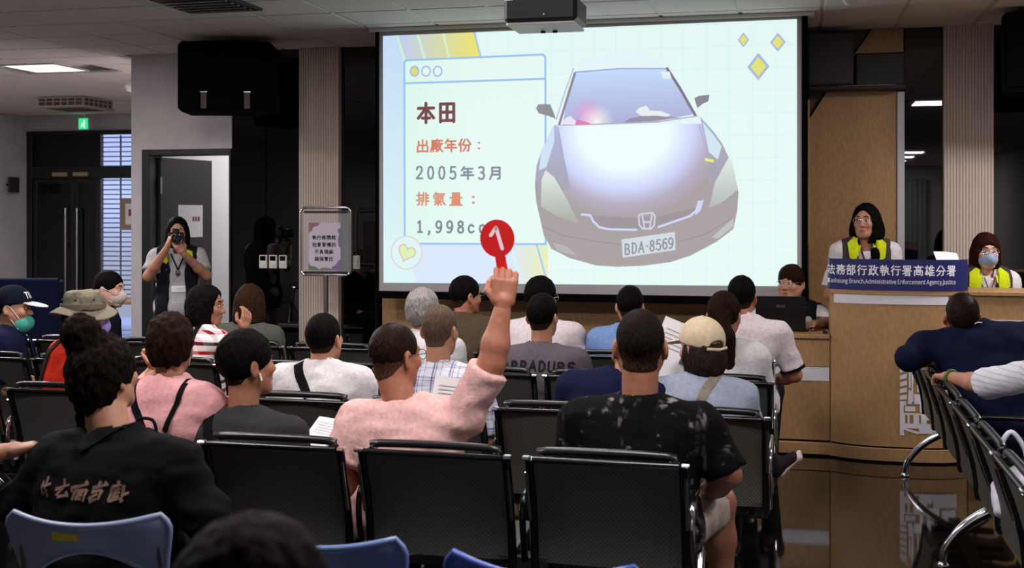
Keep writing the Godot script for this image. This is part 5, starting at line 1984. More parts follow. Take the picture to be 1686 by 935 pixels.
func head_solid(b: Dictionary, cell: float, chub := 0.0) -> Solid:
	var s := Solid.new()
	s.cell = cell * b.hs
	var k: float = b.hs
	var hp := func(x: float, y: float, z: float) -> Vector3: return b.C + b.hb * (Vector3(x, y, z) * k)
	s.ball(hp.call(0, 0.022, 0.012), Vector3(0.074, 0.091, 0.095) * k, b.hb, 0.02)
	s.ball(hp.call(0, -0.035, -0.022), Vector3(0.060 + chub, 0.083, 0.068) * k, b.hb, 0.03)
	for sg in [-1.0, 1.0]:
		s.cone(hp.call(sg * (0.050 + chub), -0.05, 0.0), hp.call(sg * 0.022, -0.096, -0.052), 0.022 * k, 0.02 * k, 0.03)
		s.ball(hp.call(sg * 0.036, -0.03, -0.06), Vector3(0.026, 0.022, 0.024) * k, b.hb, 0.02)
		s.cone(hp.call(sg * 0.014, 0.02, -0.083), hp.call(sg * 0.044, 0.02, -0.07), 0.009 * k, 0.008 * k, 0.015)
	s.cone(hp.call(-0.014, -0.102, -0.058), hp.call(0.014, -0.102, -0.058), 0.018 * k, 0.018 * k, 0.02)
	s.cone(hp.call(0, 0.0, -0.086), hp.call(0, -0.038, -0.104), 0.007 * k, 0.011 * k, 0.012)
	for sg in [-1.0, 1.0]:
		s.ball(hp.call(sg * 0.011, -0.041, -0.096), Vector3(0.009, 0.008, 0.009) * k, b.hb, 0.008)
	s.cone(hp.call(-0.016, -0.066, -0.082), hp.call(0.016, -0.066, -0.082), 0.007 * k, 0.007 * k, 0.008)
	s.cone(hp.call(-0.013, -0.076, -0.080), hp.call(0.013, -0.076, -0.080), 0.007 * k, 0.007 * k, 0.008)
	for sg in [-1.0, 1.0]:
		s.ball(hp.call(sg * 0.031, -0.002, -0.098), Vector3(0.018, 0.010, 0.018) * k, b.hb, 0.012, 1)
		var eb: Basis = b.hb * Basis(Vector3.UP, sg * 0.35)
		s.ball(hp.call(sg * 0.079, -0.012, 0.016), Vector3(0.009, 0.033, 0.02) * k, eb, 0.008)
		s.ball(hp.call(sg * 0.086, -0.008, 0.012), Vector3(0.005, 0.018, 0.011) * k, eb, 0.004, 1)
	s.cone(b.N - b.u * 0.05, hp.call(0, -0.06, 0.022), 0.060 * sqrt(b.g), 0.054 * k * sqrt(b.g), 0.025)
	return s

func hand_solid(W: Vector3, dirv: Vector3, palm: Vector3, sg: float, curl: float, k := 1.0) -> Solid:
	# palm: the way the palm faces; sg +1 right hand, -1 left
	var s := Solid.new()
	s.cell = 0.0042
	var d := dirv.normalized()
	var n := (palm - d * palm.dot(d)).normalized()
	var t := d.cross(n).normalized() * sg   # towards the thumb
	# the thumb lies on the side that makes a right or a left hand
	s.cone(W - d * 0.012, W + d * 0.03, 0.024 * k, 0.026 * k, 0.015)
	for i in 4:
		var x := (0.028 - 0.018 * i) * k
		s.cone(W + d * 0.025 * k + t * x * 0.8, W + d * 0.082 * k + t * x, 0.015 * k, 0.0125 * k, 0.012)
	var lens := [0.072, 0.080, 0.074, 0.058]
	for i in 4:
		var x := (0.029 - 0.0195 * i) * k
		var p0 := W + d * 0.085 * k + t * x
		var l: float = lens[i] * k
		var a := curl * 1.2
		var p := p0
		var ang := 0.0
		for j in 3:
			ang += a * [0.8, 1.0, 0.8][j]
			var seg: float = l * [0.45, 0.32, 0.26][j]
			var q: Vector3 = p + (d * cos(ang) + n * sin(ang)) * seg
			s.cone(p, q, (0.0098 - 0.001 * j) * k, (0.0090 - 0.001 * j) * k, 0.004)
			p = q
	# thumb from the side of the palm
	var b0 := W + d * 0.028 * k + t * 0.024 * k
	var b1 := b0 + (d * 0.6 + t * 0.75 + n * (0.25 + curl * 0.4)).normalized() * 0.036 * k
	var b2 := b1 + (d * 0.85 + t * (0.3 - curl * 0.6) + n * (0.2 + curl * 0.7)).normalized() * 0.03 * k
	var b3 := b2 + (d * 0.85 + t * (0.1 - curl * 0.9) + n * (0.2 + curl * 0.7)).normalized() * 0.024 * k
	s.cone(b0, b1, 0.014 * k, 0.0115 * k, 0.010)
	s.cone(b1, b2, 0.0112 * k, 0.0102 * k, 0.005)
	s.cone(b2, b3, 0.0102 * k, 0.008 * k, 0.004)
	return s

func hair_part(b: Dictionary, style: String, m: Material, c: Dictionary) -> void:
	var s := Solid.new()
	s.cell = c.get("haircell", clampf(0.0062 * absf(c.at.z) / 4.0, 0.0055, 0.009)) * b.hs
	var k: float = b.hs
	var hp := func(x: float, y: float, z: float) -> Vector3: return b.C + b.hb * (Vector3(x, y, z) * k)
	var dirv := func(x: float, y: float, z: float) -> Vector3: return b.hb * Vector3(x, y, z)
	var amp := 0.004
	var sc := Vector3(40, 14, 40)
	match style:
		"short", "full":
			var v := 0.006 if style == "full" else 0.0
			s.ball(hp.call(0, 0.030, 0.012), Vector3(0.081 + v, 0.097 + v, 0.102 + v) * k, b.hb, 0.02)
			s.ball(hp.call(0, -0.058, -0.118), Vector3(0.085, 0.112, 0.095) * k, b.hb, 0.008, 1)
			s.plane(hp.call(0, -0.074, 0.098), dirv.call(0, -0.128, -0.062))
			for sg in [-1.0, 1.0]:
				s.ball(hp.call(sg * 0.088, -0.018, 0.014), Vector3(0.024, 0.034, 0.026) * k, b.hb, 0.006, 1)
		"fringe":
			s.ball(hp.call(0, 0.034, 0.006), Vector3(0.086, 0.098, 0.104) * k, b.hb, 0.02)
			s.ball(hp.call(0, -0.062, -0.105), Vector3(0.066, 0.092, 0.095) * k, b.hb, 0.01, 1)
			s.plane(hp.call(0, -0.062, 0.098), dirv.call(0, -0.19, -0.04))
			amp = 0.006
		"buzz", "thin", "spot":
			var v := 0.002 if style == "spot" else 0.0
			s.ball(hp.call(0, 0.0245 + v, 0.012), Vector3(0.0770 + v, 0.0928 + v, 0.0975 + v) * k, b.hb, 0.02)
			s.ball(hp.call(0, -0.05, -0.118), Vector3(0.085, 0.115, 0.10) * k, b.hb, 0.008, 1)
			s.plane(hp.call(0, -0.066, 0.09), dirv.call(0, -0.128, -0.062))
			for sg in [-1.0, 1.0]:
				s.ball(hp.call(sg * 0.085, -0.018, 0.014), Vector3(0.022, 0.034, 0.026) * k, b.hb, 0.006, 1)
			if style == "thin":
				s.ball(hp.call(0, 0.108, -0.005), Vector3(0.062, 0.066, 0.100) * k, b.hb, 0.006, 1)
			amp = 0.0018
		"bob", "long_bob":
			var low := -0.125 if style == "bob" else -0.155
			s.ball(hp.call(0, 0.026, 0.012), Vector3(0.088, 0.101, 0.108) * k, b.hb, 0.02)
			s.ball(hp.call(0, -0.075, 0.028), Vector3(c.get("flare", 0.104), 0.115, 0.094) * k, b.hb, 0.06)
			s.ball(hp.call(0, -0.060 - c.get("bangs", 0.0), -0.118), Vector3(0.075, 0.138, 0.118) * k, b.hb, 0.010, 1)
			s.cone(hp.call(0, -0.08, 0.01), hp.call(0, -0.22, 0.02), 0.05 * k, 0.055 * k, 0.01, 1)
			s.plane(hp.call(0, low, 0), dirv.call(0, -1, 0.12))
			amp = 0.006
		"pony":
			s.ball(hp.call(0, 0.028, 0.012), Vector3(0.083, 0.098, 0.104) * k, b.hb, 0.02)
			s.plane(hp.call(0, -0.075, 0.098), dirv.call(0, -0.19, -0.11))
			s.cone(hp.call(0.01, 0.0, 0.10), hp.call(0.03, -0.10, 0.135), 0.03 * k, 0.042 * k, 0.03)
			s.cone(hp.call(0.03, -0.10, 0.135), hp.call(0.045, -0.25, 0.115), 0.042 * k, 0.036 * k, 0.03)
			s.cone(hp.call(0.045, -0.25, 0.115), hp.call(0.05, -0.34, 0.10), 0.036 * k, 0.012 * k, 0.03)
			amp = 0.006
		"messy_bun":
			s.ball(hp.call(0, 0.026, 0.016), Vector3(0.092, 0.100, 0.112) * k, b.hb, 0.02)
			s.ball(hp.call(-0.03, 0.135, 0.045), Vector3(0.060, 0.062, 0.058) * k, b.hb, 0.03)
			s.ball(hp.call(0, -0.035, 0.06), Vector3(0.075, 0.07, 0.06) * k, b.hb, 0.04)
			s.plane(hp.call(0, -0.11, 0.10), dirv.call(0, -0.19, -0.10))
			for q in [[-0.05, -0.09, 0.075, -0.055, -0.16, 0.08], [0.02, -0.09, 0.09, 0.0, -0.17, 0.085], [0.05, -0.06, 0.06, 0.06, -0.13, 0.045], [-0.02, -0.1, 0.09, -0.03, -0.145, 0.085]]:
				s.cone(hp.call(q[0], q[1], q[2]), hp.call(q[3], q[4], q[5]), 0.012 * k, 0.003 * k, 0.02)
			amp = 0.009
			sc = Vector3(34, 20, 34)
		"fluffy":
			s.ball(hp.call(0, 0.028, 0.016), Vector3(0.088, 0.100, 0.106) * k, b.hb, 0.02)
			s.ball(hp.call(0, -0.03, 0.055), Vector3(0.07, 0.06, 0.055) * k, b.hb, 0.04)
			s.plane(hp.call(0, -0.085, 0.098), dirv.call(0, -0.19, -0.10))
			amp = 0.010
			sc = Vector3(32, 12, 32)
		"under_cap":
			s.ball(hp.call(0, -0.035, 0.026), Vector3(0.092, 0.115, 0.10) * k, b.hb, 0.03)
			s.ball(hp.call(0, -0.06, -0.09), Vector3(0.062, 0.12, 0.09) * k, b.hb, 0.01, 1)
			s.plane(hp.call(0, -0.15, 0), dirv.call(0, -1, 0.1))
			s.plane(hp.call(0, 0.045, 0), dirv.call(0, 1, 0))
			amp = 0.010
			sc = Vector3(40, 9, 40)
		"under_hat":
			s.ball(hp.call(0, 0.0, 0.014), Vector3(0.080, 0.085, 0.10) * k, b.hb, 0.03)
			s.plane(hp.call(0, -0.062, 0.098), dirv.call(0, -0.185, -0.13))
			s.plane(hp.call(0, 0.05, 0), dirv.call(0, 1, 0))
	fold_noise(s, amp, sc, int(absf(c.at.x * 130.0)) + 11)
	var o := part("hair", null, m, b.root)
	solid_job(o, [s])
	if style in ["short", "full", "buzz", "thin", "spot"]:
		# cropped fringe of hair below the main hair line
		var t := Solid.new()
		t.cell = s.cell * 0.9
		t.ball(hp.call(0, 0.0225, 0.012), Vector3(0.0752, 0.0922, 0.0962) * k, b.hb, 0.02)
		t.cone(hp.call(0, -0.06, 0.024), hp.call(0, -0.02, 0.02), 0.0552 * k * sqrt(b.g), 0.058 * k, 0.02)
		t.plane(hp.call(0, -0.096, 0.098), dirv.call(0, -0.128, -0.055))
		t.ball(hp.call(0, -0.052, -0.114), Vector3(0.085, 0.112, 0.10) * k, b.hb, 0.006, 1)
		solid_job(part("cropped_hair", null, c.get("stub_mat", hairmat("stubble", Color(0.24, 0.17, 0.13), 0.8)), b.root), [t])

func face_parts(b: Dictionary, _skin: Material, c: Dictionary) -> void:
	var k: float = b.hs
	var hp := func(x: float, y: float, z: float) -> Vector3: return b.C + b.hb * (Vector3(x, y, z) * k)
	for sg in [-1.0, 1.0]:
		var s := Shape.new()
		s.lathe([Vector2(0.0, -0.0055), Vector2(0.007, -0.0045), Vector2(0.0125, 0.0), Vector2(0.007, 0.0045), Vector2(0.0, 0.0055)], 12, Vector3.ZERO, Vector2(1.0, 0.5))
		s.moved(Transform3D(b.hb * Basis.from_scale(Vector3.ONE * k), hp.call(sg * 0.031, -0.003, -0.0835)))
		part("eye", s.done(), mat("eye white", Color(0.78, 0.76, 0.73), 0.3), b.root)
		s = Shape.new()
		s.lathe([Vector2(0.0, -0.0052), Vector2(0.005, -0.0035), Vector2(0.006, 0.0), Vector2(0.005, 0.0035), Vector2(0.0, 0.0052)], 10, Vector3.ZERO, Vector2(1.0, 0.6))
		s.moved(Transform3D(b.hb * Basis.from_scale(Vector3.ONE * k), hp.call(sg * 0.031 + c.get("look", 0.0), -0.003, -0.0875)))
		part("iris", s.done(), mat("dark iris", Color(0.06, 0.04, 0.03), 0.2), b.root)
		part("eyebrow", tubem([hp.call(sg * 0.015, 0.021, -0.0925), hp.call(sg * 0.032, 0.026, -0.087), hp.call(sg * 0.048, 0.019, -0.072)], [0.003 * k, 0.0038 * k, 0.0015 * k], 6), mats["black hair"] if mats.has("black hair") else hairmat("black hair", Color(0.07, 0.06, 0.055)), b.root)
	if c.get("lips", true):
		part("lips", tubem([hp.call(-0.021, -0.072, -0.076), hp.call(-0.009, -0.069, -0.0885), hp.call(0.0, -0.0705, -0.09), hp.call(0.009, -0.069, -0.0885), hp.call(0.021, -0.072, -0.076)], [0.001 * k, 0.0042 * k, 0.0045 * k, 0.0042 * k, 0.001 * k], 6), mat("lip tone", Color(0.55, 0.28, 0.25), 0.5), b.root)

func extra(b: Dictionary, x: Dictionary) -> void:
	var k: float = b.hs
	var hp := func(px: float, py: float, pz: float) -> Vector3: return b.C + b.hb * (Vector3(px, py, pz) * k)
	var dirv := func(px: float, py: float, pz: float) -> Vector3: return b.hb * Vector3(px, py, pz)
	match x.kind:
		"mask":
			var m := cloth(x.key, x.color)
			var s := Solid.new()
			s.cell = 0.0055
			var dy: float = x.get("drop", 0.0)
			s.ball(hp.call(0, -0.055 + dy, -0.032), Vector3(0.066, 0.062, 0.078) * k, b.hb, 0.01)
			s.ball(hp.call(0, -0.045 + dy, -0.075), Vector3(0.022, 0.03, 0.042) * k, b.hb, 0.03)
			s.plane(hp.call(0, -0.002 + dy, -0.1), dirv.call(0, 1, 0.25))
			s.plane(hp.call(0, -0.118 + dy, -0.06), dirv.call(0, -1, 0))
			s.plane(hp.call(0, -0.05, -0.028), dirv.call(0, 0, 1))
			solid_job(part("face_mask", null, m, b.root), [s])
			for sg in [-1.0, 1.0]:
				part("ear_loop", tubem(curve_pts([hp.call(sg * 0.062, -0.02 + dy, -0.05), hp.call(sg * 0.078, 0.0, -0.01), hp.call(sg * 0.082, 0.018, 0.018), hp.call(sg * 0.080, -0.02, 0.034), hp.call(sg * 0.070, -0.06, 0.0), hp.call(sg * 0.058, -0.085 + dy, -0.045)], 4), 0.0022, 5), mats["white plastic"], b.root)
		"glasses":
			for sg in [-1.0, 1.0]:
				var ring := []
				for i in 17:
					var a := TAU * i / 16.0
					ring.append(hp.call(sg * 0.032 + 0.023 * cos(a), -0.004 + 0.018 * sin(a), -0.108 + 0.006 * absf(cos(a)) * (1.0 if cos(a) * sg > 0 else 0.0)))
				part("glasses_rim", tubem(ring, 0.0017, 5), x.mat, b.root)
				part("glasses_temple", tubem([hp.call(sg * 0.055, 0.0, -0.102), hp.call(sg * 0.078, 0.004, -0.05), hp.call(sg * 0.084, 0.004, 0.01), hp.call(sg * 0.080, -0.015, 0.03)], 0.0018, 5), x.mat, b.root)
			part("glasses_bridge", tubem([hp.call(-0.009, 0.0, -0.108), hp.call(0.0, 0.003, -0.112), hp.call(0.009, 0.0, -0.108)], 0.0017, 5), x.mat, b.root)
		"cap":
			var s := Solid.new()
			s.cell = 0.006
			s.ball(hp.call(0, 0.038, 0.010), Vector3(0.090, 0.098, 0.110) * k, b.hb, 0.01)
			s.plane(hp.call(0, 0.020, 0), dirv.call(0, -1, -0.12))
			if x.get("opening", false):
				s.ball(hp.call(0, 0.008, 0.125), Vector3(0.042, 0.034, 0.06) * k, b.hb, 0.004, 1)
			solid_job(part("cap_crown", null, cloth(x.key, x.color), b.root), [s])
			s = Solid.new()
			s.cell = 0.005
			var tb: Basis = b.hb * Basis(Vector3.RIGHT, -0.22)
			s.ball(hp.call(0, 0.018, -0.125), Vector3(0.078, 0.009, 0.078) * k, tb, 0.01)
			s.ball(hp.call(0, -0.07, -0.125), Vector3(0.13, 0.082, 0.13) * k, tb, 0.004, 1)
			s.plane(hp.call(0, 0, -0.065), dirv.call(0, 0, 1))
			solid_job(part("cap_brim", null, cloth(x.brim_key, x.brim), b.root), [s])
			var bt := Shape.new()
			bt.lathe([Vector2(0.008, -0.002), Vector2(0.007, 0.003), Vector2(0.0, 0.005)], 10)
			bt.moved(Transform3D(b.hb, hp.call(0, 0.135, 0.010)))
			part("cap_button", bt.done(), cloth(x.key, x.color), b.root)
			if x.get("opening", false):
				part("cap_strap", tubem([hp.call(-0.05, 0.008, 0.106), hp.call(0, 0.004, 0.121), hp.call(0.05, 0.008, 0.106)], 0.008, 6), cloth(x.key, x.color), b.root)
		"bucket_hat":
			var s := Solid.new()
			s.cell = 0.006
			s.cone(hp.call(0, 0.03, 0.01), hp.call(0, 0.062, 0.01), 0.104 * k, 0.094 * k, 0.02)
			s.plane(hp.call(0, 0.118, 0), dirv.call(0, 1, 0.05))
			s.plane(hp.call(0, 0.028, 0), dirv.call(0, -1, 0))
			fold_noise(s, 0.009, Vector3(22, 16, 22), 21)
			solid_job(part("hat_crown", null, cloth("hat canvas", x.color), b.root), [s])
			var sh := Shape.new()
			sh.lathe([Vector2(0.098, 0.036), Vector2(0.120, 0.024), Vector2(0.150, 0.002), Vector2(0.152, -0.003), Vector2(0.146, -0.004), Vector2(0.118, 0.016), Vector2(0.094, 0.028)], 36, Vector3.ZERO, Vector2(0.92, 1.05))
			for i in sh.v.size():
				var a := atan2(sh.v[i].x, sh.v[i].z)
				sh.v[i].y += 0.018 * sin(2.0 * a + 0.6) * Vector2(sh.v[i].x, sh.v[i].z).length() / 0.15
			sh.moved(Transform3D(b.hb * Basis.from_scale(Vector3.ONE * k), hp.call(0, 0, 0.008)))
			part("hat_brim", sh.done(), cloth("hat canvas", x.color), b.root)
			var band := Shape.new()
			band.lathe([Vector2(0.106, 0.030), Vector2(0.109, 0.032), Vector2(0.108, 0.056), Vector2(0.104, 0.058)], 30)
			band.moved(Transform3D(b.hb * Basis.from_scale(Vector3.ONE * k), hp.call(0, 0, 0.010)))
			part("hat_band", band.done(), cloth("hat band canvas", x.color * 0.86), b.root)
			for i in 3:
				var a := -0.5 + i * 0.85
				var ey := Shape.new()
				ey.lathe([Vector2(0.0045, -0.002), Vector2(0.006, 0.0), Vector2(0.0045, 0.002), Vector2(0.0, 0.001)], 8)
				ey.moved(Transform3D(b.hb * Basis(Vector3.UP, -a) * Basis(Vector3.BACK, -PI / 2), hp.call(0.104 * cos(a), 0.078, 0.01 + 0.104 * sin(a))))
				part("eyelet", ey.done(), mats["black plastic"], b.root)
		"strap":
			# ribbon over the back (or front) of the garment, points in the person's own x, y
			var pts := []
			for q in x.pts:
				pts.append(q)
			part("bag_strap", drape(b.shirt, strip(pts, x.w), x.get("front", false), x.get("lift", 0.006), 0.004, 3), x.mat, b.root)
		"patch":
			part(x.get("name", "print"), drape(b.shirt, x.polys, x.get("front", false), x.get("lift", 0.003), x.get("thick", 0.0), x.get("splits", 2)), x.mat, b.root)
		"collar":
			# turned-down collar: a band round the neck, open at the front
			var sh := Shape.new()
			var inner := []
			var rows := 5
			var n := 25
			var q := [Vector2(0.062, 0.005), Vector2(0.066, 0.034), Vector2(0.074, 0.040), Vector2(0.083, 0.028), Vector2(0.094, -0.006)]
			for i in rows:
				for j in n:
					var a := lerpf(-2.7, 2.7, float(j) / (n - 1))
					var rr: float = q[i].x * x.get("r", 1.0)
					var drop: float = (1.0 - cos(a)) * 0.5
					inner.append(b.N + b.r * (sin(a) * rr * 1.06) - b.f * (cos(a) * rr - 0.012) + b.u * (q[i].y + x.get("up", 0.012) - 0.03 * drop))
			sh.grid(inner, rows, n)
			var rev := []
			for i in rows:
				for j in n:
					rev.append(inner[i * n + n - 1 - j] + Vector3(0, -0.0015, 0))
			sh.grid(rev, rows, n)
			part("collar", sh.done(), x.mat, b.root)
		"vest":
			var s := Solid.new()
			s.cell = 0.013
			torso(s, b, x.get("e", 0.027))
			for sg in [-1.0, 1.0]:
				s.plane(b.S[sg] - b.r * sg * 0.002, b.r * sg, 0.6)
			s.cone(b.N + b.f * 0.03, b.C, 0.062, 0.09, 0.006, 1)
			var open: float = x.get("open", 0.05)
			if x.get("long", 0.0) > 0.0:
				for sg in [-1.0, 1.0]:
					s.cone(b.H + b.r * sg * 0.06, b.H - b.u * x.long + b.r * sg * 0.07, 0.115, 0.118, 0.05)
				s.plane(b.H - b.u * x.long, Vector3(0, -1, 0), 0.5)
			s.cone(b.H + b.u * b.L * 1.05 + b.f * 0.10, b.H + b.u * b.L * x.get("to", 0.45) + b.f * 0.15, open + 0.03, open * 0.8, 0.01, 1)
			if x.get("full", false):
				s.cone(b.H + b.u * b.L * 0.6 + b.f * 0.15, b.H - b.u * 0.3 + b.f * 0.15, open + 0.02, open + 0.025, 0.01, 1)
			fold_noise(s, 0.005, Vector3(8, 9, 8), 9)
			b.vest = s
			solid_job(part("vest", null, x.mat, b.root), [s])
		"vest_collar":
			# pointed bright collar lying on the vest's front
			for sg in [-1.0, 1.0]:
				var p := []
				for q in x.pts:
					p.append(Vector2(q.x * sg, q.y))
				part("vest_collar", drape(b.vest, [PackedVector2Array(p)], true, 0.012, 0.006, 3), x.mat, b.root)

func stripe_tex(rows: Array, n: int) -> ImageTexture:
	var im := Image.create(8, n, false, Image.FORMAT_RGB8)
	for y in n:
		var c: Color = rows[0][1]
		for r in rows:
			if float(y) / n >= r[0]:
				c = r[1]
		for x in 8:
			im.set_pixel(x, y, c)
	return ImageTexture.create_from_image(im)

func plaid_tex() -> ImageTexture:
	var n := 128
	var im := Image.create(n, n, false, Image.FORMAT_RGB8)
	for y in n:
		for x in n:
			var c := Color(0.80, 0.81, 0.86)
			var d := Color(0.20, 0.22, 0.36)
			var k := 0.0
			for v in [x, y]:
				if v < 14 or (v > 22 and v < 30):
					k += 0.5
				elif v > 62 and v < 70:
					k += 0.28
			im.set_pixel(x, y, c.lerp(d, minf(k, 0.95)))
	return ImageTexture.create_from_image(im)

func tie_dye_tex() -> NoiseTexture2D:
	return noise_tex(0.011, 4, [[0.0, Color(0.03, 0.03, 0.033)], [0.66, Color(0.035, 0.035, 0.038)], [0.74, Color(0.2, 0.19, 0.2)], [0.82, Color(0.48, 0.46, 0.47)], [1.0, Color(0.66, 0.64, 0.65)]], 512, 33)

func build_people() -> void:
	var dark_hair := hairmat("black hair", Color(0.07, 0.06, 0.055))
	var brown := hairmat("dark brown hair", Color(0.17, 0.105, 0.075))
	var auburn := hairmat("auburn hair", Color(0.24, 0.15, 0.10))
	var fuzz := hairmat("cropped dark hair", Color(0.13, 0.105, 0.09), 0.7)
	var greyfuzz := hairmat("cropped grey hair", Color(0.44, 0.36, 0.30), 0.6)
	var silver := hairmat("silver hair", Color(0.66, 0.64, 0.63), 0.5)
	var pink := cloth("pink cotton", Color(0.89, 0.71, 0.69))
	var rose := cloth("rose cotton", Color(0.86, 0.63, 0.64))
	var white := cloth("white cotton", Color(0.86, 0.84, 0.85))
	var navy := cloth("navy cotton", Color(0.075, 0.09, 0.20))
	var black := cloth("black cotton", Color(0.035, 0.034, 0.036))
	var lime := cloth("lime yellow fabric", Color(0.80, 0.86, 0.12))
	var vestm := cloth("charcoal vest fabric", Color(0.27, 0.255, 0.27))
	var strapm := cloth("black webbing", Color(0.06, 0.06, 0.065))
	var thin_metal: Material = mats["chrome"]

	# photographer by the open door
	var ph := person({"label": "person in a dark open vest by the grey door, camera at the face", "at": Vector3(-4.868, 0, -8.7), "yaw": 209.0, "top": 1.545, "stand": true, "hip": 0.82, "lean": 1.0, "sh": 0.175, "g": 0.92, "hs": 0.97,
		"ra": [Vector3(0.225, 1.07, -0.10), Vector3(0.075, 1.305, -0.235)], "la": [Vector3(-0.225, 1.07, -0.10), Vector3(-0.05, 1.255, -0.26)], "hands": "LR", "rh": [Vector3(-0.3, 1, -0.25), Vector3(-1, 0, 0.2), 0.75], "lh": [Vector3(0.5, 0.75, -0.3), Vector3(0.2, 0.4, 1), 0.55], "hand_scale": 0.92,
		"mat": cloth("grey white tee", Color(0.74, 0.73, 0.75)), "sleeve": 0.75, "hair": "long_bob", "face": true, "bottom_key": "beige trousers", "bottom": Color(0.60, 0.54, 0.50), "cell": 0.015,
		"extras": [{"kind": "vest", "mat": cloth("navy vest fabric", Color(0.11, 0.11, 0.14)), "open": 0.055, "full": true, "long": 0.13, "e": 0.024},
			{"kind": "vest_collar", "mat": lime, "pts": [Vector2(0.045, 1.29), Vector2(0.115, 1.27), Vector2(0.125, 1.20), Vector2(0.085, 1.17), Vector2(0.05, 1.22)]}]})
	part("lanyard", drape(ph.shirt, strip([Vector2(-0.06, 1.25), Vector2(-0.005, 1.12), Vector2(0.05, 1.25)], 0.012), true, 0.006, 0.003, 3), strapm, ph.root)
	part("badge_reel", drape(ph.shirt, [PackedVector2Array([Vector2(-0.025, 1.085), Vector2(-0.008, 1.07), Vector2(0.012, 1.08), Vector2(0.015, 1.11), Vector2(-0.002, 1.122), Vector2(-0.022, 1.112)])], true, 0.012, 0.008, 1), mats["black plastic"], ph.root)
	part("name_badge", drape(ph.shirt, [PackedVector2Array([Vector2(-0.06, 0.945), Vector2(0.045, 0.945), Vector2(0.045, 0.995), Vector2(-0.06, 0.995)])], true, 0.007, 0.003, 2), mats["white paper"], ph.root)

	# speaker at the lectern
	var sp := person({"label": "person with a black bob, glasses and a lime-collared vest speaking at the lectern", "at": Vector3(0.47, 0.03, -8.56), "yaw": 184.0, "top": 1.615, "stand": true, "hip": 0.84, "lean": 3.0, "sh": 0.178, "g": 0.98, "hs": 1.0, "hyaw": -24.0, "hpitch": -4.0,
		"ra": [Vector3(0.24, 0.98, -0.04), Vector3(0.16, 1.03, -0.26)], "la": [Vector3(-0.23, 0.99, -0.03), Vector3(-0.035, 1.08, -0.245)], "hands": "L", "lh": [Vector3(0.5, 0.55, -0.3), Vector3(0.7, 0.1, 0.5), 0.8],
		"mat": white, "sleeve": 0.85, "hair": "long_bob", "flare": 0.122, "face": true, "look": 0.002, "cell": 0.013, "neck_wide": 1.12, "neckline": -0.02,
		"extras": [{"kind": "glasses", "mat": thin_metal}, {"kind": "vest", "mat": vestm, "open": 0.042, "to": 0.55}, {"kind": "collar", "mat": lime, "r": 1.15, "up": 0.0},
			{"kind": "vest_collar", "mat": lime, "pts": [Vector2(0.05, 1.37), Vector2(0.085, 1.385), Vector2(0.128, 1.34), Vector2(0.118, 1.245), Vector2(0.082, 1.215), Vector2(0.055, 1.28)]}]})
	part("lanyard", drape(sp.shirt, strip([Vector2(0.06, 1.37), Vector2(0.012, 1.2), Vector2(0.0, 1.1)], 0.01), true, 0.007, 0.003, 3), cloth("dark red ribbon", Color(0.32, 0.06, 0.08)), sp.root)
	part("lanyard", drape(sp.shirt, strip([Vector2(-0.06, 1.37), Vector2(-0.02, 1.2), Vector2(-0.005, 1.1)], 0.01), true, 0.007, 0.003, 3), cloth("dark red ribbon", Color(0.32, 0.06, 0.08)), sp.root)

	# masked clerk
	var cl := person({"label": "person with auburn hair and a blue mask behind the high counter", "at": Vector3(1.235, 0.03, -8.5), "yaw": 188.0, "top": 1.415, "hip": 0.72, "lean": 4.0, "sh": 0.17, "g": 0.95, "hs": 0.98,
		"mat": white, "sleeve": 0.45, "hair": "bob", "bangs": 0.03, "hair_mat": hairmat("red brown hair", Color(0.22, 0.10, 0.08)), "face": true, "lips": false, "cell": 0.013, "skin_key": "fair skin", "skin": Color(0.80, 0.63, 0.55),
		"rl": [Vector3(0.12, 0.72, -0.3), Vector3(0.12, 0.3, -0.25)], "ll": [Vector3(-0.12, 0.72, -0.3), Vector3(-0.12, 0.3, -0.25)],
		"extras": [{"kind": "mask", "key": "blue mask fabric", "color": Color(0.62, 0.70, 0.82)}, {"kind": "glasses", "mat": thin_metal}, {"kind": "vest", "mat": vestm, "open": 0.035, "to": 0.6}, {"kind": "collar", "mat": lime, "r": 1.15, "up": 0.0},
			{"kind": "vest_collar", "mat": lime, "pts": [Vector2(0.048, 1.165), Vector2(0.08, 1.185), Vector2(0.125, 1.15), Vector2(0.132, 1.06), Vector2(0.1, 1.045), Vector2(0.06, 1.04)]}]})
	part("lanyard", drape(cl.shirt, strip([Vector2(0.035, 1.12), Vector2(0.012, 1.05), Vector2(0.0, 0.98)], 0.006), true, 0.02, 0.003, 3), mats["dark red ribbon"], cl.root)
	part("lanyard", drape(cl.shirt, strip([Vector2(-0.035, 1.12), Vector2(-0.012, 1.05), Vector2(0.0, 0.98)], 0.006), true, 0.02, 0.003, 3), mats["dark red ribbon"], cl.root)
	part("round_badge", drape(cl.vest, [ring_poly(Vector2(-0.092, 1.035), 0.027, 16)], true, 0.006, 0.004, 1), mats["white plastic"], cl.root)
	part("badge_mark", drape(cl.vest, [PackedVector2Array([Vector2(-0.104, 1.035), Vector2(-0.092, 1.023), Vector2(-0.08, 1.035), Vector2(-0.092, 1.047)])], true, 0.0075, 0.001, 1), mats["grey print"], cl.root)
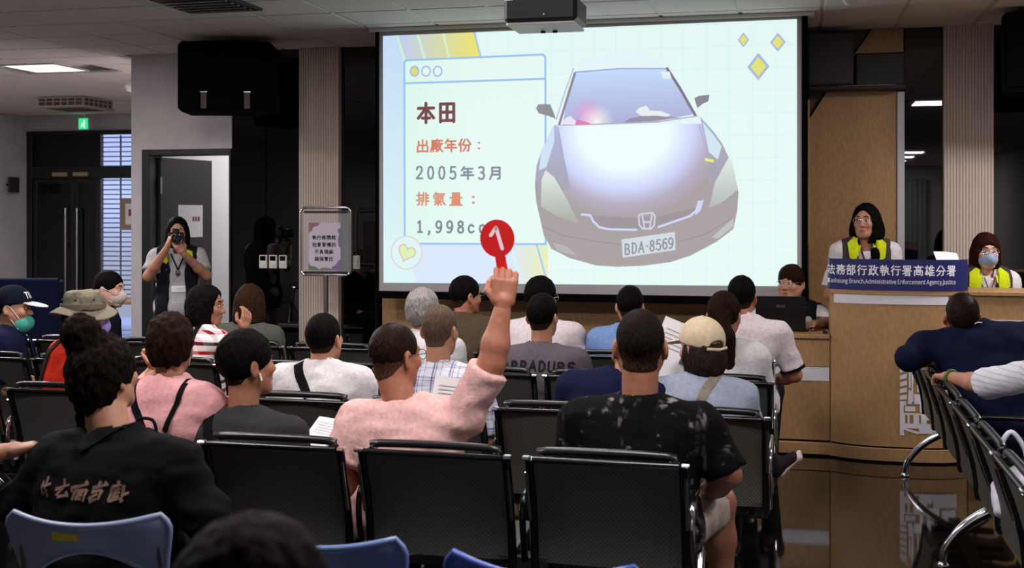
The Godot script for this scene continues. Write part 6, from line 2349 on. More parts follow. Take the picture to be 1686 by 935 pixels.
	# clerk at the laptop
	var lp := person({"label": "person with a dark fringe and glasses sitting behind the laptop", "at": Vector3(-0.03, 0, -8.62), "yaw": 181.0, "top": 1.212, "hip": 0.5, "lean": 6.0, "sh": 0.19, "g": 1.0, "hs": 1.04, "hyaw": -26.0, "hpitch": -4.0,
		"mat": stripe_cloth("navy white stripes", [[0.0, Color(0.80, 0.78, 0.78)], [0.5, Color(0.10, 0.11, 0.19)]], 6.4), "sleeve": 0.95, "hair": "fringe", "hair_mat": brown, "face": true, "look": 0.003, "cell": 0.014, "beard": 0.006,
		"la": [Vector3(-0.27, 0.81, -0.1), Vector3(-0.16, 0.83, -0.36)], "ra": [Vector3(0.25, 0.81, -0.1), Vector3(0.12, 0.83, -0.36)], "hands": "L",
		"extras": [{"kind": "glasses", "mat": thin_metal}, {"kind": "vest", "mat": cloth("dark vest fabric", Color(0.12, 0.12, 0.14)), "open": 0.03, "to": 0.5},
			{"kind": "vest_collar", "mat": lime, "pts": [Vector2(0.045, 0.965), Vector2(0.09, 0.975), Vector2(0.10, 0.92), Vector2(0.07, 0.80), Vector2(0.05, 0.80)]}]})
	part("round_badge", drape(lp.vest, [ring_poly(Vector2(-0.115, 0.835), 0.026, 16)], true, 0.006, 0.004, 1), mats["white plastic"], lp.root)

	# ---- left side of the audience, turned towards the lectern
	var capm := person({"label": "person in a navy cap with a green mask at the left edge", "at": Vector3(-4.61, 0, -6.12), "yaw": -62.0, "top": 1.135, "sh": 0.19, "lean": 6.0, "hyaw": -12.0, "mat": navy, "sleeve": 0.9, "hair": "under_hat", "face": true, "lips": true,
		"extras": [{"kind": "cap", "key": "navy cap cotton", "color": Color(0.07, 0.08, 0.14), "brim_key": "white cap cotton", "brim": Color(0.82, 0.81, 0.82)}, {"kind": "mask", "key": "green mask fabric", "color": Color(0.30, 0.66, 0.60), "drop": -0.042}]})
	cap_letters(capm)
	var hat := person({"label": "person in an olive bucket hat and an orange shirt on the left", "at": Vector3(-3.45, 0, -5.08), "yaw": -35.0, "top": 1.20, "sh": 0.205, "g": 1.05, "hyaw": -22.0, "mat": cloth("orange cotton", Color(0.86, 0.19, 0.09)), "sleeve": 0.8, "hair": "under_hat", "face": true, "lips": false,
		"la": [Vector3(-0.24, 0.66, -0.05), Vector3(-0.10, 0.60, -0.22)], "ra": [Vector3(0.22, 0.66, -0.18), Vector3(0.15, 0.79, -0.35)], "hands": "R", "rh": [Vector3(0.05, 1, -0.1), Vector3(-0.5, 0, 0.8), 0.9],
		"extras": [{"kind": "bucket_hat", "color": Color(0.50, 0.47, 0.41)}, {"kind": "mask", "key": "lavender mask fabric", "color": Color(0.60, 0.54, 0.80), "drop": -0.012}]})
	part("bag_strap", drape(hat.shirt, strip([Vector2(-0.085, 0.99), Vector2(-0.11, 0.86), Vector2(-0.10, 0.72)], 0.065), false, 0.008, 0.006, 3), cloth("maroon webbing", Color(0.14, 0.075, 0.075)), hat.root)
	person({"label": "person with short hair, a white mask and a dark navy jacket near the entrance", "at": Vector3(-4.53, 0, -7.0), "yaw": -50.0, "top": 1.19, "sh": 0.195, "g": 1.05, "hyaw": -32.0, "mat": cloth("dark navy jacket", Color(0.06, 0.07, 0.12)), "sleeve": 1.9, "hair": "short", "face": true, "lips": false, "skin_key": "fair skin", "skin": Color(0.80, 0.63, 0.55),
		"extras": [{"kind": "mask", "key": "white mask fabric", "color": Color(0.80, 0.74, 0.73)}]})
	person({"label": "person with a dark bob in a striped top, hand at the mouth", "at": Vector3(-3.30, 0, -6.1), "yaw": -28.0, "top": 1.168, "sh": 0.175, "g": 0.92, "hs": 0.98, "hyaw": -50.0, "lean": 2.0, "mat": stripe_cloth("red navy stripes", [[0.0, Color(0.86, 0.82, 0.82)], [0.28, Color(0.16, 0.10, 0.13)], [0.45, Color(0.86, 0.82, 0.82)], [0.72, Color(0.60, 0.10, 0.12)], [0.9, Color(0.86, 0.82, 0.82)]], 9.0), "sleeve": 0.8, "hair": "bob", "face": true, "skin_key": "tan skin", "skin": Color(0.62, 0.42, 0.32),
		"ra": [Vector3(0.10, 0.70, -0.27), Vector3(-0.10, 0.87, -0.36)], "hands": "R", "rh": [Vector3(-0.05, 0.9, -0.35), Vector3(-1, 0.2, 0.0), 0.35],
		"extras": [{"kind": "strap", "pts": [Vector2(0.045, 0.95), Vector2(0.075, 0.8), Vector2(0.09, 0.62)], "w": 0.03, "mat": strapm}]})
	person({"label": "person with a smooth brown bob in a grey-green jacket, seen from behind", "at": Vector3(-3.44, 0, -6.95), "top": 1.118, "sh": 0.185, "g": 1.0, "hs": 1.04, "lean": 8.0, "hyaw": 8.0, "mat": cloth("grey green jacket", Color(0.33, 0.34, 0.31)), "sleeve": 1.8, "hair": "bob", "hair_mat": auburn})

	# ---- nearest metal row
	var pk := person({"label": "person in a rose T-shirt with a small black backpack and short dark hair", "at": Vector3(-2.40, 0, -4.12), "yaw": 4.0, "top": 1.184, "sh": 0.175, "g": 0.95, "hs": 1.04, "hyaw": 12.0, "lean": 6.0, "mat": rose, "sleeve": 0.85, "hair": "fluffy", "hair_mat": brown, "cell": 0.011, "folds": 0.010,
		"extras": [{"kind": "mask", "key": "white mask fabric", "color": Color(0.80, 0.74, 0.73)}]})
	part("bag_strap", drape(pk.shirt, strip([Vector2(-0.125, 0.935), Vector2(-0.075, 0.83), Vector2(-0.015, 0.735)], 0.026), false, 0.006, 0.005, 3), strapm, pk.root)
	part("bag_strap", drape(pk.shirt, strip([Vector2(0.105, 0.955), Vector2(0.095, 0.86), Vector2(0.06, 0.745)], 0.02), false, 0.006, 0.005, 3), strapm, pk.root)
	var gt := person({"label": "person with black hair in a charcoal T-shirt and a dark shoulder strap", "neck": 0.35, "at": Vector3(-2.09, 0, -4.14), "yaw": -4.0, "top": 1.121, "sh": 0.21, "g": 1.02, "hs": 1.06, "hyaw": -32.0, "hpitch": -6.0, "lean": 9.0, "mat": cloth("charcoal cotton", Color(0.20, 0.20, 0.215)), "sleeve": 0.85, "hair": "full", "cell": 0.011, "skin_key": "tan skin", "skin": Color(0.62, 0.42, 0.32),
		"extras": [{"kind": "strap", "pts": [Vector2(-0.14, 0.885), Vector2(-0.10, 0.79), Vector2(-0.05, 0.68)], "w": 0.035, "mat": strapm}]})
	part("earbud", tubem([gt.C + gt.hb * Vector3(0.088, -0.03, 0.0), gt.C + gt.hb * Vector3(0.09, -0.06, -0.005)], 0.005, 6), mats["white plastic"], gt.root)
	var pp := person({"label": "person in a pink polo shirt raising a red numbered paddle", "neck": 0.335, "arm": 1.18, "at": Vector3(-1.405, 0, -4.12), "yaw": 0.0, "top": 1.173, "hoff": Vector3(-0.065, 0, 0), "stub_mat": hairmat("thin brown scalp", Color(0.40, 0.27, 0.21), 0.55), "sh": 0.225, "g": 1.08, "hs": 1.06, "hyaw": -26.0, "lean": 7.0, "twist": -3.0, "lift_r": 0.035, "mat": pink, "sleeve": 0.88, "hair": "buzz", "hair_mat": hairmat("oily cropped hair", Color(0.17, 0.115, 0.09), 0.42), "cell": 0.010, "folds": 0.011, "neck_wide": 1.08, "loose": 0.016, "skin_key": "ruddy skin", "skin": Color(0.68, 0.45, 0.35),
		"ra": [Vector3(0.325, 1.03, -0.02), Vector3(0.362, 1.228, -0.03)], "hands": "R", "rh": [Vector3(0.1, 1, -0.05), Vector3(-0.3, 0, -1), 0.66], "hand_scale": 1.22,
		"la": [Vector3(-0.255, 0.62, 0.05), Vector3(-0.20, 0.45, -0.1)],
		"extras": [{"kind": "collar", "mat": pink, "r": 1.06}, {"kind": "glasses", "mat": mats["black plastic"]}]})
	var td := person({"label": "person with a cropped head in a black tie-dye shirt and beige shorts", "neck": 0.338, "at": Vector3(-0.54, 0, -4.13), "yaw": 2.0, "top": 1.241, "sh": 0.225, "g": 1.14, "hs": 1.13, "hyaw": 4.0, "lean": 6.0, "mat": tie_dye(), "sleeve": 0.95, "hair": "buzz", "hair_mat": fuzz, "cell": 0.010, "loose": 0.018, "shorts": true, "bottom_key": "beige shorts cotton", "bottom": Color(0.70, 0.64, 0.60), "skin_key": "tan skin", "skin": Color(0.62, 0.42, 0.32),
		"ra": [Vector3(0.315, 0.66, -0.02), Vector3(0.2, 0.52, -0.2)], "rl": [Vector3(0.27, 0.50, -0.28), Vector3(0.285, 0.1, -0.33)]})
	# ---- second row
	var wp := person({"label": "person in a white polo with a black shoulder strap and thinning crown", "at": Vector3(-2.16, 0, -5.08), "top": 1.115, "sh": 0.205, "g": 1.05, "hs": 1.0, "hyaw": -5.0, "hpitch": -10.0, "lean": 10.0, "mat": white, "sleeve": 0.9, "hair": "spot", "hair_mat": dark_hair, "folds": 0.009, "cell": 0.012,
		"extras": [{"kind": "collar", "mat": white}, {"kind": "strap", "pts": [Vector2(-0.115, 0.92), Vector2(-0.07, 0.84), Vector2(0.0, 0.74)], "w": 0.04, "mat": strapm}]})
	var pl := plaid_mat()
	person({"label": "person with a shaved grey head in a blue and white plaid shirt", "neck": 0.33, "at": Vector3(-1.585, 0, -5.08), "top": 1.166, "sh": 0.2, "g": 1.0, "hs": 1.0, "hyaw": -8.0, "lean": 7.0, "mat": pl, "sleeve": 0.9, "hair": "buzz", "hair_mat": greyfuzz, "stub_mat": greyfuzz, "cell": 0.012, "extras": [{"kind": "collar", "mat": pl}]})
	person({"label": "person in a navy T-shirt bending forward behind the tie-dye shirt", "at": Vector3(-0.80, 0, -5.05), "top": 1.115, "sh": 0.2, "g": 1.12, "lean": 8.0, "side": 6.0, "hoff": Vector3(0.07, -0.03, 0), "hroll": -6.0, "mat": cloth("deep navy cotton", Color(0.085, 0.10, 0.22)), "sleeve": 0.9, "hair": "short"})
	var cc := person({"label": "person in a cream baseball cap and a pale blue shirt with a beige strap", "at": Vector3(-0.40, 0, -5.08), "top": 1.117, "sh": 0.185, "ra": [Vector3(0.20, 0.66, -0.1), Vector3(0.1, 0.62, -0.3)], "g": 1.05, "hs": 1.03, "hyaw": 42.0, "lean": 8.0, "mat": cloth("pale blue denim", Color(0.62, 0.66, 0.74)), "sleeve": 0.95, "hair": "under_cap", "hair_mat": hairmat("grey brown hair", Color(0.22, 0.17, 0.155)), "cell": 0.012, "folds": 0.009,
		"extras": [{"kind": "cap", "key": "cream cap cotton", "color": Color(0.86, 0.79, 0.66), "brim_key": "pale cream cotton", "brim": Color(0.88, 0.84, 0.76), "opening": true}, {"kind": "collar", "mat": mats["pale blue denim"]}, {"kind": "strap", "pts": [Vector2(-0.02, 0.72), Vector2(0.03, 0.83), Vector2(0.085, 0.90)], "w": 0.038, "mat": cloth("beige webbing", Color(0.56, 0.52, 0.47))}]})
	# ---- third row
	person({"label": "person with silver hair partly hidden by the shaved head", "at": Vector3(-1.99, 0, -6.1), "top": 1.165, "sh": 0.185, "g": 0.95, "hyaw": -10.0, "mat": cloth("off white shirt", Color(0.82, 0.81, 0.82)), "sleeve": 0.9, "hair": "fluffy", "hair_mat": silver, "skin_key": "ruddy skin", "skin": Color(0.68, 0.45, 0.35)})
	var gy := person({"label": "person with short black hair in a purple-grey T-shirt with dark lettering", "neck": 0.335, "at": Vector3(-1.32, 0, -6.1), "top": 1.148, "sh": 0.205, "g": 1.02, "hyaw": -10.0, "hpitch": -5.0, "lean": 8.0, "mat": cloth("purple grey cotton", Color(0.36, 0.33, 0.36)), "sleeve": 0.85, "hair": "short", "cell": 0.013})
	var tp := []
	for i in 8:
		tp = glyph_polys("ARRADURS"[i], Vector2(-0.19 + i * 0.05, 0.752 - 0.002 * absf(i - 3.5)), Vector2(0.04, 0.05), 0.010)
		part("shirt_letter", drape(gy.shirt, tp, false, 0.004, 0.0, 1), mats["black print"], gy.root)
	var po := person({"label": "person with a long dark ponytail in a white jacket", "at": Vector3(-0.36, 0, -6.12), "top": 1.172, "sh": 0.18, "g": 0.92, "hs": 1.02, "hyaw": -6.0, "mat": cloth("white nylon", Color(0.84, 0.83, 0.84)), "sleeve": 1.8, "hair": "pony", "hair_mat": brown, "folds": 0.010})
	# ---- front row
	person({"label": "person with cropped hair and glasses in an olive brown shirt, looking to the side", "at": Vector3(-2.0, 0, -7.0), "top": 1.185, "sh": 0.195, "g": 1.0, "hyaw": -42.0, "lean": 5.0, "mat": cloth("olive brown shirt", Color(0.32, 0.27, 0.21)), "sleeve": 1.8, "hair": "short", "hair_mat": dark_hair, "face": true, "skin_key": "ruddy skin", "skin": Color(0.68, 0.45, 0.35),
		"extras": [{"kind": "glasses", "mat": mats["black plastic"]}, {"kind": "collar", "mat": cloth("brown collar", Color(0.38, 0.26, 0.2))}]})
	person({"label": "person with thick black hair and glasses in a white T-shirt, just past the paddle", "at": Vector3(-1.52, 0, -7.0), "top": 1.185, "sh": 0.215, "g": 1.05, "hyaw": -22.0, "hs": 1.05, "mat": cloth("pinkish white cotton", Color(0.87, 0.82, 0.83)), "sleeve": 0.85, "hair": "full", "extras": [{"kind": "glasses", "mat": thin_metal}]})
	person({"label": "person with dark hair in a light blue shirt, mostly hidden by the cropped head", "at": Vector3(-0.97, 0, -7.0), "top": 1.139, "sh": 0.2, "lean": 7.0, "mat": cloth("light blue cotton", Color(0.46, 0.58, 0.78)), "sleeve": 0.9, "hair": "short"})
	var wr := person({"label": "person with short hair in a white polo with dark sleeve bands near the laptop", "at": Vector3(-0.30, 0, -7.0), "yaw": -6.0, "top": 1.209, "sh": 0.215, "g": 1.05, "hs": 1.02, "hyaw": 4.0, "hpitch": -4.0, "lean": 10.0, "mat": cloth("soft white knit", Color(0.85, 0.80, 0.82)), "sleeve": 0.86, "hair": "short", "folds": 0.009, "hoff": Vector3(-0.02, 0, 0), "skin_key": "ruddy skin", "skin": Color(0.68, 0.45, 0.35),
		"ra": [Vector3(0.29, 0.63, -0.10), Vector3(0.12, 0.56, -0.28)], "extras": [{"kind": "collar", "mat": cloth("soft white knit", Color(0.85, 0.80, 0.82))}]})
	for sg in [-1.0, 1.0]:
		var cuff: Vector3 = wr.S[sg].lerp(wr.E[sg], 0.85)
		var ax: Vector3 = (wr.E[sg] - wr.S[sg]).normalized()
		part("sleeve_band", tubem([cuff - ax * 0.008, cuff + ax * 0.008], 0.0755, 20), cloth("dark sleeve band", Color(0.08, 0.05, 0.07)), wr.root)
	# ---- right aisle
	var bl := person({"label": "person in a navy polo with a bowed head on the right aisle bench", "at": Vector3(1.0, 0, -6.22), "yaw": 2.0, "side": -10.0, "stub_mat": hairmat("thin brown scalp", Color(0.40, 0.27, 0.21), 0.55), "top": 1.19, "neck": 0.225, "hip": 0.46, "sh": 0.285, "g": 1.18, "lift_l": 0.03, "rl": [Vector3(0.42, 0.46, -0.3), Vector3(0.42, 0.09, -0.3)], "ll": [Vector3(0.25, 0.46, -0.38), Vector3(0.25, 0.09, -0.36)], "hs": 1.07, "hpitch": -26.0, "lean": 18.0, "hoff": Vector3(-0.07, 0.0, 0.0), "mat": navy, "sleeve": 1.4, "hair": "buzz", "hair_mat": mats["oily cropped hair"], "folds": 0.008, "loose": 0.016, "skin_key": "ruddy skin", "skin": Color(0.68, 0.45, 0.35),
		"la": [Vector3(-0.445, 0.845, -0.02), Vector3(-0.30, 0.80, -0.26)], "ra": [Vector3(0.26, 0.66, -0.04), Vector3(0.2, 0.6, -0.25)],
		"extras": [{"kind": "collar", "mat": navy, "r": 1.12}]})
	part("collar_trim", tubem(curve_pts([bl.N - bl.f * 0.03 + bl.r * -0.085 + bl.u * 0.015, bl.N - bl.f * 0.085 + bl.u * 0.052, bl.N - bl.f * 0.03 + bl.r * 0.085 + bl.u * 0.015], 5), 0.004, 6), mats["white plastic"], bl.root)
	var ar := person({"label": "person at the right edge in a white ribbed shirt resting an arm along the bench", "at": Vector3(1.12, 0, -5.1), "yaw": -40.0, "top": 1.25, "sh": 0.2, "g": 1.05, "mat": stripe_cloth("white ribbed knit", [[0.0, Color(0.84, 0.84, 0.87)], [0.7, Color(0.72, 0.73, 0.78)]], 40.0), "sleeve": 0.98, "hair": "short", "cell": 0.012,
		"la": [to_own(Vector3(1.12, 0, -5.1), -40.0, Vector3(0.83, 0.80, -5.66)), to_own(Vector3(1.12, 0, -5.1), -40.0, Vector3(0.715, 0.795, -5.92))], "hands": "L", "lh": [to_dir(-40.0, Vector3(-0.3, -0.06, -0.9)), Vector3(0, -1, 0), 0.5]})
	var bead := []
	for k in 17:
		var q: Vector3 = (ar.W[-1.0] - ar.E[-1.0]).normalized()
		var sx := q.cross(Vector3.UP).normalized()
		var sy := sx.cross(q)
		bead.append(ar.E[-1.0].lerp(ar.W[-1.0], 0.93) + (sx * cos(TAU * k / 16.0) + sy * sin(TAU * k / 16.0)) * 0.034)
	part("bracelet", tubem(bead, 0.008, 6), mat("green beads", Color(0.25, 0.38, 0.14), 0.35), ar.root)
	# ---- nearest people
	var bw := person({"label": "person with a messy dark bun in an oversized black T-shirt with brushed lettering", "at": Vector3(-2.09, 0, -3.22), "yaw": -4.0, "top": 1.165, "neck": 0.335, "hip": 0.48, "sh": 0.225, "g": 1.3, "hs": 1.06, "hyaw": -8.0, "hpitch": -10.0, "lean": 14.0, "hoff": Vector3(-0.085, 0.03, -0.02), "mat": black, "sleeve": 1.12, "hair": "messy_bun", "hair_mat": hairmat("warm black hair", Color(0.10, 0.065, 0.05)), "cell": 0.010, "loose": 0.022, "neckline": -0.045, "neck_wide": 1.45, "folds": 0.012, "haircell": 0.0045,
		"ra": [Vector3(0.345, 0.65, -0.04), Vector3(0.22, 0.55, -0.25)], "la": [Vector3(-0.33, 0.64, -0.03), Vector3(-0.2, 0.55, -0.24)],
		"extras": [{"kind": "strap", "pts": [Vector2(-0.06, 0.865), Vector2(0.02, 0.93), Vector2(0.10, 0.975)], "w": 0.06, "mat": strapm, "lift": 0.012}]})
	var brush := []
	var cal := ["10 30 14 92|34 8 36 64|22 52 66 36|44 74 60 96 44 92|14 94 58 64", "46 6 54 44|6 58 84 30|48 46 20 82|30 88 90 76|72 62 92 84", "4 36 8 62|12 40 96 20|76 8 94 20|24 54 96 44|26 54 20 98|94 44 92 96|38 60 80 54|36 74 80 68|34 88 80 84", "20 36 90 20|50 6 42 40|78 8 70 22|22 54 66 44|66 46 60 88|16 84 50 62|20 96 54 84", "40 2 44 40|14 30 60 18|14 30 10 92|24 46 56 38|22 60 56 54|20 76 54 70|12 92 60 80|70 20 68 92|70 66 98 54|64 94 80 88"]
	for i in 5:
		brush = []
		for st in cal[i].split("|"):
			var ff: PackedFloat64Array = (st as String).split_floats(" ")
			for k in range(0, ff.size() - 3, 2):
				var p0 := Vector2(ff[k], 100.0 - ff[k + 1]) / 100.0
				var p1 := Vector2(ff[k + 2], 100.0 - ff[k + 3]) / 100.0
				var o := Vector2(-0.15 + i * 0.062, 0.715)
				var sz := Vector2(0.062, 0.062)
				var a := o + p0 * sz
				var b2 := o + p1 * sz
				var d := (b2 - a).normalized()
				var w0 := 0.0052
				var w1 := 0.0030
				var nn := Vector2(-d.y, d.x)
				brush.append(PackedVector2Array([a - nn * w0, b2 - nn * w1, b2 + nn * w1, a + nn * w0]))
		part("brushed_letter", drape(bw.shirt, brush, false, 0.004, 0.0, 1), mat("tan print", Color(0.56, 0.44, 0.38), 0.9), bw.root)
	person({"label": "person closest to the camera, only the top of a dark head showing", "at": Vector3(-0.605, 0, -1.14), "top": 1.225, "sh": 0.19, "hs": 1.05, "mat": black, "hair": "full", "hair_mat": hairmat("warm black hair", Color(0.10, 0.065, 0.05)), "lean": 4.0})
	person({"label": "person at the lower left edge, only a bare forearm in view", "at": Vector3(-2.92, 0, -3.22), "top": 1.15, "sh": 0.19, "mat": cloth("dark brown cotton", Color(0.10, 0.085, 0.085)), "sleeve": 0.8, "hair": "short", "ra": [Vector3(0.26, 0.78, 0.10), Vector3(0.46, 0.815, -0.03)], "hands": "R", "skin_key": "tan skin", "skin": Color(0.62, 0.42, 0.32)})

func to_own(at: Vector3, yaw: float, p: Vector3) -> Vector3:
	return Basis(Vector3.UP, -deg_to_rad(yaw)) * (p - at)

func to_dir(yaw: float, p: Vector3) -> Vector3:
	return Basis(Vector3.UP, -deg_to_rad(yaw)) * p

func ring_poly(c: Vector2, r: float, n: int) -> PackedVector2Array:
	var o := PackedVector2Array()
	for i in n:
		o.append(c + Vector2(cos(TAU * i / n), sin(TAU * i / n)) * r)
	return o

func stripe_cloth(key: String, rows: Array, per_m: float) -> StandardMaterial3D:
	var m := cloth(key, Color(1, 1, 1))
	m.albedo_texture = stripe_tex(rows, 64)
	m.normal_enabled = false
	m.uv1_scale = Vector3.ONE * per_m
	return m

func plaid_mat() -> StandardMaterial3D:
	var m := cloth("blue white plaid", Color(1, 1, 1))
	m.albedo_texture = plaid_tex()
	m.normal_enabled = false
	m.uv1_scale = Vector3.ONE * 13.0
	return m

func tie_dye() -> StandardMaterial3D:
	var m := cloth("tie dye cotton", Color(1, 1, 1))
	m.albedo_texture = tie_dye_tex()
	m.normal_enabled = false
	m.uv1_scale = Vector3.ONE * 2.0
	return m

func cap_letters(b: Dictionary) -> void:
	# stitched white letters on the cap's front
	var s := Shape.new()
	for i in 2:
		for p in glyph_polys("TN"[i], Vector2(-0.052 + i * 0.034, 0.058), Vector2(0.03, 0.034), 0.007):
			var c := []
			for q in p:
				var a: float = q.x / 0.1
				var rz := 0.113 * sqrt(maxf(0.0, 1.0 - pow((q.y - 0.038) / 0.1, 2.0)))
				var rx := 0.093 * sqrt(maxf(0.0, 1.0 - pow((q.y - 0.038) / 0.1, 2.0)))
				c.append(b.C + b.hb * (Vector3(-sin(a) * rx, q.y, 0.010 - cos(a) * rz) * b.hs))
			s.quad(c[3], c[2], c[1], c[0])
	part("cap_lettering", s.done(), mats["white plastic"], b.root)

# ---------------------------------------------------------------- fixtures
func speaker_box(label: String, at: Vector3, turn: float, w: float, h: float, ports: bool) -> void:
	var t := thing("loudspeaker", label, "speaker", at, turn)
	var s := Shape.new()
	s.prism(PackedVector2Array([Vector2(-w / 2, 0.03), Vector2(-w / 2 + 0.03, 0), Vector2(w / 2 - 0.03, 0), Vector2(w / 2, 0.03), Vector2(w / 2, h - 0.03), Vector2(w / 2 - 0.03, h), Vector2(-w / 2 + 0.03, h), Vector2(-w / 2, h - 0.03)]), -0.4, 0.0)
	part("cabinet", s.done(), mats["matte black"], t)
	part("grille", boxm(Vector3(w - 0.06, h - 0.07, 0.014), 0.006, Vector3(0, h / 2, 0.004)), mats["matte black"], t)
	if ports:
		for x in [-0.17, 0.17]:
			part("driver_label", boxm(Vector3(0.045, 0.13, 0.004), 0.0, Vector3(x, 0.09, 0.013)), mat("dull red plate", Color(0.24, 0.13, 0.12), 0.5), t)
			part("label_edge", boxm(Vector3(0.055, 0.006, 0.006), 0.0, Vector3(x, 0.158, 0.013)), mats["brushed steel"], t)
	part("bracket", boxm(Vector3(w * 0.6, 0.03, 0.06), 0.006, Vector3(0, h + 0.016, -0.2)), mats["matte black"], t)

func build_fixtures() -> void:
	speaker_box("large black loudspeaker hung under the ceiling left of the screen", Vector3(-4.40, 2.38, -8.62), 0.30, 0.75, 0.56, true)
	speaker_box("black loudspeaker cut off by the upper right corner", Vector3(1.72, 2.40, -8.62), -0.15, 0.7, 0.55, true)
	# projector
	var p := thing("projector", "black projector with a pale underside hung from the ceiling", "projector", Vector3(-1.172, 2.475, -5.6))
	var s := Shape.new()
	s.box(Vector3(0, 0.069, 0.0), Vector3(0.355, 0.125, 0.28), 0.018)
	part("body", s.done(), mats["black plastic"], p)
	part("underside", boxm(Vector3(0.33, 0.014, 0.27), 0.004, Vector3(0, 0.0, -0.005)), mats["white plastic"], p)
	part("lens", tubem([Vector3(0.07, 0.065, -0.13), Vector3(0.07, 0.065, -0.165)], 0.035, 16), mats["black mirror glass"], p)
	part("mount_pole", tubem([Vector3(0.0, 0.13, 0), Vector3(0.0, 0.515, 0)], 0.022, 10), mats["black paint"], p)
	part("mount_plate", boxm(Vector3(0.16, 0.014, 0.16), 0.004, Vector3(0, 0.137, 0)), mats["black paint"], p)
	for x in [-0.03, 0.03]:
		part("foot", tubem([Vector3(x, -0.007, -0.08), Vector3(x, -0.016, -0.08)], 0.012, 8), mats["black plastic"], p)
	part("status_lamp", boxm(Vector3(0.006, 0.006, 0.004), 0.0, Vector3(0.02, 0.04, 0.141)), mats["white plastic"], p)
	# ceiling cassette air conditioner in the entrance hall
	var a := thing("air_conditioner", "square ceiling cassette air conditioner with slotted sides in the entrance hall", "air conditioner", Vector3(-8.66, CEIL - 0.003, -13.0))
	part("body", boxm(Vector3(0.62, 0.11, 0.62), 0.01, Vector3(0, -0.056, 0)), mat("brown grey slot", Color(0.30, 0.26, 0.23), 0.7), a)
	part("panel", boxm(Vector3(0.68, 0.025, 0.68), 0.008, Vector3(0, -0.118, 0)), mat("aged beige plastic", Color(0.62, 0.57, 0.52), 0.6), a)
	for k in 4:
		var rot := Vector3(0, k * PI / 2, 0)
		var n := part("vent_frame", boxm(Vector3(0.62, 0.02, 0.02), 0.003, Vector3(0, -0.012, 0.312)), mat("aged beige plastic", Color(0.62, 0.57, 0.52), 0.6), a, Vector3.ZERO, rot)
		for i in 7:
			part("vent_fin", boxm(Vector3(0.014, 0.095, 0.014), 0.002, Vector3(-0.3 + i * 0.1, -0.058, 0.314)), mat("aged beige plastic", Color(0.62, 0.57, 0.52), 0.6), n)
		part("vent_rail", boxm(Vector3(0.62, 0.012, 0.014), 0.002, Vector3(0, -0.058, 0.314)), mat("aged beige plastic", Color(0.62, 0.57, 0.52), 0.6), n)
	for i in 6:
		part("grille_bar", boxm(Vector3(0.5, 0.012, 0.02), 0.003, Vector3(0, -0.134, -0.2 + i * 0.08)), mats["brown grey slot"], a)
	# diffuser over the speaker
	var d := thing("air_diffuser", "dark slotted air diffuser in the ceiling above the left loudspeaker", "diffuser", Vector3(-3.85, CEIL, -7.28))
	part("frame", boxm(Vector3(0.55, 0.02, 0.55), 0.004, Vector3(0, -0.008, 0)), mats["dark grey laminate"], d)
	for i in 5:
		part("louvre", boxm(Vector3(0.46, 0.012, 0.03), 0.003, Vector3(0, -0.024, -0.18 + i * 0.09)), mats["brushed steel"], d)
	for q in [[-0.55, -8.9], [0.35, -8.1]]:
		var sm := thing("smoke_detector", "round smoke detector on the ceiling close to the screen" if q[0] < 0 else "round smoke detector on the ceiling before the wall cabinets", "smoke detector", Vector3(q[0], CEIL, q[1]))
		var l := Shape.new()
		l.lathe([Vector2(0.0, -0.045), Vector2(0.03, -0.042), Vector2(0.045, -0.02), Vector2(0.055, 0.0)], 16)
		part("housing", l.done(), mats["white plastic"], sm)
	# camera dome at the white block
	var dm := thing("ceiling_camera", "small white ceiling camera beside the corner of the white wall block", "camera", Vector3(-7.05, CEIL, -11.6))
	var l2 := Shape.new()
	l2.lathe([Vector2(0.0, -0.10), Vector2(0.045, -0.085), Vector2(0.065, -0.04), Vector2(0.07, 0.0)], 16)
	part("dome", l2.done(), mats["white plastic"], dm)
	# thermostats and switch
	for i in 3:
		var t := thing("thermostat", ["white wall thermostat, first of three on the black panel", "white wall thermostat, middle one of three on the black panel", "white wall thermostat, third one next to the ribbed pillar"][i], "thermostat", Vector3(-4.487 + i * 0.092, 1.155, BACK), 0.0, "wall thermostats in a row")
		part("plate", boxm(Vector3(0.072, 0.115, 0.02), 0.004, Vector3(0, 0, 0.01)), mats["white plastic"], t)
		part("display", boxm(Vector3(0.052, 0.04, 0.003), 0.0, Vector3(0, 0.03, 0.021)), mats["black mirror glass"], t)
		part("knob", tubem([Vector3(0, -0.025, 0.02), Vector3(0, -0.025, 0.026)], 0.014, 12), mats["white plastic"], t)
	var sw := thing("wall_switch", "pale wall switch between the notice stand and the screen", "switch", Vector3(-3.63, 1.158, BACK))
	part("plate", boxm(Vector3(0.06, 0.115, 0.012), 0.003, Vector3(0, 0, 0.006)), mats["white plastic"], sw)
	part("rocker", boxm(Vector3(0.03, 0.06, 0.008), 0.002, Vector3(0, 0, 0.014)), mats["white plastic"], sw)
	# box and sockets on the left wall
	var bx := thing("wall_sign", "small dark sign jutting from the white wall beside the entrance", "sign", Vector3(-11.05, 1.98, -14.9))
	part("board", boxm(Vector3(0.03, 0.22, 0.22), 0.004, Vector3(0.12, 0, 0)), mats["charcoal paint"], bx)
	part("arm", boxm(Vector3(0.12, 0.03, 0.03), 0.003, Vector3(0.06, 0, 0)), mats["black paint"], bx)
	var sk := thing("wall_socket", "small dark socket on the white wall left of the entrance", "socket", Vector3(-11.05, 1.07, -14.4))
	part("plate", boxm(Vector3(0.012, 0.05, 0.09), 0.002, Vector3(0.006, 0, 0)), mats["charcoal paint"], sk)
	# framed notice on the glass beside the white block
	var fp := thing("framed_notice", "beige framed notice at the edge of the bright window", "picture frame", Vector3(-9.30, 1.56, -15.32))
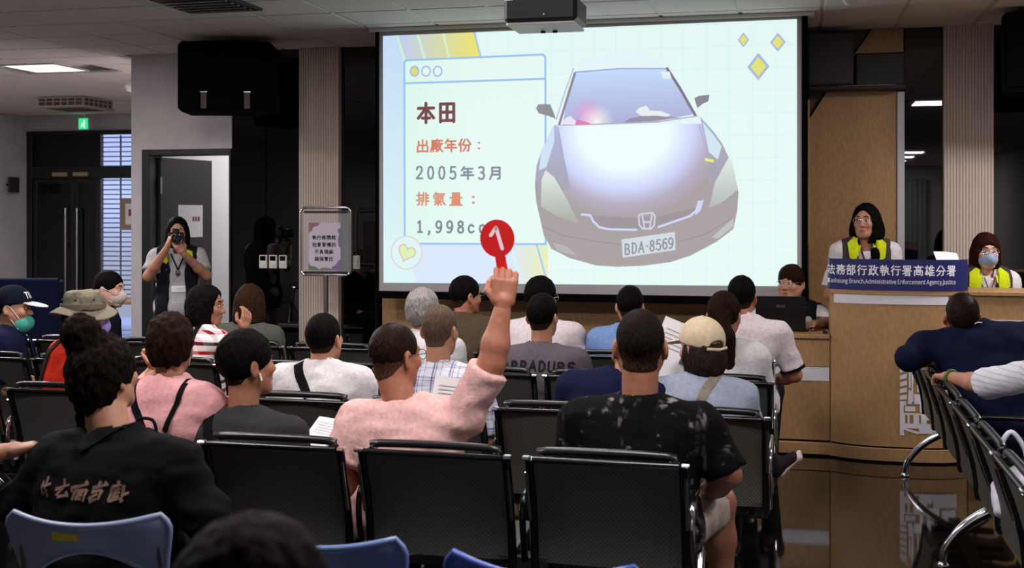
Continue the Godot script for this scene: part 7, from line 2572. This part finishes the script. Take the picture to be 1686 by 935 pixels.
	part("frame", boxm(Vector3(0.36, 0.46, 0.02), 0.004), mat("tan board", Color(0.60, 0.50, 0.42), 0.7), fp)
	part("sheet", boxm(Vector3(0.22, 0.3, 0.004), 0.0, Vector3(0.02, 0, 0.012)), mats["white paper"], fp)
	part("print", boxm(Vector3(0.12, 0.1, 0.002), 0.0, Vector3(0.02, 0.02, 0.015)), mats["red brown print"], fp)
	# navy partition and a small table in the entrance hall
	var nv := thing("upholstered_partition", "navy upholstered partition behind the person in the navy cap", "partition", Vector3(-6.52, 0, -9.0), 0.15)
	part("panel", boxm(Vector3(0.72, 0.93, 0.1), 0.02, Vector3(0, 0.535, 0)), cloth("navy upholstery", Color(0.07, 0.09, 0.20)), nv)
	part("top_roll", tubem([Vector3(-0.34, 0.985, 0.02), Vector3(0.34, 0.985, 0.02)], 0.03, 10), mats["navy upholstery"], nv)
	part("foot", boxm(Vector3(0.6, 0.07, 0.16), 0.006, Vector3(0, 0.035, 0)), mats["black paint"], nv)
	var tb := thing("side_table", "low brown table under the bright window in the entrance hall", "table", Vector3(-7.3, 0, -11.6))
	part("top", boxm(Vector3(1.1, 0.04, 0.5), 0.006, Vector3(0, 0.62, 0)), mat("brown laminate", Color(0.42, 0.3, 0.22), 0.5), tb)
	for q in [[-0.5, -0.2], [0.5, -0.2], [-0.5, 0.2], [0.5, 0.2]]:
		part("leg", boxm(Vector3(0.04, 0.6, 0.04), 0.004, Vector3(q[0], 0.3, q[1])), mats["black paint"], tb)
	# notice stand
	var ns := thing("notice_stand", "chrome framed notice stand before the ribbed pillar", "stand", Vector3(-3.665, 0, -8.9), 0.12)
	var loop := []
	var hw := 0.205
	for c in [[hw - 0.04, 1.08 + 0.04, -PI / 2], [hw - 0.04, 1.62 - 0.04, 0.0], [-hw + 0.04, 1.62 - 0.04, PI / 2], [-hw + 0.04, 1.08 + 0.04, PI]]:
		for k in 5:
			var an: float = c[2] + k * PI / 8
			loop.append(Vector3(c[0] + 0.04 * cos(an), c[1] + 0.04 * sin(an), 0))
	loop.append(loop[0])
	part("frame", tubem(loop, 0.010, 8), mats["chrome"], ns)
	part("pole", tubem([Vector3(0, 0.02, 0), Vector3(0, 1.08, 0)], 0.018, 10), mats["brushed steel"], ns)
	var bs := Shape.new()
	bs.lathe([Vector2(0.0, 0.0), Vector2(0.19, 0.0), Vector2(0.19, 0.012), Vector2(0.03, 0.03), Vector2(0.0, 0.032)], 28)
	part("base", bs.done(), mats["brushed steel"], ns)
	part("acrylic_sheet", boxm(Vector3(0.385, 0.5, 0.004), 0.0, Vector3(0, 1.345, -0.004)), mats["clear acrylic"], ns)
	part("rail", boxm(Vector3(0.36, 0.016, 0.01), 0.002, Vector3(0, 1.585, 0)), mats["black paint"], ns)
	part("rail", boxm(Vector3(0.36, 0.016, 0.01), 0.002, Vector3(0, 1.10, 0)), mats["black paint"], ns)
	var nt := thing("paper_notice", "coloured paper notice with four lines of Chinese text in the stand", "notice", Vector3(-3.665, 0, -8.9), 0.12)
	var q2 := Shape.new()
	q2.box(Vector3(-0.01, 1.31, 0.0), Vector3(0.262, 0.38, 0.002))
	part("sheet", q2.done(), mats["white paper"], nt)
	var q3 := Shape.new()
	q3.quad(Vector3(-0.141, 1.12, 0.0016), Vector3(0.121, 1.12, 0.0016), Vector3(0.121, 1.5, 0.0016), Vector3(-0.141, 1.5, 0.0016), Vector2(0, 1), Vector2(1, 1), Vector2(1, 0), Vector2(0, 0))
	var nm := mat("printed notice", Color(1, 1, 1), 0.8)
	nm.albedo_texture = notice_print()
	part("print", q3.done(), nm, nt)

func notice_print() -> ImageTexture:
	var W := 420
	var H := 610
	var P := Painter.new(W, H, Color(0.80, 0.76, 0.82))
	P.poly([Vector2(0, 0), Vector2(150, 0), Vector2(120, 40), Vector2(60, 60), Vector2(40, 110), Vector2(0, 130)], func(_x, _y): return Color(0.62, 0.42, 0.48))
	P.poly([Vector2(420, 60), Vector2(420, 330), Vector2(395, 300), Vector2(385, 220), Vector2(400, 150), Vector2(380, 90)], func(_x, _y): return Color(0.45, 0.48, 0.62))
	P.poly([Vector2(0, 520), Vector2(30, 560), Vector2(90, 570), Vector2(130, 595), Vector2(130, 610), Vector2(0, 610)], func(_x, _y): return Color(0.38, 0.50, 0.42))
	P.poly([Vector2(130, 610), Vector2(160, 585), Vector2(240, 580), Vector2(300, 595), Vector2(310, 610)], func(_x, _y): return Color(0.48, 0.5, 0.55))
	P.poly([Vector2(300, 610), Vector2(310, 570), Vector2(360, 540), Vector2(390, 490), Vector2(420, 470), Vector2(420, 610)], func(_x, _y): return Color(0.52, 0.44, 0.62))
	var lines := ["執行機關就", "拍賣買標的", "不負瑕疵", "擔保責任"]
	for i in 4:
		var t: String = lines[i]
		var x := 48.0 if i < 2 else 78.0
		write(P, t, Vector2(x, 165 + i * 92), Vector2(56, 56), 63.0, 4.0, Color(0.12, 0.12, 0.14))
	return P.image()

# ---------------------------------------------------------------- things in hands and on the seats
func sheet(label: String, at: Vector3, rot: Vector3, w: float, h: float, marks: bool, category := "paper") -> void:
	var t := thing("paper_sheet", label, category, at, 0.0, "sheets of paper held or lying about")
	t.rotation = rot
	var s := Shape.new()
	for side in 2:
		var pts := []
		for r in 5:
			for k in 5:
				var u := -0.5 + k * 0.25
				var v := -0.5 + r * 0.25
				pts.append(Vector3((u if side == 0 else -u) * w, v * h, 0.02 * w * cos(u * 5.0) - (0.001 if side == 1 else 0.0)))
		s.grid(pts, 5, 5)
	part("sheet", s.done(), mats["white paper"], t)
	if marks:
		var m := Shape.new()
		for i in 5:
			m.quad(Vector3(-w * 0.36, h * (0.32 - i * 0.07), 0.0224 * w + 0.0012), Vector3(w * 0.12, h * (0.32 - i * 0.07), 0.0224 * w + 0.0012), Vector3(w * 0.12, h * (0.335 - i * 0.07), 0.0224 * w + 0.0012), Vector3(-w * 0.36, h * (0.335 - i * 0.07), 0.0224 * w + 0.0012))
		part("print_lines", m.done(), mat("faint print", Color(0.62, 0.62, 0.66), 0.9), t)
		for i in 3:
			part("picture", boxm(Vector3(w * 0.13, h * 0.09, 0.0006), 0.0, Vector3(w * 0.25, h * (0.2 - i * 0.14), 0.022 * w + 0.0004)), mats["grey print"], t)

func build_props() -> void:
	# red paddle
	var pd := thing("bidding_paddle", "red round bidding paddle with a white number one, held up high", "paddle", Vector3(-1.045, 1.302, -4.262))
	pd.rotation = Vector3(0.0, 0.2, 0.16)
	var s := Shape.new()
	var o := PackedVector2Array()
	for k in 33:
		var a := -PI / 2 + 0.30 + (TAU - 0.60) * k / 32.0
		o.append(Vector2(cos(a) * 0.0635, 0.185 + sin(a) * 0.070))
	o.append(Vector2(-0.021, 0.0))
	o.append(Vector2(0.021, 0.0))
	s.prism(o, -0.004, 0.004)
	part("board", s.done(), mat("red plastic", Color(0.72, 0.03, 0.045), 0.4), pd)
	s = Shape.new()
	for q in [[Vector2(0.002, 0.225), Vector2(0.012, 0.145)], [Vector2(0.002, 0.225), Vector2(-0.022, 0.2)]]:
		var d: Vector2 = (q[1] - q[0]).normalized()
		var n := Vector2(-d.y, d.x) * 0.0068
		var cap := PackedVector2Array()
		for k in 9:
			cap.append(q[1] + (n * cos(PI * k / 8.0) * -1.0 + d * 0.0068 * sin(PI * k / 8.0)))
		for k in 9:
			cap.append(q[0] + (n * cos(PI * k / 8.0) - d * 0.0068 * sin(PI * k / 8.0)))
		s.prism(cap, 0.004, 0.0052)
	part("number", s.done(), mat("white vinyl", Color(0.84, 0.76, 0.79), 0.5), pd)
	# photographer's camera
	var cm := thing("photo_camera", "black camera with a wide lens held at the photographer's face", "camera", Vector3(-4.868, 0, -8.7), deg_to_rad(209.0))
	part("camera_body", boxm(Vector3(0.125, 0.08, 0.05), 0.012, Vector3(0.01, 1.385, -0.2)), mats["black plastic"], cm)
	part("prism_hump", boxm(Vector3(0.055, 0.035, 0.045), 0.012, Vector3(0.01, 1.435, -0.2)), mats["black plastic"], cm)
	s = Shape.new()
	s.lathe([Vector2(0.040, 0.0), Vector2(0.040, 0.05), Vector2(0.045, 0.055), Vector2(0.045, 0.10), Vector2(0.040, 0.10), Vector2(0.036, 0.092), Vector2(0.0, 0.086)], 24)
	s.moved(Transform3D(Basis(Vector3.RIGHT, -PI / 2), Vector3(0.0, 1.38, -0.22)))
	part("lens", s.done(), mats["black plastic"], cm)
	s = Shape.new()
	s.lathe([Vector2(0.0, 0.0), Vector2(0.03, 0.002), Vector2(0.034, 0.0)], 20)
	s.moved(Transform3D(Basis(Vector3.RIGHT, -PI / 2), Vector3(0.0, 1.38, -0.315)))
	part("front_glass", s.done(), mats["black mirror glass"], cm)
	# microphone of the speaker
	var mc := thing("microphone", "black handheld microphone before the speaker at the lectern", "microphone", Vector3(0.535, 1.20, -8.25))
	mc.rotation = Vector3(-0.35, 0, 0.12)
	s = Shape.new()
	s.lathe([Vector2(0.0, -0.1), Vector2(0.012, -0.1), Vector2(0.016, 0.06), Vector2(0.02, 0.07)], 14)
	part("handle", s.done(), mats["black plastic"], mc)
	s = Shape.new()
	s.lathe([Vector2(0.02, 0.07), Vector2(0.029, 0.085), Vector2(0.031, 0.11), Vector2(0.027, 0.14), Vector2(0.016, 0.152), Vector2(0.0, 0.155)], 16)
	part("foam_head", s.done(), mats["matte black"], mc)
	# papers on the lectern
	sheet("white sheet lying at the end of the lectern top", Vector3(0.96, 1.29, -8.15), Vector3(-1.0, 0.3, -0.15), 0.15, 0.12, false)
	# laptop
	var lt := thing("laptop", "open black laptop on the low desk, lid towards the audience", "laptop", Vector3(-0.095, 0.79, -8.08))
	part("base", boxm(Vector3(0.335, 0.022, 0.24), 0.006, Vector3(0, 0.012, -0.13)), mats["black plastic"], lt)
	part("lid", boxm(Vector3(0.325, 0.225, 0.012), 0.005, Vector3(0, 0.125, 0)), mat("black laptop lid", Color(0.025, 0.025, 0.027), 0.35), lt, Vector3.ZERO, Vector3(0.12, 0, 0))
	var tm := TextMesh.new()
	var fnt := SystemFont.new()
	fnt.font_names = PackedStringArray(["Droid Sans"])
	fnt.font_weight = 700
	tm.font = fnt
	tm.text = "msi"
	tm.font_size = 24
	tm.pixel_size = 0.0014
	tm.depth = 0.001
	part("maker_mark", tm, mats["brushed steel"], lt, Vector3(0.0, 0.172, 0.03), Vector3(0.12, 0, 0))
	var ch := thing("desk_cable", "dark red and black cable lying beside the laptop", "cable", Vector3(0.10, 0.79, -8.0))
	part("cord", tubem(curve_pts([Vector3(-0.03, 0.012, 0.0), Vector3(0.0, 0.03, -0.03), Vector3(0.06, 0.03, -0.02), Vector3(0.1, 0.008, 0.0)], 6), 0.005, 6), mats["dark red ribbon"], ch)
	part("plug", boxm(Vector3(0.03, 0.016, 0.02), 0.003, Vector3(0.09, 0.009, 0.01)), mats["black plastic"], ch)
	# sheets held by the audience
	sheet("white printed sheet on the lap of the person in charcoal", Vector3(-1.80, 0.70, -4.36), Vector3(-1.0, 0.1, -0.25), 0.16, 0.2, true)
	sheet("white sheet held by the person in the white polo", Vector3(-1.80, 0.735, -5.28), Vector3(-0.7, -0.1, 0.05), 0.15, 0.2, false)
	sheet("auction list with small pictures held before the plaid shirt", Vector3(-1.36, 0.80, -4.62), Vector3(-0.25, 0.1, -0.12), 0.17, 0.22, true)
	sheet("printed list held up by the person in the cream cap", Vector3(-0.545, 0.93, -5.5), Vector3(-0.2, -0.15, -0.35), 0.21, 0.29, true)
	sheet("corner of a white sheet beside the small backpack", Vector3(-2.205, 0.60, -4.2), Vector3(-0.5, 0, 0.2), 0.08, 0.12, false)
	sheet("white sheet on the seat at the left edge", Vector3(-3.43, 0.52, -4.95), Vector3(-0.3, 0, 0.1), 0.06, 0.12, false)
	# small backpack
	var bp := thing("small_backpack", "small soft black backpack hanging behind the rose T-shirt", "backpack", Vector3(-2.35, 0, -4.16))
	var so := Solid.new()
	so.cell = 0.008
	so.ball(Vector3(0.0, 0.66, 0.18), Vector3(0.085, 0.12, 0.05), Basis(), 0.02)
	so.ball(Vector3(0.02, 0.58, 0.18), Vector3(0.095, 0.09, 0.055), Basis(), 0.03)
	fold_noise(so, 0.008, Vector3(18, 12, 18), 2)
	solid_job(part("bag", null, cloth("soft black nylon", Color(0.055, 0.055, 0.065)), bp), [so])
	part("grab_loop", tubem(curve_pts([Vector3(-0.04, 0.765, 0.19), Vector3(-0.03, 0.81, 0.195), Vector3(0.03, 0.81, 0.195), Vector3(0.045, 0.76, 0.19)], 5), 0.006, 6), mats["black webbing"], bp)
	var stl := thing("stool", "dark round stool under the person in the rose T-shirt", "stool", Vector3(-2.375, 0, -4.2))
	var ss := Shape.new()
	ss.lathe([Vector2(0.0, 0.33), Vector2(0.15, 0.33), Vector2(0.16, 0.345), Vector2(0.155, 0.36), Vector2(0.0, 0.365)], 24)
	part("seat", ss.done(), mats["black vinyl"], stl)
	for q in [[-1, -1], [1, -1], [-1, 1], [1, 1]]:
		part("leg", tubem([Vector3(q[0] * 0.09, 0.34, q[1] * 0.09), Vector3(q[0] * 0.13, 0.0, q[1] * 0.13)], 0.012, 8), mats["brushed steel"], stl)
	var st2 := thing("stool", "tall stool behind the high counter under the masked clerk", "stool", Vector3(1.235, 0.03, -8.5))
	ss = Shape.new()
	ss.lathe([Vector2(0.0, 0.57), Vector2(0.16, 0.57), Vector2(0.17, 0.59), Vector2(0.16, 0.605), Vector2(0.0, 0.61)], 24)
	part("seat", ss.done(), mats["black vinyl"], st2)
	for q in [[-1, -1], [1, -1], [-1, 1], [1, 1]]:
		part("leg", tubem([Vector3(q[0] * 0.1, 0.58, q[1] * 0.1), Vector3(q[0] * 0.15, 0.0, q[1] * 0.15)], 0.012, 8), mats["brushed steel"], st2)
	# white shoe crossing into the aisle and plastic bag
	var sn := thing("sneaker", "white and dark sneaker stretched into the aisle beside the second row", "shoe", Vector3(-0.06, 0.475, -5.15))
	sn.scale = Vector3.ONE * 0.72
	so = Solid.new()
	so.cell = 0.006
	so.cone(Vector3(-0.03, 0.03, 0.0), Vector3(0.075, 0.10, 0.0), 0.042, 0.032, 0.03)
	so.cone(Vector3(-0.05, 0.07, 0.0), Vector3(-0.03, 0.02, 0.0), 0.05, 0.045, 0.03)
	solid_job(part("upper", null, cloth("dark knit", Color(0.16, 0.13, 0.15)), sn), [so])
	so = Solid.new()
	so.cell = 0.005
	so.cone(Vector3(-0.075, -0.02, 0.0), Vector3(0.0, 0.0, 0.0), 0.02, 0.02, 0.02)
	so.cone(Vector3(0.0, 0.0, 0.0), Vector3(0.10, 0.10, 0.0), 0.02, 0.022, 0.02)
	so.cone(Vector3(0.10, 0.10, 0.0), Vector3(0.105, 0.13, 0.0), 0.022, 0.012, 0.02)
	solid_job(part("sole", null, cloth("white rubber", Color(0.84, 0.78, 0.76)), sn), [so])
	var pb := thing("plastic_bag", "white plastic bag with a looped handle on the aisle bench", "bag", Vector3(0.86, 0.395, -4.85))
	so = Solid.new()
	so.cell = 0.009
	so.ball(Vector3(0, 0.1, 0), Vector3(0.13, 0.13, 0.10), Basis(), 0.02)
	fold_noise(so, 0.02, Vector3(12, 9, 12), 4)
	solid_job(part("bag", null, mat("white plastic film", Color(0.80, 0.81, 0.86), 0.35), pb), [so])
	part("handle", tubem(curve_pts([Vector3(-0.08, 0.18, 0.02), Vector3(-0.10, 0.28, 0.02), Vector3(-0.06, 0.35, 0.02), Vector3(-0.01, 0.28, 0.02), Vector3(0.0, 0.18, 0.02)], 5), 0.010, 6), mats["white plastic film"], pb)
	var bb := thing("brown_bag", "dark red-brown leather bag at the right edge beyond the aisle bench", "bag", Vector3(0.985, 0.40, -4.82))
	so = Solid.new()
	so.cell = 0.010
	so.cone(Vector3(0.0, 0.09, 0), Vector3(0.02, 0.42, 0), 0.09, 0.07, 0.03)
	so.cone(Vector3(0.03, 0.09, 0.06), Vector3(0.03, 0.36, 0.05), 0.09, 0.07, 0.05)
	fold_noise(so, 0.012, Vector3(10, 7, 10), 8)
	solid_job(part("pouch", null, mat("red brown leather", Color(0.25, 0.12, 0.08), 0.45), bb), [so])
	part("shoulder_loop", tubem(curve_pts([Vector3(-0.05, 0.44, 0.0), Vector3(-0.02, 0.55, 0.0), Vector3(0.06, 0.55, 0.02), Vector3(0.08, 0.42, 0.03)], 5), 0.010, 6), mats["red brown leather"], bb)
	run_jobs()
